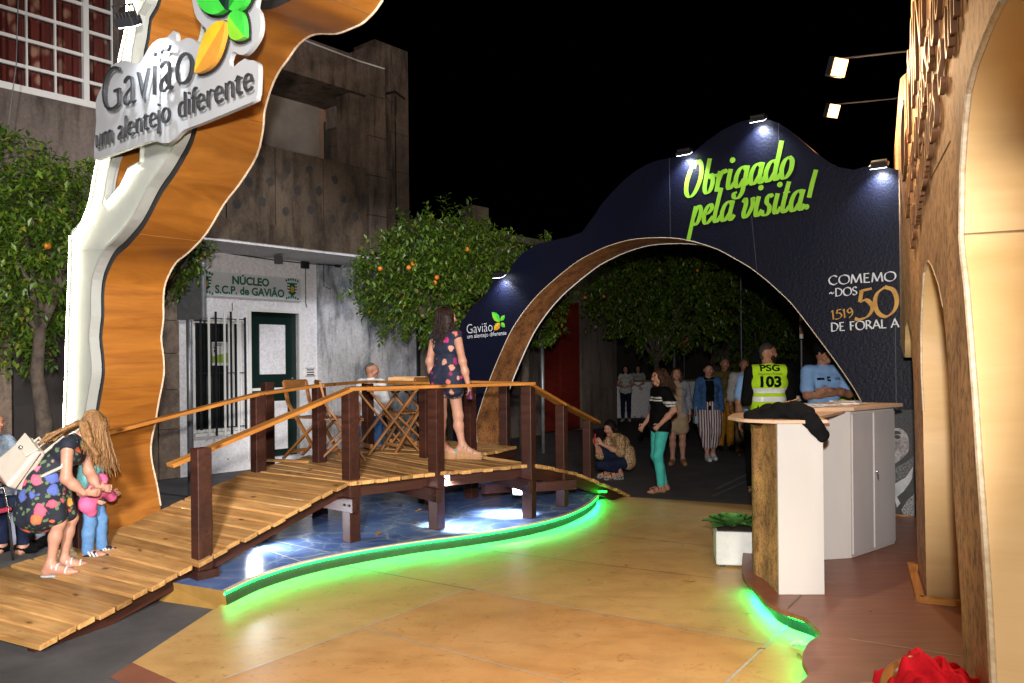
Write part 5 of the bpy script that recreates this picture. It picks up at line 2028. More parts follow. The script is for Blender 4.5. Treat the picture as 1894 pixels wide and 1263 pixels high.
def arm(sd, J, S_, g=0.0, t1=1.0, lab=0, flare=0.0):
    """arm up to fraction t1 (1 = elbow, 2 = wrist)"""
    s = J['s']; sh, el, wr = J['s' + S_], J['e' + S_], J['w' + S_]
    f = 1.0 if J['fem'] else 1.15
    r = [.050 * s * f + g, .041 * s * f + g, .040 * s * f + g, .026 * s * f + g]
    if t1 <= 1:
        sd.cap(sh, lerp(sh, el, t1), r[0], r[0] + (r[1] - r[0]) * t1 + flare, lab)
    else:
        sd.cap(sh, el, r[0], r[1], lab)
        sd.cap(el, lerp(el, wr, min(t1 - 1, .45)), r[2], r[2] * .97, lab)
        if t1 > 1.45: sd.cap(lerp(el, wr, .45), lerp(el, wr, t1 - 1), r[2] * .97, r[3] + flare, lab)


def leg(sd, J, S_, g=0.0, t0=0.0, t1=2.0, lab=0, flare=0.0, slim=1.0):
    s = J['s'] * slim; h, k, a = J['h' + S_], J['k' + S_], J['a' + S_]
    r0, r1, r2, r3 = .085 * s + g, .055 * s + g, .054 * s + g, .034 * s + g
    if t0 < 1:
        e = min(t1, 1)
        sd.cap(lerp(h, k, t0), lerp(h, k, e), r0 + (r1 - r0) * t0, r0 + (r1 - r0) * e + (flare if t1 <= 1 else 0), lab)
    if t1 > 1:
        d = nrmz(a - k)
        back = -nrmz(np.cross(np.cross(d, nrmz(J['t' + S_] - a)), d)) * .012 * s
        m = lerp(k, a, .35) + back
        sd.cap(k, m, r1, r2, lab)
        e = min(t1 - 1, 1)
        if e > .36: sd.cap(m, lerp(k, a, e), r2, r2 + (r3 - r2) * (e - .35) / .65 + flare, lab)


def foot_(sd, J, S_, lab=0, g=0.0):
    a, t = J['a' + S_], J['t' + S_]
    s = J['s']
    d = A3((t[0] - a[0], t[1] - a[1], 0)); d = nrmz(d)
    heel = a - d * .035 * s; heel[2] = max(t[2], a[2] - .045)
    sd.cap(a, heel, .034 * s + g, .030 * s + g, lab)
    sd.cap(heel, t, .030 * s + g, .026 * s + g, lab)
    sd.cap(a, t, .032 * s + g, .024 * s + g, lab)
    sd.cap(t - d * .0, t + d * .06 * s - np.cross(d, (0, 0, 1)) * 0, .033 * s + g, .024 * s + g, lab, (0, 0, 1), 1.5)


def torso(sd, J, g=0.0, lab=0, low=True, high=True, belly=0.0):
    s = J['s']; fem = J['fem']
    lat = nrmz(J['sR'] - J['sL']); latp = nrmz(J['hR'] - J['hL'])
    up = nrmz(J['che'] - J['pel'])
    fw = np.cross(up, lat); fw = nrmz(fw)
    if low:
        x = .075 * s
        sd.cap(J['pel'] - latp * x, J['pel'] + latp * x, (.108 if fem else .100) * s + g, None, lab)
    x = (.045 if fem else .065) * s
    sd.cap(J['wai'] - lat * x + fw * belly * .5, J['wai'] + lat * x + fw * belly * .5, (.092 if fem else .100) * s + g + belly * .6, None, lab)
    sd.cap(lerp(J['pel'], J['wai'], .5) - lat * x, lerp(J['pel'], J['wai'], .5) + lat * x, (.098 if fem else .098) * s + g + belly * .4, None, lab)
    if high:
        x = (.065 if fem else .085) * s
        sd.cap(J['che'] - lat * x, J['che'] + lat * x, (.092 if fem else .105) * s + g, None, lab)
        sd.cap(lerp(J['sL'], J['sR'], .12), lerp(J['sL'], J['sR'], .88), .056 * s + g, None, lab)
        sd.cap(J['che'], J['nek'], .085 * s + g, .055 * s + g * .6, lab)
        if fem:
            for e in (-1, 1):
                sd.ball(J['che'] + lat * e * .072 * s + fw * .066 * s - up * .02, .062 * s + g, lab)
    return lat, up, fw


def body(J, hands=None, res=.009, mats=None, armless=(), legs=True, feet=True, slim=1.0):
    sd = Sdf(.035)
    head(sd, J)
    torso(sd, J, -.006)
    for S_ in 'LR':
        if S_ in armless: continue
        arm(sd, J, S_, 0, 2.0)
        d = J['w' + S_] - J['e' + S_]
        hd = (hands or {}).get(S_, {})
        dd = hd.get('d', d)
        side = 1 if S_ == 'R' else -1
        hand(sd, J['w' + S_], dd, hd.get('pn', (-side, 0, 0)), hd.get('ts', (0, 1, .1)), J['s'] * hd.get('s', 1.0), hd.get('curl', .5))
    if legs:
        for S_ in 'LR':
            leg(sd, J, S_, slim=slim)
            if feet: foot_(sd, J, S_)
    return sd.mesh('person', mats or [SKIN, EYE, LIP], res)


def heading(dx, dy):
    return math.atan2(-dx, dy)


def person(label, loc, face, J, body_me, layers, group=None, cat='person'):
    """body mesh is the top-level person; hair and clothes are its children (all in the person's own frame)"""
    o = link('person', body_me)
    o.location = loc
    o.rotation_euler = (0, 0, heading(*face))
    tag(o, label, cat, group)
    for nm, me in layers:
        c = link(nm, me)
        c.parent = o
    return o


def trousers(J, m, g=.010, t1=1.93, res=.009, flare=.006, slim=1.0, k=.03):
    sd = Sdf(k)
    s = J['s']
    latp = nrmz(J['hR'] - J['hL'])
    sd.cap(J['pel'] - latp * .075 * s, J['pel'] + latp * .075 * s, (.108 if J['fem'] else .102) * s + g, None, 0)
    sd.cap(lerp(J['pel'], J['wai'], .4) - latp * .06 * s, lerp(J['pel'], J['wai'], .4) + latp * .06 * s, .098 * s + g, None, 0)
    for S_ in 'LR':
        leg(sd, J, S_, g, 0, t1, 0, flare, slim)
    return sd.mesh('trousers', [m], res, wob=.0035)


def shirt(J, mats, g=.014, sl=.7, res=.009, flare=.012, belly=0.0, fn=None, name='shirt', low=True, lab_fn=None, wob=.003):
    sd = Sdf(.035)
    torso(sd, J, g, 0, low, True, belly)
    for S_ in 'LR':
        if sl > 0: arm(sd, J, S_, g * .9, sl, 0, flare)
    return sd.mesh(name, mats, res, fn, wob=wob)


def shoes(J, m, g=.010, res=.008, sole=None, name='shoes', S_both='LR'):
    sd = Sdf(.015)
    for S_ in S_both:
        a, t = J['a' + S_], J['t' + S_]
        s = J['s']; d = nrmz(A3((t[0] - a[0], t[1] - a[1], 0)))
        heel = a - d * .03 * s; z0 = min(t[2], a[2] - .04)
        heel[2] = z0 + .012
        t2 = A3(t); t2[2] = z0 + .008
        sd.cap(heel, t2, .034 * s + g * .5, .034 * s + g * .5, 0)
        sd.cap(t2, t2 + d * .07 * s, .037 * s + g * .5, .028 * s + g * .5, 0, (0, 0, 1), 1.15)
        sd.cap(a + (0, 0, -.015), lerp(a, t2, .55), .034 * s + g, .028 * s + g, 0)
        if sole:
            h2 = heel.copy(); h2[2] = z0 - .018; t3 = t2.copy(); t3[2] = z0 - .018
            sd.cap(h2, t3 + d * .06 * s, .040 * s, .036 * s, 1, (0, 0, 1), 2.6, .002)
    return sd.mesh(name, [m, sole or m], res)


def sandals(J, strap, sole_m, wedge=0.0, res=.007, two=None):
    """flat or wedge soles with straps across the foot"""
    sd = Sdf(.004)
    for S_ in 'LR':
        a, t = J['a' + S_], J['t' + S_]
        s = J['s']; d = nrmz(A3((t[0] - a[0], t[1] - a[1], 0)))
        sidev = np.cross(d, (0, 0, 1))
        z0 = t[2] - .028 * s
        h2 = a - d * .045 * s; h2[2] = z0 - .006
        t2 = A3(t) + d * .07 * s; t2[2] = z0 - .006
        sd.cap(h2, t2, .036 * s, .038 * s, 1, (0, 0, 1), 2.8)
        if wedge:
            for q in (0, .12, .24, .36, .48, .6, .72, .84, .96):
                c = lerp(h2, t2, q)
                zt = (a[2] - .055) * (1 - q) + z0 * q
                sd.cap((c[0], c[1], .012), (c[0], c[1], max(zt, .014)), .033 * s, .034 * s, 1)
        for q, r in ((.2, .034), (.45, .036), (.95, .037)):
            c = lerp(a, t, q); c[2] = lerp(a - (0, 0, .012), t, q)[2]
            for an in range(-4, 5):
                th, th2 = an * .4, (an + 1) * .4
                if an == 4: continue
                p0 = c + sidev * math.sin(th) * (r + .006) * s + A3((0, 0, math.cos(th) * (r + .005) * s))
                p1 = c + sidev * math.sin(th2) * (r + .006) * s + A3((0, 0, math.cos(th2) * (r + .005) * s))
                sd.cap(p0, p1, .0075, None, 0)
    return sd.mesh('sandals', [strap, sole_m], res)


def strands(J, m, n=140, ln=.30, fall=(0, 0, -1), spread=2.3, r=.0042, wavy=.018, center=0.0, name='hair', out=.02):
    """separate locks lying over the cap of hair and falling past the shoulders"""
    s = J['s'] if J['s'] > .7 else .8
    f, u = nrmz(J['fv']), nrmz(J['uv']); l = np.cross(f, u); u = np.cross(l, f)
    c = J['hed']; fall = nrmz(fall)
    rnd = random.Random(n + int(ln * 1000))
    b = MB()
    for i in range(n):
        an = center + (rnd.random() * 2 - 1) * spread
        rad = lambda el, k: c + (l * math.sin(an) * math.cos(el) * .90 - f * math.cos(an) * math.cos(el) - f * .2 + u * (math.sin(el) + .32)) * (.100 + k) * s
        e0 = rnd.uniform(.5, 1.45)
        pts = [rad(e0, .004)]
        for t in (.55, .2): pts.append(rad(e0 * t, .008 + rnd.uniform(0, .008)))
        p = pts[-1]; L_ = ln * rnd.uniform(.75, 1.08); ph = rnd.uniform(0, 6.3)
        o_ = (l * math.sin(an) - f * math.cos(an)) * out * rnd.uniform(.2, 1.6)
        for k in range(1, 7):
            t = k / 6
            pts.append(p + fall * L_ * t + o_ * t + (l * math.sin(k * 1.6 + ph) + f * math.cos(k * 1.4 + ph)) * wavy * t)
        P = catmull([tuple(q) for q in pts], 2)
        k_ = len(P)
        b.tube(P, [r * s * (1.0 if j < k_ * .6 else 1.0 - .8 * (j - k_ * .6) / (k_ * .4)) for j in range(k_)], 5)
    me = b.mesh(name); me.materials.append(m); me.shade_smooth()
    return me


def hair_short(J, m, thick=.012, res=.008):
    sd = Sdf(.02)
    s = J['s']; f, u = nrmz(J['fv']), nrmz(J['uv']); l = np.cross(f, u); u = np.cross(l, f)
    c = J['hed']; q = lambda x, y, z: c + (l * x + f * y + u * z) * s
    sd.ball(q(0, -.016, .044), (.083 + thick) * s, 0, l, 1.10)
    sd.cap(q(0, -.055, .02), q(0, -.06, -.035), .05 * s, .035 * s, 0)
    return sd.mesh('hair', [m], res, wob=.002)


def hair_long(J, m, ln=.28, width=.075, front=True, res=.008, fall=(0, 0, -1), wavy=.012, side=0.0, top=.006):
    """cap of hair and long locks falling from it"""
    sd = Sdf(.02)
    s = J['s'] if J['s'] > .7 else .8
    f, u = nrmz(J['fv']), nrmz(J['uv']); l = np.cross(f, u); u = np.cross(l, f)
    c = J['hed']; q = lambda x, y, z: c + (l * x + f * y + u * z) * s
    sd.ball(q(0, -.020, .032), (.092 + top) * s, 0, l, 1.10)
    fall = nrmz(fall)
    rnd = random.Random(int(ln * 1000) + int(width * 1000))
    n = 15
    for i in range(n):
        t = i / (n - 1)
        an = (t - .5) * 2 * 2.05
        st = q(math.sin(an) * .080, -math.cos(an) * .075 - .012, .02)
        L_ = ln * (1 - .25 * abs(t - .5) * 2) * rnd.uniform(.88, 1.05)
        pts, rs = [st], [.028 * s]
        for k in range(1, 6):
            w = k / 5
            sp_ = (width / .075 - 1) * .04 * w
            p = st + fall * L_ * w + (l * math.sin(an) * sp_ - f * math.cos(an) * sp_) + l * wavy * math.sin(k * 1.9 + i * 1.3) + f * wavy * .6 * math.cos(k * 1.7 + i)
            pts.append(p); rs.append((.028 - .016 * w) * s)
        sd.path(pts, rs, 0)
    return sd.mesh('hair', [m], res, wob=.0025)


def decal_text(me_host, obj, s, origin, x3, y3, n3, width, m, name, size=None, push=.003, bold=.02):
    """lettering wrapped onto a garment: every vertex is moved along n3 onto the cloth"""
    me = text_mesh(s, 1.0, Matrix.Identity(4))
    xs = [v.co.x for v in me.vertices]; w = max(xs) - min(xs)
    size = size or width / w
    me = text_mesh(s, size, Matrix.Translation((-(min(xs) + w / 2) * size * (width / w / size), 0, 0)), offset=bold * size, sx=width / w / size)
    bm = bmesh.new(); bm.from_mesh(me)
    bmesh.ops.triangulate(bm, faces=bm.faces)
    for _ in range(5):
        lng = [e for e in bm.edges if e.calc_length() > .016]
        if not lng: break
        bmesh.ops.subdivide_edges(bm, edges=lng, cuts=1, use_grid_fill=False)
        bmesh.ops.triangulate(bm, faces=bm.faces)
    bm.to_mesh(me); bm.free()
    bvh = BVHTree.FromPolygons([v.co for v in me_host.vertices], [tuple(p.vertices) for p in me_host.polygons])
    o, x3, y3, n3 = V(origin), V(x3), V(y3), V(n3)
    for v in me.vertices:
        p = o + x3 * v.co.x + y3 * v.co.y
        hit = bvh.ray_cast(p + n3 * .5, -n3)
        if hit[0] is not None:
            p = hit[0] + n3 * push
        v.co = p
    me.materials.append(m)
    c = link(name, me)
    c.parent = obj
    return c
# ------------------------------------------------------------------ the people
NAVYFLOR = floral('navy blouse with small pink flowers', (0.010, 0.014, 0.035), [(.50, .03, .18), (.62, .20, .14), (.30, .02, .12), (.60, .32, .22)], 12, .55, False)
BIGFLOR = floral('black dress with large bright flowers', (0.008, 0.011, 0.022), [(.75, .12, .20), (.80, .16, .06), (.75, .30, .42), (.85, .48, .10), (.10, .16, .50), (.78, .22, .30)], 10.5, .60, True)
BLACKC = cloth('black cloth', (.0045, .0045, .005), (.008, .008, .009))
WHITEC = cloth('white cloth', (.68, .68, .68))
NAVYC = cloth('dark navy denim', (.010, .015, .038), (.016, .022, .050))
TURQ = cloth('turquoise trousers cloth', (.085, .56, .50), (.06, .46, .42), 14)
DENIM = cloth('blue denim', (.035, .085, .20), (.06, .13, .28), 20)
JEANL = cloth('light blue jeans', (.085, .19, .38), (.13, .27, .48), 14)
LIGHTBLUE = cloth('light blue shirt cloth', (.27, .46, .78), (.23, .40, .70))
HIVIS = cloth('high visibility yellow', (.52, .85, .03), (.46, .78, .02))
RETRO = mat('silver reflective band', (.95, .95, .97), .35)
KHAKI = cloth('khaki cotton', (.20, .135, .075))
BEIGEC = cloth('beige linen', (.46, .33, .21))
OCHRE = cloth('ochre cotton', (.42, .19, .02))
TAN = cloth('tan jacket cloth', (.36, .20, .085))
PINKC = cloth('pink cloth', (.80, .16, .33))
TEAL = cloth('light turquoise cloth', (.22, .60, .62))
SOLE = mat('white rubber sole', (.7, .7, .68), .6)
CORKSOLE = mat('cork wedge sole', (.42, .24, .11), .75, (.3, .16, .07), 60)
TEALSTRAP = mat('teal and orange strap', (.02, .30, .24), .5, (.60, .16, .05), 26, lo=.48, hi=.52)
BROWNSTRAP = mat('brown leather strap', (.10, .04, .02), .5)
LEO = leopard()
STRIPE = stripes('striped loose trousers', (.66, .60, .60), (.13, .04, .055), 7.5)
random.seed(3)


def P_(px, py, z=0.0):
    q = on_z(px, py, z)
    return (q.x, q.y, z)


# ---- woman standing on the bridge, seen from behind
J = standing(1.60)
J.update(aR=A3((.12, .10, .15)), tR=A3((.24, .15, .06)), kR=A3((.10, .06, .46)), aL=A3((-.05, -.03, .15)), tL=A3((.04, .08, .06)), fv=A3((.55, .85, .05)), eR=A3((.245, -.05, 1.04)), wR=A3((.27, .01, .80)), eL=A3((-.235, -.0, 1.04)), wL=A3((-.24, .08, .82)))
bm_ = body(J, {'R': dict(curl=.9)}, .0075)
sd = Sdf(.035)
torso(sd, J, .014, 0)
for S_ in 'LR': arm(sd, J, S_, .008, .03, 0, .0)
sd.cap(J['pel'] - (.085, 0, 0), J['pel'] + (.085, 0, 0), .122, None, 0)
sd.cap(J['pel'] + (-.075, 0, -.04), J['pel'] + (-.09, 0, -.13), .105, .108, 0); sd.cap(J['pel'] + (.075, 0, -.04), J['pel'] + (.09, 0, -.13), .105, .108, 0)
top = sd.mesh('blouse', [NAVYFLOR], .0085, wob=.003)
lace = mat('grey lace trim', (.08, .07, .07), .9, (.25, .2, .19), 70, lo=.48, hi=.52)
sd = Sdf(.02)
for S_ in 'LR': leg(sd, J, S_, .018, .05, .32, 0, .012)
shorts = sd.mesh('lace_shorts', [lace], .009)
bw = person('woman in a navy flowered blouse and wedge sandals standing on the bridge', P_(828, 849, ZD), (.55, .85), J, bm_, [('blouse', top), ('lace_shorts', shorts), ('hair', hair_long(J, HAIRB, .33, .090, wavy=.010, top=.012)), ('hair', strands(J, HAIRB, 150, .34, wavy=.012)), ('sandals', sandals(J, TEALSTRAP, CORKSOLE, .07))])
# dark purse in her right hand
q = bw.matrix_basis @ V(tuple(J['wR'] + A3((0.0, .02, -.12))))
t = thing('small_purse', 'small dark patterned purse in the hand of the woman on the bridge', 'purse', tuple(q))
b = MB(); b.box(tuple(q), (.035, .12, .085), 0, .4); b.build('pouch', mat('dark purple pouch', (.06, .02, .06), .6, (.25, .05, .12), 60), t, bevel=.012)
b = MB(); b.tube([q + V((-.04, .03, .045)), q + V((0, .0, .05)), q + V((.04, -.03, .045))], .004, 5); b.build('zip', CHROME, t)

# ---- woman bending over the child at the foot of the ramp
J = standing(1.50)
J.update(pel=A3((0, -.12, .70)), wai=A3((0, -.045, .80)), che=A3((0, .045, .905)), nek=A3((0, .135, .985)), hed=A3((0, .215, 1.06)),
         sL=A3((-.135, .085, .955)), sR=A3((.135, .085, .955)), eR=A3((.17, .085, .715)), wR=A3((.12, .185, .60)), eL=A3((-.17, .13, .72)), wL=A3((-.09, .22, .60)),
         hL=A3((-.07, -.11, .68)), hR=A3((.07, -.11, .68)), kL=A3((-.075, .035, .385)), kR=A3((.075, .005, .385)), aL=A3((-.075, -.02, .075)), aR=A3((.075, -.06, .075)), tL=A3((-.09, .10, .025)), tR=A3((.095, .07, .025)),
         fv=A3((0, .72, -.69)), uv=A3((0, .69, .72)))
bm_ = body(J, {'R': dict(d=(-.5, .8, -.1), pn=(-.3, 0, .9), ts=(.0, .3, .9)), 'L': dict(d=(.3, .9, 0), pn=(.3, 0, .9), ts=(0, .3, .9))}, .0075, slim=.86)
sd = Sdf(.04)
torso(sd, J, .012, 0)
for e in (-1, 1):
    sd.cap(J['sR'] if e > 0 else J['sL'], lerp(J['sR' if e > 0 else 'sL'], J['eR' if e > 0 else 'eL'], .02), .045, .043, 0)
sd.cap((-.05, -.10, .66), (-.07, -.11, .47), .132, .136, 0); sd.cap((.05, -.10, .66), (.07, -.11, .47), .132, .136, 0); sd.cap((0, -.14, .68), (0, -.16, .46), .14, .165, 0)
for e in range(7):
    an = e / 7 * 2 * PI
    sd.cap((.10 * math.cos(an), -.11 + .10 * math.sin(an), .56), (.15 * math.cos(an), -.115 + .15 * math.sin(an), .425), .07, .055, 0)
dress = sd.mesh('dress', [BIGFLOR], .0085, wob=.004)
mloc = P_(117, 1058, .185)
mom_face = (1, .18)
mom = person('woman in a black flowered dress bending over a small child, white backpack on her back', mloc, mom_face, J, bm_, [('dress', dress), ('hair', hair_long(J, HAIRL, .27, .11, fall=(0, .22, -1), wavy=.016, top=.016)), ('hair', strands(J, HAIRL, 260, .30, fall=(.05, .12, -1), spread=2.9, wavy=.026, r=.0055, out=.05)), ('flip_flops', sandals(J, WHITEC, mat('grey flip flop sole', (.45, .5, .5), .7)))])
# locks falling over her back
sd = Sdf(.015)
for i in range(13):
    x = (i - 6) * .016; w_ = .02 * math.sin(i * 2.3)
    sd.path([(x, .15, 1.11), (x * 1.3, .05 + w_, 1.075 - .006 * (i % 4)), (x * 1.7, -.04 + w_, 1.03 - .010 * (i % 5)), (x * 2.0, -.10 + w_, .975 - .012 * (i % 3))], [.018, .013, .010, .004], 0)
for i in range(14):
    x = .03 + .009 * i; w_ = .022 * math.sin(i * 1.9)
    sd.path([(x, .19 + w_, 1.11), (x + .04, .23 + w_, 1.0), (x + .035, .28 - w_, .89), (x + .02 * (i % 2), .29 + .8 * w_, .78 + .02 * (i % 4))], [.016, .014, .011, .004], 0)
me = sd.mesh('hair', [HAIRL], .007, wob=.003); h2 = link('hair', me); h2.parent = mom
# backpack
bp = thing('backpack', 'cream leather backpack with flap and clasp on the bending woman', 'backpack', mloc)
bp.rotation_euler = mom.rotation_euler
CREAM = mat('cream leather', (.56, .50, .42), .5, (.50, .44, .36), 8, bump=.15, bscale=120)
ax_ = nrmz((0, .62, .78)); nb = nrmz((0, -.78, .62))
c0 = A3((.03, -.215, .845))


xq = A3((1, 0, 0)) * math.cos(.9) - nb * math.sin(.9); nq = nb * math.cos(.9) + A3((1, 0, 0)) * math.sin(.9)
def bpv(x, a, n_): return tuple(c0 + A3((.05, -.03, 0)) + xq * x + ax_ * a + nq * n_)


b = MB()
lo_ = [bpv(-.15, -.16, -.07), bpv(.15, -.16, -.07), bpv(.15, -.16, .07), bpv(-.15, -.16, .07)]
hi_ = [bpv(-.11, .15, -.045), bpv(.11, .15, -.045), bpv(.11, .15, .035), bpv(-.11, .15, .035)]
b.hexa(lo_, hi_)
b.build('bag', CREAM, bp, bevel=.022, world=False, seg=3)
b = MB()
b.hexa([bpv(-.085, .07, .056), bpv(.085, .07, .056), bpv(.085, .07, .068), bpv(-.085, .07, .068)], [bpv(-.115, .158, .03), bpv(.115, .158, .03), bpv(.115, .165, .045), bpv(-.115, .165, .045)])
b.build('flap', CREAM, bp, bevel=.006, world=False)
b = MB(); b.ball(bpv(0, .09, .075), .016, 10, 6); b.build('clasp', CHROME, bp, world=False)
b = MB(); b.tube([bpv(.151, -.15, -.0), bpv(.128, 0, -.0), bpv(.113, .14, -.0)], .0035, 5); b.build('seam', DMETAL, bp, world=False)
b = MB(); b.tube([bpv(-.04, .15, -.01), bpv(-.04, .19, -.02), bpv(.04, .19, -.02), bpv(.04, .15, -.01)], .008, 6); b.build('top_handle', CREAM, bp, world=False)
for e in (-1, 1):
    b = MB(); b.tube([bpv(e * .07, .13, -.05), (e * .11 + .0, .05, 1.01), (e * .155, .115, .93), (e * .185, .06, .80), (e * .16, -.08, .735), bpv(e * .13, -.13, -.05)], .012, 6); b.build('strap', CREAM, bp, world=False)

# ---- the child
J = standing(.92)
J['hed'] = A3((0, .03, .80)); J['uv'] = A3((0, -.1, 1)); J['nek'] = A3((0, -.01, .695))
for k_, v in dict(eR=(.15, -.02, .52), wR=(.14, .08, .46), eL=(-.15, 0, .52), wL=(-.14, .1, .48), aL=(-.06, .05, .05), tL=(-.07, .14, .02), kL=(-.055, .05, .27), tR=(.07, .10, .02)).items(): J[k_] = A3(v)
bm_ = body(J, None, .0065)
tee = shirt(J, [TEAL], .012, .8, .0075, name='shirt')
kid = person('small child in turquoise shirt and jeans standing on the ramp', P_(170, 1027, .225), (1, .1), J, bm_, [('shirt', tee), ('trousers', trousers(J, JEANL, .014, 1.95, .0075, .010)), ('hair', hair_long(J, HAIRL, .16, .07, res=.007))])
sm = shoes(J, mat('navy trainers', (.010, .014, .035), .6), .012, .0065, SOLE, 'trainers')
o = link('trainers', sm); o.parent = kid
b = MB()
for S_ in 'LR':
    a, t_ = J['a' + S_], J['t' + S_]
    for k in range(3):
        for sd_ in (-1, 1):
            c = lerp(a, t_, .25 + .28 * k) + A3((sd_ * .034, 0, -.004))
            b.obox(c, (.002, 0, 0), (0, .005, .003), (0, -.012, .019))
b.build('stripes', WHITEC, kid, world=False)
sd = Sdf(.03)
sd.path([(.06, .10, .60), (.12, .06, .50), (.12, .02, .42), (.09, .04, .36)], [.05, .065, .06, .04], 0); sd.cap((.10, .14, .52), (.02, .16, .46), .05, .04, 0)
me = sd.mesh('pink_cardigan', [PINKC], .007, wob=.006)
o = link('pink_cardigan', me); o.location = kid.location; o.rotation_euler = kid.rotation_euler
tag(o, 'bunched pink cardigan held against the child on the ramp', 'cardigan')

# ---- crouching woman taking a picture
J = standing(1.62)
J.update(pel=A3((0, -.17, .25)), wai=A3((0, -.17, .40)), che=A3((0, -.085, .53)), nek=A3((0, .0, .645)), hed=A3((-.02, .085, .735)),
         sL=A3((-.15, -.035, .585)), sR=A3((.14, .0, .60)), eL=A3((-.235, .0, .40)), wL=A3((-.12, .235, .52)), eR=A3((.10, .20, .33)), wR=A3((.0, .285, .50)),
         hL=A3((-.09, -.15, .24)), hR=A3((.09, -.15, .24)), kL=A3((-.13, .275, .22)), kR=A3((.09, .21, .47)), aL=A3((-.10, -.02, .12)), aR=A3((.09, .03, .12)), tL=A3((-.11, .12, .05)), tR=A3((.10, .16, .05)),
         fv=A3((-.62, .75, -.22)), uv=A3((-.12, .16, 1)))
bm_ = body(J, {'L': dict(d=(.25, .55, .75), pn=(.9, 0, 0), ts=(0, .8, -.2), curl=.9), 'R': dict(d=(-.1, .5, .8), pn=(-.5, .6, 0), ts=(-.4, -.5, .3), curl=.9)}, .0075)
blouse = shirt(J, [LEO], .020, .95, .0085, .018, name='blouse')
cro = person('crouching woman in a leopard print blouse photographing with a red phone', P_(1138, 885), (-1, -.22), J, bm_, [('blouse', blouse), ('trousers', trousers(J, NAVYC, .008, 1.85, .0085)), ('hair', hair_long(J, HAIRK, .15, .085, fall=(.35, -.55, -.75), wavy=.02, top=.012)), ('shoes', sandals(J, BLACKC, mat('woven wedge', (.4, .38, .35), .8, (.02, .02, .02), 60, lo=.48, hi=.52), .05))])
q = cro.matrix_basis @ V((-.05, .325, .60))
t = thing('smartphone', 'red mobile phone held up by the crouching woman', 'phone', tuple(q))
t.rotation_euler = cro.rotation_euler
b = MB(); b.box((0, 0, 0), (.072, .010, .145)); o = b.build('phone_body', mat('red phone case', (.62, .02, .025), .35), t, bevel=.006, world=False)
b = MB(); b.box((-.02, .007, .05), (.018, .004, .035)); b.build('camera_bump', DMETAL, o, world=False)

# ---- woman in the black T-shirt
J = standing(1.60)
J.update(eL=A3((-.245, -.09, 1.09)), wL=A3((-.17, .075, .90)), eR=A3((.22, -.03, 1.06)), wR=A3((.20, .13, .88)), kL=A3((-.06, .06, .47)), aL=A3((-.06, .02, .08)), tL=A3((-.09, .16, .028)), kR=A3((.085, .03, .47)), aR=A3((.09, -.10, .08)), tR=A3((.12, .02, .028)), che=A3((0, -.03, 1.20)), fv=A3((-.20, 1, -.02)))
bm_ = body(J, {'L': dict(d=(.35, .5, -.6), curl=1.3, pn=(.6, -.3, -.3), ts=(.3, .6, .5)), 'R': dict(curl=.8)}, .0075)


def tee_fn(c, l):
    z = c[2]
    if .98 < abs(c[0]) * 0 + z < 0: return 0
    if abs(c[0]) > .165 and z > 1.08:
        return 1 if 1.125 < z < 1.150 or 1.165 < z < 1.190 else 0
    return 1 if (1.195 < z < 1.213 or 1.228 < z < 1.246) and c[1] > -.06 else 0


tshirt = shirt(J, [BLACKC, WHITEC], .022, .62, .0080, .016, fn=tee_fn, name='t_shirt')
bt = person('woman in a black T-shirt with white stripes and turquoise trousers standing in the street', P_(1222, 910), (-1, -.25), J, bm_, [('t_shirt', tshirt), ('trousers', trousers(J, TURQ, .010, 1.9, .0085, .006)), ('hair', hair_long(J, HAIRM, .20, .085, fall=(.08, -.2, -1), wavy=.02, top=.010)), ('hair', strands(J, HAIRM, 150, .22, fall=(0, -.2, -1), spread=2.0, wavy=.022, r=.005, out=.05)), ('sandals', sandals(J, BROWNSTRAP, BROWNSTRAP))])

# ---- woman in denim jacket and striped trousers walking towards us
def jacket(J, m, g=.03, sl=1.9, res=.010, open_=.07, low=.06):
    """open jacket: a shell cut open at the front"""
    sd = Sdf(.03)
    torso(sd, J, g, 0)
    for S_ in 'LR': arm(sd, J, S_, g * .7, sl, 0, .006)
    me = sd.mesh('jacket', [m], res, wob=.004)
    bm = bmesh.new(); bm.from_mesh(me)
    kill = [f for f in bm.faces if f.calc_center_median().y > .02 and abs(f.calc_center_median().x) < open_ and f.calc_center_median().z < J['nek'][2] - .02 or f.calc_center_median().z > J['nek'][2] - .005 and abs(f.calc_center_median().x) < .09 or f.calc_center_median().z < J['pel'][2] - low and abs(f.calc_center_median().x) < .19]
    bmesh.ops.delete(bm, geom=kill, context='FACES')
    bm.to_mesh(me); bm.free()
    return me


J = standing(1.66)
J.update(kR=A3((.07, .10, .48)), aR=A3((.05, .10, .085)), tR=A3((.04, .23, .035)), kL=A3((-.09, .03, .47)), aL=A3((-.08, -.12, .10)), tL=A3((-.09, .01, .03)))
bm_ = body(J, None, .009)
sd = Sdf(.035)
torso(sd, J, .010, 0)
vest = sd.mesh('top', [BLACKC], .010)
sd = Sdf(.035)
sd.cap((-.06, 0, .98), (.06, 0, .98), .115, None, 0)
for S_, e in (('R', 1), ('L', -1)):
    sd.path([(e * .075, 0, .92), (e * .095, .03, .70), J['k' + S_] + A3((0, -.01, .03)), lerp(J['k' + S_], J['a' + S_], .55)], [.12, .125, .115, .075], 0)
loose = sd.mesh('trousers', [STRIPE], .010, wob=.006)
person('woman in a blue denim jacket and loose striped trousers walking towards the arch', P_(1312, 851), (-.08, -1), J, bm_, [('top', vest), ('jacket', jacket(J, DENIM)), ('trousers', loose), ('hair', hair_short(J, HAIRB, .008, .009)), ('shoes', shoes(J, WHITEC, .012, .009, SOLE))])

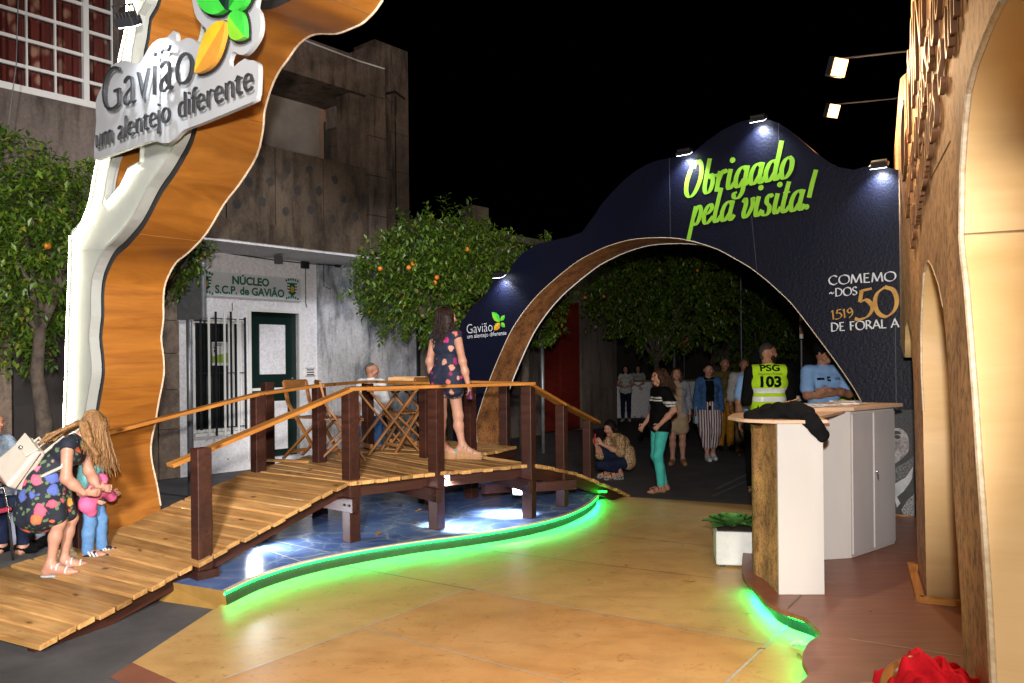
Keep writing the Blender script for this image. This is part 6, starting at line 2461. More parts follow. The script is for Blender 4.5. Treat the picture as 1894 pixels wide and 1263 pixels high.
# ---- woman in beige dress half hidden behind the black T-shirt
J = standing(1.60)
J.update(kR=A3((.08, .07, .46)), aR=A3((.08, .03, .085)))
bm_ = body(J, None, .010)
sd = Sdf(.035); torso(sd, J, .016, 0); sd.cap((-.05, 0, .86), (-.07, .01, .60), .125, .125, 0); sd.cap((.05, 0, .86), (.07, .01, .60), .125, .125, 0)
bd = person('woman in a short beige dress and scarf walking behind the black T-shirt', P_(1253, 858), (-.15, -1), J, bm_, [('dress', sd.mesh('dress', [BEIGEC], .010, wob=.004)), ('jacket', jacket(J, cloth('blue grey patterned shawl', (.16, .18, .23), (.30, .30, .32), 30), .028, 1.5)), ('hair', hair_long(J, HAIRM, .22, .075, res=.010)), ('shoes', shoes(J, TAN, .010, .009, CORKSOLE))])
q = bd.matrix_basis @ V((-.30, .06, .74))
t = thing('handbag', 'small pale blue handbag hanging beside the beige dress', 'handbag', tuple(q))
b = MB(); b.box((0, 0, 0), (.06, .16, .13)); b.build('bag', mat('pale blue leather', (.25, .38, .45), .5), t, bevel=.015, world=False)
b = MB(); b.tube([(0, -.07, .06), (0, -.05, .22), (0, .05, .22), (0, .07, .06)], .006, 6); b.build('strap', mat('pale strap', (.3, .4, .45), .5), t, world=False)

# ---- two men further back
J = standing(1.74, False)
J.update(wL=A3((-.10, .22, 1.10)), eL=A3((-.26, .02, 1.12)), kL=A3((-.09, .07, .48)))
bm_ = body(J, None, .010, [SKIN2, EYE, LIP])
m1 = person('man in a white shirt and khaki trousers with a tan jacket over his arm', P_(1378, 842), (-.1, -1), J, bm_, [('shirt', shirt(J, [cloth('white shirt', (.5, .48, .47))], .018, 1.5, .010, belly=.03)), ('trousers', trousers(J, KHAKI, .018, 1.95, .010, .014)), ('hair', hair_short(J, HAIRG, .0, .010)), ('shoes', shoes(J, BROWNSTRAP, .012, .010))])
sd = Sdf(.03); sd.path([(0, .12, 0), (.02, .05, -.16), (.0, .06, -.42), (.02, .07, -.56)], [.07, .085, .08, .05], 0); sd.cap((-.06, .1, -.05), (-.08, .1, -.45), .05, .04, 0)
o = link('jacket', sd.mesh('jacket', [TAN], .010, wob=.008)); q = m1.matrix_basis @ V((-.25, .0, 1.30)); o.location = q; o.rotation_euler = m1.rotation_euler
tag(o, 'tan jacket hanging over the arm of the man in the white shirt', 'jacket')
J = standing(1.76, False)
J['kR'] = A3((.08, .10, .50))
bm_ = body(J, None, .011, [SKIN2, EYE, LIP])
person('man in ochre trousers and a dark top walking behind the denim jacket', P_(1342, 832), (.0, -1), J, bm_, [('shirt', shirt(J, [cloth('dark patterned shirt', (.04, .035, .02), (.16, .12, .03), 20)], .018, .9, .011)), ('trousers', trousers(J, OCHRE, .016, 1.95, .011, .012)), ('hair', hair_short(J, HAIRG, .0, .011)), ('shoes', shoes(J, BLACKC, .012, .011))])

# ---- private security guard from behind
J = standing(1.86, False)
J.update(fv=A3((.92, .35, 0)), eR=A3((.26, .02, 1.16)), wR=A3((.14, .20, 1.08)), eL=A3((-.25, .02, 1.16)), wL=A3((-.10, .22, 1.08)))
bm_ = body(J, None, .0085, [SKIN2, EYE, LIP])
sl_ = Sdf(.03)
torso(sl_, J, .010, 0)
for S_ in 'LR': arm(sl_, J, S_, .016, .95, 0, .008)
blk = sl_.mesh('t_shirt', [BLACKC], .009)


def vest_fn(c, l):
    z = c[2]
    return 1 if 1.265 < z < 1.325 or 1.165 < z < 1.225 else 0


sd = Sdf(.035); torso(sd, J, .026, 0); sd.cap((-.08, 0, .95), (-.085, 0, .82), .125, .125, 0); sd.cap((.08, 0, .95), (.085, 0, .82), .125, .125, 0)
sd.cap(lerp(J['sL'], J['sR'], .05), lerp(J['sL'], J['sR'], .95), .066, None, 0)
vm = sd.mesh('safety_vest', [HIVIS, RETRO], .0085, vest_fn)
q = at_y(1422, 800, 9.55)
gd = person('security guard in a yellow vest numbered 103 with his back turned behind the counter', (q.x, q.y, .05), (.10, 1), J, bm_, [('t_shirt', blk), ('trousers', trousers(J, BLACKC, .016, 1.95, .010)), ('hair', hair_short(J, HAIRD, -.002, .008)), ('shoes', shoes(J, BLACKC, .014, .010))])
vo_ = link('safety_vest', vm); vo_.parent = gd
sd = Sdf(.02); f_ = nrmz(J['fv']); hc_ = J['hed']; l_ = np.cross(f_, A3((0, 0, 1)))
sd.cap(hc_ + f_ * .062 + A3((0, 0, -.075)) - l_ * .02, hc_ + f_ * .062 + A3((0, 0, -.075)) + l_ * .02, .046, None, 0); sd.cap(hc_ + f_ * .03 + l_ * .06 + A3((0, 0, -.05)), hc_ + f_ * .06 + A3((0, 0, -.08)), .032, .03, 0); sd.cap(hc_ + f_ * .03 - l_ * .06 + A3((0, 0, -.05)), hc_ + f_ * .06 + A3((0, 0, -.08)), .032, .03, 0)
bo_ = link('beard', sd.mesh('beard', [HAIRB], .008)); bo_.parent = gd
for s, z, w, bo, m in (('PSG', 1.53, .22, .03, BLACKC), ('Segurança Privada', 1.482, .28, .0, mat('dark green print', (.05, .12, .01), .6)), ('103', 1.345, .225, .045, BLACKC), ('ASSISTENTE', 1.06, .33, .03, BLACKC)):
    decal_text(vm, vo_, s, (0, -.3, z), (1, 0, 0), (0, 0, 1), (0, -1, 0), w, m, 'print', {'PSG': .105, '103': .17, 'ASSISTENTE': .085, 'Segurança Privada': .045}[s], .003, bo)

# ---- police officer in a cap half hidden behind the guard
def cap_(J, m):
    sd = Sdf(.012); s = J['s']; f, u = nrmz(J['fv']), A3((0, 0, 1)); l = np.cross(f, u); c = J['hed']
    q = lambda x, y, z: c + (l * x + f * y + u * z) * s
    sd.cap(q(0, -.015, .06), q(0, -.01, .095), .104 * s, .088 * s, 0, l, 1.08); sd.cap(q(0, .05, .055), q(0, .145, .048), .072 * s, .055 * s, 0, u, 5.0)
    return sd.mesh('cap', [m], .009)


J = standing(1.78, False)
J['fv'] = A3((.5, .8, 0))
bm_ = body(J, None, .011, [SKIN2, EYE, LIP])
q = at_y(1404, 800, 10.3)
person('police officer in a dark cap and light blue shirt half hidden by the guard', (q.x, q.y, 0), (.5, .8), J, bm_, [('shirt', shirt(J, [LIGHTBLUE], .018, .7, .011)), ('trousers', trousers(J, BLACKC, .016, 1.95, .011)), ('cap', cap_(J, BLACKC)), ('hair', hair_short(J, HAIRB, -.004, .010)), ('shoes', shoes(J, BLACKC, .014, .011))])

# ---- police officer with folded arms facing us
J = standing(1.84, False)
J.update(eR=A3((.27, .10, 1.22)), wR=A3((-.02, .20, 1.24)), eL=A3((-.27, .10, 1.23)), wL=A3((.04, .22, 1.28)), fv=A3((-.45, .9, 0)))
bm_ = body(J, {'R': dict(d=(-1, .1, .1), pn=(0, -1, 0), ts=(0, .2, 1)), 'L': dict(d=(1, .0, -.1), pn=(0, -1, 0), ts=(0, .2, 1))}, .0085, [SKIN2, EYE, LIP])
q = at_y(1524, 800, 9.75)
ps = shirt(J, [LIGHTBLUE], .020, .72, .0085)
sd = Sdf(.01); n_k = J['nek']
sd.cap(n_k + A3((-.05, .06, -.035)), n_k + A3((-.058, -.03, .01)), .018, None, 0); sd.cap(n_k + A3((.05, .06, -.035)), n_k + A3((.058, -.03, .01)), .018, None, 0); sd.cap(n_k + A3((-.05, -.05, .01)), n_k + A3((.05, -.05, .01)), .018, None, 0)
po = person('police officer in a light blue shirt standing with folded arms beside the arch', (q.x, q.y, .06), (.16, -1), J, bm_, [('collar', sd.mesh('collar', [LIGHTBLUE], .008)), ('trousers', trousers(J, BLACKC, .016, 1.95, .010)), ('cap', cap_(J, BLACKC)), ('hair', hair_short(J, HAIRB, -.004, .010)), ('shoes', shoes(J, BLACKC, .014, .010))])
pso = link('shirt', ps); pso.parent = po
NAVYP = mat('navy print', (.012, .016, .05), .6)
decal_text(ps, pso, 'GNR', (-.115, .4, 1.40), (-1, 0, 0), (0, 0, 1), (0, 1, 0), .08, NAVYP, 'print', .045, .003, .03)
for x, w, h_ in ((.105, .09, .028), (.0, .045, .06)):
    b = MB()
    nn_ = 6
    bvh = BVHTree.FromPolygons([v.co for v in ps.vertices], [tuple(p.vertices) for p in ps.polygons])
    vs = []
    for i in range(nn_ + 1):
        for zz in (-h_ / 2, h_ / 2):
            p = V((x - w / 2 + w * i / nn_, .4, 1.415 + zz)); ht = bvh.ray_cast(p, V((0, -1, 0)))
            vs.append((ht[0] if ht[0] is not None else p) + V((0, .004, 0)))
    b.add(vs, [(2 * i, 2 * i + 1, 2 * i + 3, 2 * i + 2) for i in range(nn_)])
    b.build('badge', BLACKC if w > .05 else DGREEN, pso, world=False)
b = MB(); b.lathe([(.034, -.012), (.036, 0), (.034, .012)], (0, 0, 0), 16)
w_ = b.build('watch', BLACKC, po, world=False); w_.location = tuple(lerp(J['eL'], J['wL'], .9)); w_.rotation_euler = (0, PI / 2 * .95, 0)

# ---- another person in a safety vest mostly hidden by the arch
J = standing(1.66, False)
bm_ = body(J, None, .011, [SKIN2, EYE, LIP])
sd = Sdf(.035); torso(sd, J, .03, 0)
q = at_y(1572, 800, 10.5)
person('person in a yellow safety vest mostly hidden behind the right leg of the arch', (q.x, q.y, -.12), (.2, -1), J, bm_, [('safety_vest', sd.mesh('safety_vest', [HIVIS, RETRO, BLACKC], .009, lambda c, l: 2 if abs(c[0] - .03) < .022 else 1 if 1.0 < c[2] < 1.06 or 1.16 < c[2] < 1.22 else 0)), ('trousers', trousers(J, BLACKC, .016, 1.95, .011)), ('hair', hair_short(J, HAIRB, .0, .011)), ('shoes', shoes(J, BLACKC, .014, .011))])
S.objects[-1] if False else None

# ---- two women in the dark
for px, py, lab, m, sx in ((1158, 779, 'woman in a sleeveless white top standing in the dark, left of two', cloth('dim white cotton', (.5, .5, .5)), 0), (1181, 772, 'woman with long dark hair standing in the dark, right of two', cloth('dim grey cotton', (.42, .42, .42)), 1)):
    J = standing(1.60)
    J.update(wL=A3((-.06, .17, 1.0)), eL=A3((-.21, .02, 1.08)), wR=A3((.06, .17, 1.0)), eR=A3((.21, .02, 1.08)))
    bm_ = body(J, None, .012)
    person(lab, P_(px, py), (-.2, -1), J, bm_, [('top', shirt(J, [m], .016, .2 if not sx else .3, .011, name='top')), ('trousers', trousers(J, NAVYC, .010, 1.93, .011)), ('hair', hair_long(J, HAIRK, .25, .07, res=.011)), ('shoes', shoes(J, WHITEC, .012, .011))], 'women standing in the dark by the wall')

# ---- man by the house wall, seen from behind
J = standing(1.73, False)
J['fv'] = A3((.75, .6, 0)); J['wR'] = A3((.17, .20, .86)); J['eR'] = A3((.25, .02, 1.08))
bm_ = body(J, None, .009, [SKIN2, EYE, LIP])
q = at_y(688, 800, 12.1)
person('man in a white polo shirt and jeans standing by the stained wall behind the tables', (q.x, q.y, 0), (.45, .9), J, bm_, [('shirt', shirt(J, [WHITEC], .02, .75, .010)), ('trousers', trousers(J, DENIM, .016, 1.95, .010)), ('hair', hair_short(J, HAIRG, -.006, .009)), ('shoes', shoes(J, BLACKC, .014, .010))])

# ---- people sitting at the left edge
def sitting(h=1.7, fem=False):
    J = standing(h, fem); s = J['s']
    for k_, v in dict(pel=(0, 0, .53), wai=(0, -.02, .68), che=(0, -.01, .86), nek=(0, 0, 1.02), hed=(0, .04, 1.18), sL=(-.18, 0, .98), sR=(.18, 0, .98), hL=(-.09, .05, .52), hR=(.09, .05, .52), kL=(-.12, .46, .50), kR=(.12, .46, .50), aL=(-.12, .44, .08), aR=(.12, .44, .08), tL=(-.13, .58, .03), tR=(.13, .58, .03), eL=(-.24, .12, .76), eR=(.24, .14, .76), wL=(-.10, .36, .72), wR=(.05, .40, .74)).items():
        J[k_] = A3(v) * s
    return J


J = sitting(1.70, False)
bm_ = body(J, None, .009, [SKIN2, EYE, LIP])
q = at_y(-18, 850, 7.6)
sm_ = person('seated man in a light blue shirt with a dark wristwatch at the left edge', (q.x, q.y, 0), (.95, -.25), J, bm_, [('shirt', shirt(J, [cloth('pale blue cotton', (.36, .44, .58))], .022, 1.15, .010)), ('trousers', trousers(J, cloth('pale trousers', (.30, .33, .42)), .016, 1.9, .010)), ('hair', hair_short(J, HAIRG, .0, .010)), ('shoes', shoes(J, BLACKC, .014, .010))])
b = MB(); b.lathe([(.033, -.016), (.037, 0), (.033, .016)], (0, 0, 0), 16)
w_ = b.build('watch', BLACKC, sm_, world=False); w_.location = tuple(lerp(J['eR'], J['wR'], .88)); w_.rotation_euler = (.9, 1.2, 0)
J = sitting(1.62, True)
bm_ = body(J, None, .011)
q = at_y(-52, 850, 6.9)
person('seated person with long dark hair cut off by the left edge', (q.x, q.y, 0), (.2, 1), J, bm_, [('top', shirt(J, [BLACKC], .018, .5, .011, name='top')), ('trousers', trousers(J, NAVYC, .012, 1.9, .011)), ('hair', hair_long(J, HAIRK, .36, .08, res=.010)), ('shoes', shoes(J, BLACKC, .012, .011))])
# ------------------------------------------------------------------ street furniture, trees, small things
random.seed(11)
# ---- metal chairs at the left edge
def metal_chair(label, x, y, rz):
    t = thing('cafe_chair', label, 'chair', (x, y, 0), None, rz)
    for sx in (-1, 1):
        b = MB(); b.tube([(sx * .22, .20, .0), (sx * .20, .17, .45), (sx * .20, .12, .66), (sx * .20, -.18, .66)], .012, 8); b.build('leg', CHROME, t, world=False, smooth=True)
        b = MB(); b.tube([(sx * .22, -.24, .0), (sx * .20, -.19, .45), (sx * .20, -.22, .85)], .012, 8); b.build('leg', CHROME, t, world=False, smooth=True)
    b = MB(); b.box((0, 0, .455), (.42, .42, .04)); b.build('seat', mat('raspberry seat cushion', (.40, .02, .06), .7), t, bevel=.015, world=False)
    b = MB(); b.box((0, -.215, .74), (.40, .025, .22)); b.build('backrest', DMETAL, t, bevel=.01, world=False)
    return t


q = at_y(-18, 900, 7.6); metal_chair('metal cafe chair with raspberry red seat under the seated man', q.x - .0, q.y, heading(.95, -.25))
q = at_y(-52, 900, 6.9); metal_chair('metal cafe chair cut off by the left edge under the dark-haired person', q.x, q.y, heading(.2, 1))
t = thing('cafe_table', 'small dark cafe table beside the seated man at the left edge', 'table', tuple(on_z(-20, 1010)))
b = MB(); b.lathe([(0, .70), (.32, .70), (.33, .715), (.32, .73), (0, .73)], (0, 0, 0), 28); b.build('tabletop', DMETAL, t, world=False)
b = MB(); b.lathe([(.0, 0), (.22, 0), (.20, .02), (.03, .04), (.03, .70), (0, .70)], (0, 0, 0), 20); b.build('pedestal', CHROME, t, world=False, smooth=True)

# ---- folding wooden chairs and tables on the deck
def folding_chair(label, loc, rz, group='folding wooden chairs on the deck'):
    t = thing('folding_chair', label, 'chair', loc, group, rz)
    for sx in (-1, 1):
        b = MB(); x = .19 * sx
        pts = [(x, .24, 0), (x, .0, .36), (x, -.17, .60), (x, -.225, .84)]
        for i in range(3): b.bar(pts[i], pts[i + 1], .022, .045, up=(1, 0, 0))
        b.build('side_frame', CHAIRWOOD, t, world=False, bevel=.003)
        b = MB(); x = .165 * sx; b.bar((x, -.26, 0), (x, .21, .43), .022, .045, up=(1, 0, 0)); b.build('leg', CHAIRWOOD, t, world=False, bevel=.003)
    b = MB()
    for k in range(6): b.box((0, -.15 + k * .068, .445), (.36, .058, .016))
    b.box((0, .22, .432), (.37, .02, .03)); b.build('seat', CHAIRWOOD, t, world=False, bevel=.004)
    b = MB(); b.box((0, -.222, .80), (.40, .018, .11)); b.build('backrest', CHAIRWOOD, t, world=False, bevel=.006)
    b = MB(); b.box((0, .20, .08), (.36, .02, .035)); b.box((0, -.20, .07), (.31, .02, .035)); b.build('stretcher', CHAIRWOOD, t, world=False)
    return t


c1 = folding_chair('folding wooden chair facing right in front of the green door', P_(578, 846, ZD), heading(.85, -.35))
c2 = copy_tree(c1); q = P_(628, 850, ZD); c2.location = q; c2.rotation_euler.z = heading(.9, .35); c2['label'] = 'folding wooden chair with low back, second from the door'
c3 = copy_tree(c1); q = P_(752, 832, ZD); c3.location = q; c3.rotation_euler.z = heading(-.75, -.5); c3['label'] = 'folding wooden chair on the right of the folding tables'
tb = thing('folding_table', 'folding wooden table with crossed legs behind the middle front post', 'table', P_(715, 834, ZD), 'folding tables on the deck', .5)
b = MB()
for k in range(7): b.box((-.30 + k * .10, 0, .745), (.088, .66, .02))
b.box((0, .30, .725), (.66, .03, .03)); b.box((0, -.30, .725), (.66, .03, .03))
b.build('tabletop', CHAIRWOOD, tb, world=False, bevel=.004)
for sy in (-1, 1):
    for e in (-1, 1):
        b = MB(); y = (.26 if e > 0 else .235) * sy; b.bar((-.31 * e, y, 0), (.28 * e, y, .72), .022, .05, up=(0, 1, 0)); b.build('leg', CHAIRWOOD, tb, world=False, bevel=.003)
b = MB(); b.box((-.27, 0, .09), (.03, .52, .05)); b.box((.27, 0, .09), (.03, .47, .05)); b.build('stretcher', CHAIRWOOD, tb, world=False)
tb2 = copy_tree(tb); tb2.location = P_(775, 826, ZD); tb2.rotation_euler.z = -.2; tb2['label'] = 'folding wooden table further right, half hidden by the woman on the bridge'
t = thing('wooden_tray', 'shallow wooden box lying on the folding table behind the rail', 'box', at_y(756, 712, 10.0))
c = V(t.location)
b = MB(); b.box((0, 0, 0), (.46, .34, .02)); b.build('base', CHAIRWOOD, t, world=False)
b = MB()
for e in (-1, 1): b.box((0, e * .165, .04), (.46, .018, .08)); b.box((e * .222, 0, .04), (.018, .31, .08))
b.build('side', PINE, t, world=False)
t.location.z = ZD + .775
t = thing('loose_plank', 'short pale offcut of plank lying on the deck behind the left posts', 'plank', P_(525, 852, ZD + .02))
b = MB(); b.hexa([(-.30, -.035, -.015), (.30, -.01, -.015), (.30, .02, -.015), (-.30, .045, -.015)], [(-.30, -.035, .012), (.30, -.01, .012), (.30, .02, .012), (-.30, .045, .012)]); b.build('plank', PINE, t, world=False, bevel=.002); t.rotation_euler.z = -.35

# ---- back of a traffic sign on its pole, and another pole behind the arch
g = at_y(352, 825, 10.4)
t = thing('street_sign', 'grey back of a traffic sign box on a steel pole before the barred window', 'sign', (g.x, g.y, 0))
ztop = at_y(350, 489, 10.4).z; zlow = at_y(350, 592, 10.4).z
b = MB(); b.tube([(g.x, g.y, 0), (g.x, g.y, ztop + .02)], .038, 14); b.build('pole', METAL, t, smooth=True)
b = MB(); c = V((g.x + .0, g.y - .08, (ztop + zlow) / 2))
pl_, pr_ = at_y(331, 540, 10.4), at_y(379, 540, 10.2)
b.bar((pl_.x, g.y - .02, c.z), (pr_.x, g.y - .20, c.z), .07, ztop - zlow); b.build('sign_box', METAL, t, bevel=.02)
b = MB()
for z in (zlow + .05, ztop - .05): b.lathe([(.043, z - .02), (.046, z), (.043, z + .02)], (g.x, g.y, 0), 14); b.bar((g.x, g.y, z), (g.x + .05, g.y - .1, z), .03, .03)
b.build('clamp', CHROME, t)
g = on_z(1005, 838)
t = thing('steel_pole', 'bare galvanised pole standing behind the cork leg of the arch', 'pole', (g.x, g.y, 0))
zt_ = at_y(1003, 606, g.y).z
b = MB(); b.tube([(g.x, g.y, 0), (g.x, g.y, zt_)], .035, 14); b.build('pole', METAL, t, smooth=True)
b = MB(); b.lathe([(.040, zt_ - .12), (.044, zt_ - .10), (.040, zt_ - .08)], (g.x, g.y, 0), 14); b.build('clamp', CHROME, t)
g = at_y(1266, 700, 19)
t = thing('no_entry_sign', 'small red round sign on a thin pole in the dark street', 'sign', (g.x, g.y, 0))
zc_ = at_y(1266, 632, 19).z
b = MB(); b.tube([(g.x, g.y, 0), (g.x, g.y, zc_ + .1)], .025, 8); b.build('pole', DMETAL, t)
b = MB(); ring = [(g.x + math.cos(k * PI / 10) * .16, g.y - .05 - .0, zc_ + math.sin(k * PI / 10) * .22) for k in range(20)]; n_ = 20
b.add(ring + [(x, y + .02, z) for x, y, z in ring], [tuple(range(20))[::-1], tuple(range(20, 40))] + [(i, (i + 1) % 20, 20 + (i + 1) % 20, 20 + i) for i in range(20)]); b.build('disc', mat('sign red', (.5, .02, .02), .5), t)
for px, Y, zt_, lab in ((1248, 21, 6.2, 'tall dark lamp post behind the far tree'), (1372, 18, 4.6, 'thin dark post right of the far tree')):
    g = at_y(px, 700, Y); t = thing('utility_pole', lab, 'pole', (g.x, g.y, 0)); b = MB(); b.tube([(g.x, g.y, 0), (g.x, g.y, zt_)], [.09, .06] if px < 1300 else [.04, .035], 10); b.build('pole', DMETAL, t)
    b = MB(); b.lathe([(.14, 0), (.13, .10), (.09, .12)], (g.x, g.y, 0), 12); b.build('base', DMETAL, t)
g = at_y(1482, 600, 14)
t = thing('banded_post', 'slim post with orange and white bands in the dark behind the arch', 'post', (g.x, g.y, 0))
b = MB(); b.tube([(g.x, g.y, 0), (g.x, g.y, at_y(1482, 628, 14).z)], .03, 8); b.build('pole', DMETAL, t)
b = MB()
for k, yy in enumerate((626, 618, 610, 602, 594, 586)):
    z0, z1 = at_y(1482, yy, 14).z, at_y(1482, yy - 8, 14).z
    b.tube([(g.x, g.y, z0), (g.x, g.y, z1)], .034, 8, k % 2)
b.build('bands', [WHITE, mat('orange band', (.45, .12, .02), .6)], t)

# ---- dark parked car behind the officers
cy_ = 13.2
cc = at_y(1530, 760, cy_)
car = thing('parked_car', 'dark parked car with a white number plate behind the officers', 'car', (cc.x, cc.y, 0))
PAINT = mat('near black car paint', (.008, .008, .010), .25, coat=.5)
prof = [(-.88, .32), (-.90, .55), (-.86, .92), (-.78, 1.02), (-.66, 1.42), (-.58, 1.50), (.58, 1.50), (.66, 1.42), (.78, 1.02), (.86, .92), (.90, .55), (.88, .32)]
b = MB()
secs = [(0, .94, 0), (.06, 1, 0), (.9, 1.0, 0), (2.6, 1.0, .0), (3.2, .98, -.30), (4.2, .95, -.45), (4.3, .88, -.48)]
n_ = len(prof)
vs = []
for y, sc_, dz in secs: vs += [(cc.x + x * sc_, cc.y + y, z + (dz if z > 1.0 else 0)) for x, z in prof]
fs = [(i * n_ + k, i * n_ + (k + 1) % n_, (i + 1) * n_ + (k + 1) % n_, (i + 1) * n_ + k) for i in range(len(secs) - 1) for k in range(n_)]
fs += [tuple(range(n_))[::-1], tuple((len(secs) - 1) * n_ + k for k in range(n_))]
b.add(vs, [f[::-1] for f in fs]); b.build('body', PAINT, car, bevel=.03)
b = MB(); b.box((cc.x, cc.y - .012, 1.22), (1.15, .02, .34)); b.build('rear_window', GLASS, car)
b = MB(); b.box((cc.x, cc.y - .03, .45), (1.66, .10, .2)); b.build('bumper', DMETAL, car, bevel=.03)
pxa, pxb = at_y(1467, 737, cc.y - .03), at_y(1496, 737, cc.y - .03)
pz = pxa.z
b = MB(); b.box(((pxa.x + pxb.x) / 2, cc.y - .02, pz), (pxb.x - pxa.x, .02, .085)); np_ = b.build('number_plate', RETRO, car)
b = MB(); b.box((pxa.x + .015, cc.y - .032, pz), (.03, .004, .083)); b.build('plate_band', mat('plate blue', (.02, .10, .6), .4), np_)
for e in (-1, 1):
    b = MB(); b.box((cc.x + e * .80, cc.y - .01, .93), (.13, .05, .22)); b.build('tail_light', mat('tail light red', (.25, .01, .01), .3), car, bevel=.015)
    b = MB(); b.bar((cc.x + e * .55, cc.y + .3, 1.56), (cc.x + e * .55, cc.y + 2.2, 1.56), .04, .04); b.build('roof_rail', CHROME, car)
    for y in (.75, 3.4):
        b = MB(); b.tube([(cc.x + e * .72, cc.y + y, .31), (cc.x + e * .92, cc.y + y, .31)], .31, 20); w_ = b.build('wheel', mat('tyre rubber', (.012, .012, .012), .8), car)
        b = MB(); b.tube([(cc.x + e * .90, cc.y + y, .31), (cc.x + e * .93, cc.y + y, .31)], .19, 16); b.build('rim', METAL, w_)

# ---- information counter
cnt = thing('info_counter', 'information counter clad in cork and white panels with a pale wooden top', 'counter', tuple(on_z(1480, 1080, ZB)))
WP = mat('white laminate panel', (.53, .505, .48), .45, (.49, .46, .435), 2, (1, 1, .3))
TOPM = mat('pale wood worktop', (.60, .42, .29), .4, (.54, .36, .24), 2, (1, 5, 1))
qa, qb = on_z(1441, 1100, ZB), on_z(1525, 1100, ZB)
hz = at_y(1437, 783, qa.y).z
hz2 = at_y(1600, 752, on_z(1577, 1033, ZB).y).z
b = MB(); b.hexa([(qa.x, qa.y, ZB + .002), (qb.x, qb.y, ZB + .002), (qb.x, qb.y + .02, ZB + .002), (qa.x, qa.y + .02, ZB + .002)], [(qa.x, qa.y, hz), (qb.x, qb.y, hz), (qb.x, qb.y + .02, hz), (qa.x, qa.y + .02, hz)]); b.build('front_panel', WP, cnt)
# cork-clad curved side: from the front panel's left edge round to the back
q1 = on_z(1437, 1093, ZB); q2 = on_z(1399, 1066, ZB); 
cur = catmull([(qa.x, qa.y + .021), (q2.x + .025, q2.y - .10), (q2.x + .01, q2.y + .10), (q2.x + .13, q2.y + .45), (q2.x + .40, q2.y + .85), (q2.x + .85, q2.y + 1.05)], 8)
b = MB(); n_ = len(cur)
cv = [V((x, y, 0)) for x, y in cur]
inn = [p + V((.025, 0, 0)) for p in cv]
vs = [p + V((0, 0, ZB + .002)) for p in cv] + [p + V((0, 0, hz)) for p in cv]
b.add(vs, [(i + 1, i, n_ + i, n_ + i + 1) for i in range(n_ - 1)]); b.build('cork_front', CORK2, cnt, smooth=True)
# cabinet behind
k1, k2, k3 = on_z(1524, 1036, ZB), on_z(1575, 1033, ZB), on_z(1655, 1006, ZB)
dv = (k3 - k2)
bk_ = V((-dv.y, dv.x, 0)).normalized()
k1 = k2 + (k1 - k2) * 1.25
pts = [k1, k2, k3, k3 + bk_ * .30, k1 + bk_ * .26]
b = MB()
nn_ = len(pts)
b.add([(p.x, p.y, ZB + .002) for p in pts] + [(p.x, p.y, hz2 - .03) for p in pts], [tuple(range(nn_))[::-1], tuple(range(nn_, 2 * nn_))] + [(i, (i + 1) % nn_, nn_ + (i + 1) % nn_, nn_ + i) for i in range(nn_)])
b.build('cabinet', WP, cnt, bevel=.003)
GREYW = mat('greyish white door', (.50, .47, .47), .45, (.44, .41, .41), 3, (1, 1, .3))
mid = on_z(1611, 1019, ZB)
out = V((dv.y, -dv.x, 0)).normalized() * .012
for a_, c_ in ((k2 + dv * .02, k2 + dv * .46), (k2 + dv * .50, k3 - dv * .01)):
    b = MB(); b.hexa([(a_.x, a_.y, ZB + .03), (c_.x, c_.y, ZB + .03), (c_.x + out.x, c_.y + out.y, ZB + .03), (a_.x + out.x, a_.y + out.y, ZB + .03)][::-1], [(a_.x, a_.y, hz2 - .06), (c_.x, c_.y, hz2 - .06), (c_.x + out.x, c_.y + out.y, hz2 - .06), (a_.x + out.x, a_.y + out.y, hz2 - .06)][::-1])
    dd = b.build('cabinet_door', GREYW, cnt, bevel=.002)
lk = k2 + dv * .53 + out * 1.6
zk = at_y(1624, 872, lk.y).z
b = MB(); b.ball((lk.x, lk.y, zk), .013, 8, 6); b.box((lk.x, lk.y - .012, zk - .035), (.004, .006, .05)); b.box((lk.x + .008, lk.y - .012, zk - .045), (.004, .006, .05)); b.build('key', CHROME, dd)
# tops
b = MB()
tl = [(qa.x - .22, qa.y + .38), (qa.x - .18, qa.y + .12), (qa.x - .03, qa.y - .03), (qb.x + .02, qb.y - .035), (qb.x + .09, qb.y + .30), (k1.x + .25, k1.y + .05), (k1.x + .1, k1.y + .5), (qa.x + .25, qa.y + .95), (qa.x - .08, qa.y + .75)]
tl = catmull(tl[:3], 5)[:-1] + tl[2:]
n_ = len(tl)
b.add([(x, y, hz) for x, y in tl] + [(x, y, hz + .022) for x, y in tl], [tuple(range(n_))[::-1], tuple(range(n_, 2 * n_))] + [(i, (i + 1) % n_, n_ + (i + 1) % n_, n_ + i) for i in range(n_)])
b.build('lower_top', TOPM, cnt, bevel=.003)
b = MB(); b.box((qb.x + .0, qb.y + .05, hz - .012), (.09, .10, .02)); b.build('support_block', BFLOOR, cnt)
tp_ = [k1 + V((-.05, -.06, 0)), k2 + V((.0, -.07, 0)), k3 + dv * .03 + V((.04, -.06, 0)), k3 + bk_ * .42, k1 + bk_ * .36]
b = MB(); n_ = 5
b.add([(p.x, p.y, hz2 - .028) for p in tp_] + [(p.x, p.y, hz2) for p in tp_], [tuple(range(n_))[::-1], tuple(range(n_, 2 * n_))] + [(i, (i + 1) % n_, n_ + (i + 1) % n_, n_ + i) for i in range(n_)])
b.build('upper_top', TOPM, cnt, bevel=.003)
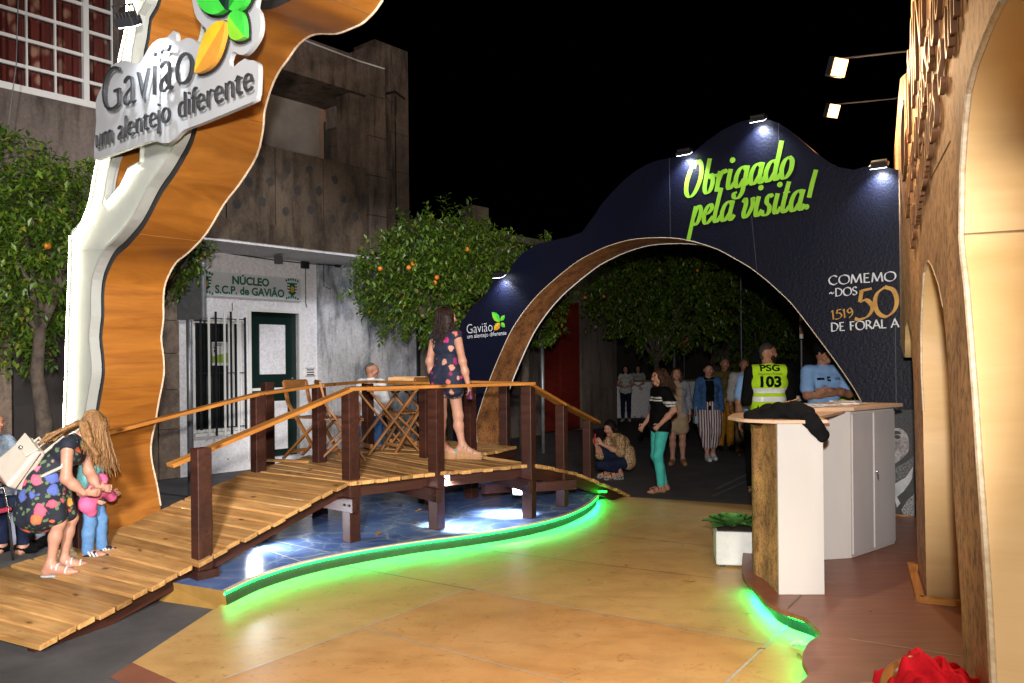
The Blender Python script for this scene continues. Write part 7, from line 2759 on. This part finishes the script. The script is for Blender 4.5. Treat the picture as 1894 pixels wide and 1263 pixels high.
# leaflets
PAPER = [mat('leaflet paper', (.55, .55, .56), .5, (.16, .18, .22), 14, lo=.45, hi=.6), mat('pale leaflet', (.62, .60, .58), .5, (.3, .3, .34), 10, lo=.5, hi=.65)]
c0_ = (k1 + k3) / 2 + bk_ * .16
for i in range(9):
    u = -.55 + .12 * i
    p = c0_ + dv.normalized() * u * .8 + bk_ * random.uniform(-.06, .10)
    t = thing('leaflet', 'printed leaflet in the row lying on the upper counter top', 'leaflet', (p.x, p.y, hz2 + .004), 'leaflets spread on the counter', random.uniform(-.4, .9))
    b = MB(); b.box((0, 0, .003 + .002 * (i % 3)), (.15, .21, .005 + .004 * (i % 3))); b.build('cover', PAPER[i % 2], t, world=False)
# black coat
sd = Sdf(.04)
ct = V((qa.x + .035, qa.y + .16, hz + .03))
def cp(x, y, z): return (ct.x + x * .80 + .035, ct.y + y * .9, ct.z + z * .85)
sd.path([cp(-.22, .05, .02), cp(-.05, .10, .05), cp(.12, .10, .045), cp(.24, .12, .02)], [.035, .050, .048, .04], 0, ax=(0, 0, 1), fl=1.3)
sd.path([cp(-.02, -.02, .05), cp(.10, -.06, .05), cp(.20, -.12, .03)], [.06, .06, .05], 0)
sd.path([cp(.10, -.12, .03), cp(.17, -.205, -.01), cp(.22, -.215, -.07), cp(.265, -.215, -.125)], [.048, .046, .044, .044], 0, ax=(0, 1, 0), fl=2.2)
sd.cap(cp(-.25, .02, .0), cp(-.19, -.05, -.03), .04, .03, 0); sd.cap(cp(.20, .05, .01), cp(.30, .06, .0), .03, .018, 0)
sd.cap(cp(.05, .16, .04), cp(-.02, .2, .03), .055, .05, 0)
sd.cap(cp(-.12, .0, .02), cp(.1, .02, .04), .04, .05, 0)
me = sd.mesh('coat', [BLACKC], .008, wob=.012)
o = link('coat', me); tag(o, 'black coat thrown over the counter with one sleeve hanging down', 'coat')
t = thing('chain', 'thin gold chain lying on the black coat', 'chain', cp(.08, .0, .12))
b = MB()
pts = catmull([cp(-.02, -.045, .085), cp(.04, -.035, .118), cp(.10, -.015, .125), cp(.15, .0, .142), cp(.17, .02, .135)], 6)
for p in pts: b.ball(p, .0065, 6, 4)
b.build('links', mat('gold metal', (.75, .50, .25), .3, metal=1.0), t)
b = MB(); b.ball(pts[0], .010, 6, 4); b.build('clasp', mat('gold clasp', (.75, .50, .25), .3, metal=1.0), t)

# ---- portrait banner behind the counter: an old man in a cap and chunky knit, black and white
bx0, bx1 = on_z(1655, 945, ZB), on_z(1692, 955, ZB)
ban = thing('portrait_banner', 'black and white portrait banner of an old man beside the counter', 'banner', tuple(AR))
def bn(px, py, off=-.02): q = ap(px, py); return a3(q[0], q[1], off)
def bpoly(name, pts, m, off, parent):
    P = [bn(*p, off) for p in pts]
    return MB().add(P, [tuple(range(len(P)))]).build(name, m, parent)
GREY = lambda n, v, v2=None: mat(n, (v, v * .97, v * 1.03), .6, (v2 or v * .6,) * 3, 8)
me = MB(); Pb = [bn(1622, 762), bn(1692, 757), bn(1693, 956), bn(1622, 945)]
Pn = [p - AN * -.015 for p in Pb]
me.add(Pb + Pn, [(3, 2, 1, 0), (4, 5, 6, 7), (0, 1, 5, 4), (1, 2, 6, 5), (2, 3, 7, 6), (3, 0, 4, 7)])
ptr = me.build('print', GREY('dark print', .035, .015), ban)
bpoly('cap_print', catmull([(1640, 800), (1642, 770), (1660, 757), (1682, 762), (1692, 780), (1692, 840), (1684, 850), (1680, 805), (1664, 792)], 3, True), mat('dark tweed print', (.05, .05, .055), .6, (.012, .012, .014), 120, lo=.45, hi=.55), -.023, ptr)
bpoly('face_print', catmull([(1640, 800), (1655, 792), (1668, 793), (1680, 806), (1682, 830), (1675, 842), (1664, 852), (1650, 858), (1638, 845)], 3, True), mat('face print', (.34, .31, .32), .6, (.12, .10, .11), 14, lo=.42, hi=.62), -.026, ptr)
bpoly('brow_print', catmull([(1644, 800), (1660, 796), (1668, 802), (1658, 803), (1647, 806)], 3, True), GREY('brow', .03), -.029, ptr)
bpoly('eye_print', catmull([(1654, 806), (1662, 804), (1667, 808), (1660, 812)], 3, True), GREY('eye print', .015), -.029, ptr)
bpoly('nose_print', catmull([(1650, 806), (1654, 812), (1657, 826), (1650, 832), (1645, 826)], 3, True), mat('nose print', (.5, .47, .48), .6, (.3, .28, .29), 14), -.029, ptr)
bpoly('beard_print', catmull([(1644, 836), (1656, 834), (1668, 838), (1664, 850), (1652, 858), (1641, 852)], 3, True), mat('beard print', (.45, .44, .45), .6, (.14, .13, .14), 60), -.029, ptr)
bpoly('knit_print', [(1640, 868), (1662, 862), (1680, 852), (1692, 842), (1692, 858), (1676, 880), (1650, 895), (1640, 890)], mat('knit print', (.16, .16, .17), .6, (.03, .03, .035), 110, lo=.46, hi=.54), -.026, ptr)
bpoly('shirt_print', [(1650, 897), (1676, 882), (1690, 862), (1688, 884), (1676, 905), (1670, 925), (1660, 938)], mat('pale shirt print', (.55, .55, .58), .6, (.35, .35, .38), 10), -.029, ptr)
bpoly('scarf_print', [(1660, 918), (1672, 908), (1690, 884), (1692, 910), (1678, 925), (1672, 940)], GREY('shadow print', .05), -.031, ptr)
bpoly('sleeve_print', [(1668, 942), (1678, 926), (1692, 912), (1692, 954), (1672, 952)], mat('woven print', (.36, .36, .37), .6, (.06, .06, .07), 130, lo=.46, hi=.54), -.032, ptr)
b = MB(); b.bar(bn(1655, 952, -.04), bn(1693, 958, -.04), .03, .03); b.build('foot_rail', RAIL, ban)

# ---- white planter with a cabbage-like plant
q0 = on_z(1330, 1046, ZY); q1 = on_z(1393, 1056, ZY)
plx = thing('planter', 'white square planter on the yellow floor beside the cork counter', 'planter', tuple((q0 + q1) / 2))
cxp = (q0 + q1) / 2 + V((.03, .15, 0)); sz = .31
b = MB()
rz_ = -.18
b.box((cxp.x, cxp.y, ZY + .155), (sz, sz, .27), 0, rz_)
b.build('pot', mat('white stone pot', (.66, .68, .67), .7, (.52, .54, .53), 7, bump=.2), plx, bevel=.012)
b = MB(); b.box((cxp.x, cxp.y, ZY + .285), (sz - .03, sz - .03, .03), 0, rz_); b.build('soil', mat('soil', (.03, .02, .014), .9), plx)
b = MB()
for ex in (-1, 1):
    b.box((cxp.x + ex * .10, cxp.y, ZY + .008), (.05, .22, .03), 0, rz_)
b.build('foot', DMETAL, plx)
LEAFC = mat('cabbage leaf', (.045, .15, .028), .5, (.085, .24, .05), 9)
pt_ = thing('cabbage_plant', 'leafy green cabbage growing in the white planter', 'plant', (cxp.x, cxp.y, ZY + .30))
b = MB()
for i in range(34):
    an = i * 2.4; r0_ = .012 + .0035 * i; ln_ = .09 + .0016 * i; el = 1.25 - i * .032
    d = V((math.cos(an) * math.cos(el), math.sin(an) * math.cos(el), math.sin(el))); sd_ = V((-math.sin(an), math.cos(an), 0)); nn_ = d.cross(sd_)
    c = V((math.cos(an) * r0_, math.sin(an) * r0_, .02))
    vs = []
    for k in range(5):
        t_ = k / 4; w = .062 * math.sin(PI * (.18 + .74 * t_)); 
        for e in (-1, 0, 1): vs.append(c + d * ln_ * t_ + sd_ * e * w - nn_ * (.022 * abs(e) * -1 + .03 * t_ * t_) + V((0, 0, random.uniform(-.006, .006))))
    b.add(vs, [(3 * k + e, 3 * k + e + 1, 3 * k + e + 4, 3 * k + e + 3) for k in range(4) for e in (0, 1)])
b.build('leaves', LEAFC, pt_, world=False, smooth=True)

# ---- red cloth over a wooden chair at the bottom right corner
qc = on_z(1720, 1290, .46)
base = V((qc.x + .02, qc.y - .05, 0))
st_ = thing('wooden_chair', 'tan wooden chair under the red cloth at the bottom right', 'chair', (base.x, base.y, ZB))
TANL = mat('tan polished wood', (.36, .15, .035), .35, (.28, .11, .025), 4, (1, 6, 1))
zt_ = .50
b = MB(); b.box((base.x, base.y, zt_ - .06), (.44, .42, .04)); b.build('seat', TANL, st_, bevel=.015)
for ex in (-1, 1):
    for ey in (-1, 1):
        b = MB(); b.tube([(base.x + ex * .19, base.y + ey * .18, ZB), (base.x + ex * .17, base.y + ey * .16, zt_ - .08)], .02, 8); b.build('leg', TANL, st_)
bl_ = at_y(1652, 1248, base.y + .12)
b = MB(); b.tube(catmull([(bl_.x - .03, bl_.y, bl_.z - .10), (bl_.x - .02, bl_.y - .02, bl_.z), (bl_.x + .02, bl_.y - .03, bl_.z + .04), (bl_.x + .10, bl_.y, bl_.z + .05)], 5), .03, 10); b.build('armrest', TANL, st_, smooth=True)
rc = at_y(1742, 1256, base.y - .02)
nu, nv = 90, 60
vs = []
rnd = random.Random(4)
for i in range(nu + 1):
    for j in range(nv + 1):
        u, v = (i / nu - .5) * 2, (j / nv - .5) * 2
        x = u * .165 + .018 * math.sin(v * 7 + u * 3)
        y = v * .24 + .015 * math.sin(u * 9)
        r2 = (u * .95) ** 2 + (v * .9) ** 2
        z = .055 - .13 * max(r2 - .25, 0) - .05 * max(u, 0)
        z += .022 * math.sin(u * 10 + 3.2 * v + 1.2 * math.sin(v * 4)) * (1 - .4 * abs(v)) + .014 * math.sin(u * 17 - 6 * v + 1.0) + .008 * math.sin(u * 29 + v * 21)
        z += .05 * math.exp(-((u + .55) ** 2 + (v + .2) ** 2) * 9)
        vs.append((rc.x + x, rc.y + y, rc.z - .02 + z))
g = MB().add(vs, [(i * (nv + 1) + j, (i + 1) * (nv + 1) + j, (i + 1) * (nv + 1) + j + 1, i * (nv + 1) + j + 1) for i in range(nu) for j in range(nv)])
o = g.build('red_cloth', cloth('bright red cloth', (.72, .02, .035), (.60, .012, .025), 6), smooth=True)
so = o.modifiers.new('thickness', 'SOLIDIFY'); so.thickness = .006
tag(o, 'crumpled bright red cloth thrown over the chair at the bottom right', 'cloth')

# ---- litter: dry leaves, green film
LEAFD = mat('dry leaf', (.30, .16, .035), .7, (.16, .08, .02), 40)
def dry_leaf(px, py, z, label, s=.05, rz=0.0, group='dry leaves lying on the floor'):
    q = on_z(px, py, z)
    o = MB()
    vs = [(-1, 0, 0), (-.5, .38, .16), (.1, .45, .22), (.6, .25, .16), (1.1, 0, .05), (.6, -.28, .2), (.1, -.42, .14), (-.5, -.35, .25), (0, 0, .05), (.5, 0, .02), (-.5, 0, .08)]
    vs = [(x * s, y * s, z_ * s + .004) for x, y, z_ in vs]
    o.add(vs, [(0, 10, 1), (1, 10, 8, 2), (2, 8, 9, 3), (3, 9, 4), (4, 9, 5), (5, 9, 8, 6), (6, 8, 10, 7), (7, 10, 0)])
    ob = o.build('dry_leaf', LEAFD); ob.location = q; ob.rotation_euler = (random.uniform(-.2, .2), random.uniform(-.2, .2), rz)
    return tag(ob, label, 'leaf', group)
for i, (px, py, z, lab, s) in enumerate(((1274, 1076, ZY, 'curled dry leaf on the yellow floor left of the planter', .055), (700, 988, ZP, 'dry leaf on the blue deck by the left front post', .055), (768, 969, ZP, 'yellowish dry leaf on the blue deck between the front posts', .06), (775, 945, ZP, 'dry leaf on the blue deck nearest the back', .05), (740, 934, ZP, 'dry leaf near the left under the deck', .055), (1408, 1202, ZY, 'small dry leaf near the joint of the yellow floor', .03), (1478, 1216, ZY, 'dry leaf under the wavy edge of the brown floor', .035), (1385, 1136, ZY, 'tiny dry leaf on the green lit floor', .02), (1610, 1130, ZB, 'tiny dry leaf on the brown floor', .02), (925, 987, ZP, 'small dry leaf on the blue deck near its green edge', .03), (1090, 1074, ZY, 'small dark leaf on the middle of the yellow floor', .02))):
    dry_leaf(px, py, z, lab, s, i * 1.3)
q = on_z(1490, 1193, ZY)
me = MB(); n_ = 9
vs = [(q.x + (i - 4) * .022 + random.uniform(-.008, .008), q.y + (j - 2) * .022 - .012 * i + random.uniform(-.008, .008), ZY + .004 + random.uniform(0, .03)) for i in range(n_) for j in range(5)]
me.add(vs, [(i * 5 + j, i * 5 + j + 1, (i + 1) * 5 + j + 1, (i + 1) * 5 + j) for i in range(n_ - 1) for j in range(4)])
o = me.build('torn_film', mat('translucent torn film', (.5, .6, .45), .3)); tag(o, 'crumpled torn plastic film at the lit edge of the brown floor', 'litter')

# ------------------------------------------------------------------ orange trees
LEAVES = {}
def leaf_mat(name, c1, c2):
    m, nt, N, L, b = nodes_of(name)
    b.inputs['Roughness'].default_value = .42
    b.inputs['Specular IOR Level'].default_value = .45
    ge = N.new('ShaderNodeNewGeometry')
    r = ramp(nt, [(0, c1), (.6, c2), (.93, tuple(c * 1.5 for c in c2)), (1, (.20, .17, .02))])
    L.new(ge.outputs['Random Per Island'], r.inputs[0])
    L.new(r.outputs[0], b.inputs['Base Color'])
    b.inputs['Subsurface Weight'].default_value = 0.0
    return m
LM = leaf_mat('orange tree leaf', (.022, .054, .005), (.060, .106, .009))
BARKT = mat('tree bark', (.10, .075, .055), .9, (.04, .03, .024), 12, bump=.6, bscale=30)
FRUIT = mat('orange fruit', (.58, .19, .012), .5, (.48, .13, .01), 20, bump=.1)


def orange_tree(label, base, clumps, nleaf, trunk, fruits=(), leaf=.055, seed=1):
    rnd = random.Random(seed)
    t = thing('orange_tree', label, 'tree', base, 'orange trees along the house fronts')
    b = MB()
    w = sum(r ** 2 for _, r in clumps)
    for c, r in clumps:
        c = V(c)
        n = int(nleaf * r * r / w)
        # twigs carry sprays of leaves, mostly near the surface of the clump
        ns = max(4, n // 9)
        for i in range(ns):
            d = V((rnd.gauss(0, 1), rnd.gauss(0, 1), rnd.gauss(0, 1))).normalized()
            rr = r * (rnd.random() ** .42) * rnd.uniform(.8, 1.12)
            p = c + d * rr + V((0, 0, -.05 * rr))
            td = (d + V((rnd.uniform(-.6, .6), rnd.uniform(-.6, .6), rnd.uniform(-.3, .7)))).normalized()
            for k in range(9):
                q = p + td * (.022 * k) * (r / .5 + .6) * .7
                an = k * 2.4 + rnd.random()
                a_ = td.cross(UP)
                if a_.length < .1: a_ = V((1, 0, 0))
                a_.normalize(); b2 = td.cross(a_)
                ld = (td * .5 + (a_ * math.cos(an) + b2 * math.sin(an)) * .8 + V((0, 0, rnd.uniform(-.35, .1)))).normalized()
                sd_ = ld.cross(V((rnd.uniform(-.5, .5), rnd.uniform(-.5, .5), 1))).normalized()
                up_ = sd_.cross(ld)
                L_ = leaf * rnd.uniform(.75, 1.35); wd = L_ * rnd.uniform(.20, .28)
                b.add([q, q + ld * L_ * .5 + sd_ * wd + up_ * wd * .35, q + ld * L_, q + ld * L_ * .5 - sd_ * wd + up_ * wd * .35, q + ld * L_ * .52], [(0, 4, 1), (1, 4, 2), (2, 4, 3), (3, 4, 0)])
    b.build('crown', LM, t)
    b = MB()
    tr = [V(p) for p in trunk]
    r0 = .10
    b.tube(tr, [r0 * (1 - .45 * i / (len(tr) - 1)) for i in range(len(tr))], 9)
    for c, r in clumps[:9]:
        m_ = tr[-1].lerp(V(c), .5) + V((rnd.uniform(-.1, .1), rnd.uniform(-.1, .1), rnd.uniform(-.05, .12)))
        b.tube([tr[-1] - V((0, 0, .1 * rnd.random())), m_, V(c)], [.05, .03, .010], 6)
    b.build('trunk', BARKT, t, smooth=True)
    for p in fruits:
        b = MB(); b.ball(p, .036, 12, 8); b.build('orange', FRUIT, t, smooth=True)
    return t


def pc(px, py, Y): return tuple(at_y(px, py, Y))


# left edge
Y = 8.7
cl = [(pc(px, py, Y + dy), r) for px, py, dy, r in ((20, 330, 0, .50), (-40, 420, .1, .6), (60, 400, -.2, .48), (120, 380, .2, .42), (150, 340, .3, .26), (30, 480, -.3, .52), (110, 470, .0, .48), (20, 570, .1, .5), (95, 560, .2, .42), (40, 640, .2, .28), (150, 430, .4, .35), (-60, 520, 0, .5), (20, 288, 0, .25), (60, 590, .2, .25))]
orange_tree('orange tree with bright leaves at the left edge beside the glowing gateway', pc(80, 900, Y), cl, 9500, [tuple(on_z(85, 960, 0.0)[:2]) + (0,), pc(82, 780, Y), pc(68, 690, Y), pc(75, 600, Y)], [pc(88, 455, Y - .3)], .085, 5)
# sprig behind the gateway (a second small tree between gateway and sign)
Y = 9.6
cl = [(pc(px, py, Y + dy), r) for px, py, dy, r in ((335, 480, 0, .27), (310, 510, .1, .25), (360, 465, 0, .18), (300, 460, .3, .35), (260, 480, .3, .4), (250, 430, .4, .4))]
orange_tree('small orange tree mostly hidden behind the orange side of the gateway', pc(270, 880, Y), cl, 3200, [pc(262, 925, Y)[:2] + (0,), pc(262, 700, Y), pc(270, 560, Y)], (), .08, 8)
# middle
Y = 12.3
cl = [(pc(px, py, Y + dy), r) for px, py, dy, r in ((760, 480, -.2, .62), (830, 470, 0, .66), (710, 520, 0, .50), (890, 480, .1, .55), (800, 545, -.3, .58), (735, 565, -.1, .45), (860, 540, .1, .5), (918, 475, .2, .32), (780, 590, -.2, .33), (820, 432, .1, .30), (690, 555, .1, .28), (880, 440, .2, .30), (940, 452, .3, .16), (755, 450, .2, .30), (835, 588, 0, .35), (690, 500, .1, .25))]
orange_tree('orange tree with ripe fruit between the white wall and the arch', pc(806, 870, Y), cl, 12500, [tuple(on_z(806, 874, 0))[:2] + (0,), pc(808, 760, Y), pc(800, 640, Y), pc(800, 580, Y)], [pc(*p, Y - .75) for p in ((756, 495), (764, 488), (864, 461), (808, 513), (804, 523), (703, 497))], .085, 9)
# leaves just behind the arch leg
Y = 13.6
cl = [(pc(px, py, Y + dy), r) for px, py, dy, r in ((1010, 560, 0, .35), (985, 600, .1, .3), (1030, 530, .1, .3), (1018, 605, 0, .2), (960, 560, .2, .4), (1005, 452, .3, .16), (945, 520, .3, .4))]
orange_tree('orange tree whose twigs show behind the left leg of the arch', pc(975, 850, Y), cl, 4200, [tuple(on_z(970, 856, 0))[:2] + (0,), pc(970, 740, Y), pc(975, 620, Y)], (), .085, 12)
# far dark tree inside the arch
Y = 17.5
cl = [(pc(px, py, Y + dy), r) for px, py, dy, r in ((1150, 520, 0, .75), (1220, 500, .1, .85), (1290, 520, 0, .75), (1180, 580, -.2, .7), (1260, 575, -.1, .8), (1330, 560, .2, .6), (1120, 560, .1, .6), (1210, 620, 0, .5), (1170, 485, .2, .4), (1290, 615, .1, .4), (1330, 500, .3, .45))]
orange_tree('dark orange tree with a wide crown seen through the arch', pc(1215, 815, Y), cl, 9000, [tuple(on_z(1212, 815, 0))[:2] + (0,), pc(1212, 730, Y), pc(1215, 660, Y)], [pc(*p, Y - .8) for p in ((1082, 550), (1117, 548), (1290, 500))], .10, 15)
Y = 22
cl = [(pc(px, py, Y + dy), r) for px, py, dy, r in ((1400, 600, 0, .9), (1440, 560, .2, .9), (1360, 640, 0, .6), (1420, 640, .3, .7))]
orange_tree('dim round tree in the dark street behind the guard', pc(1400, 780, Y), cl, 3000, [tuple(on_z(1405, 785, 0))[:2] + (0,), pc(1405, 720, Y), pc(1405, 660, Y)], (), .13, 18)
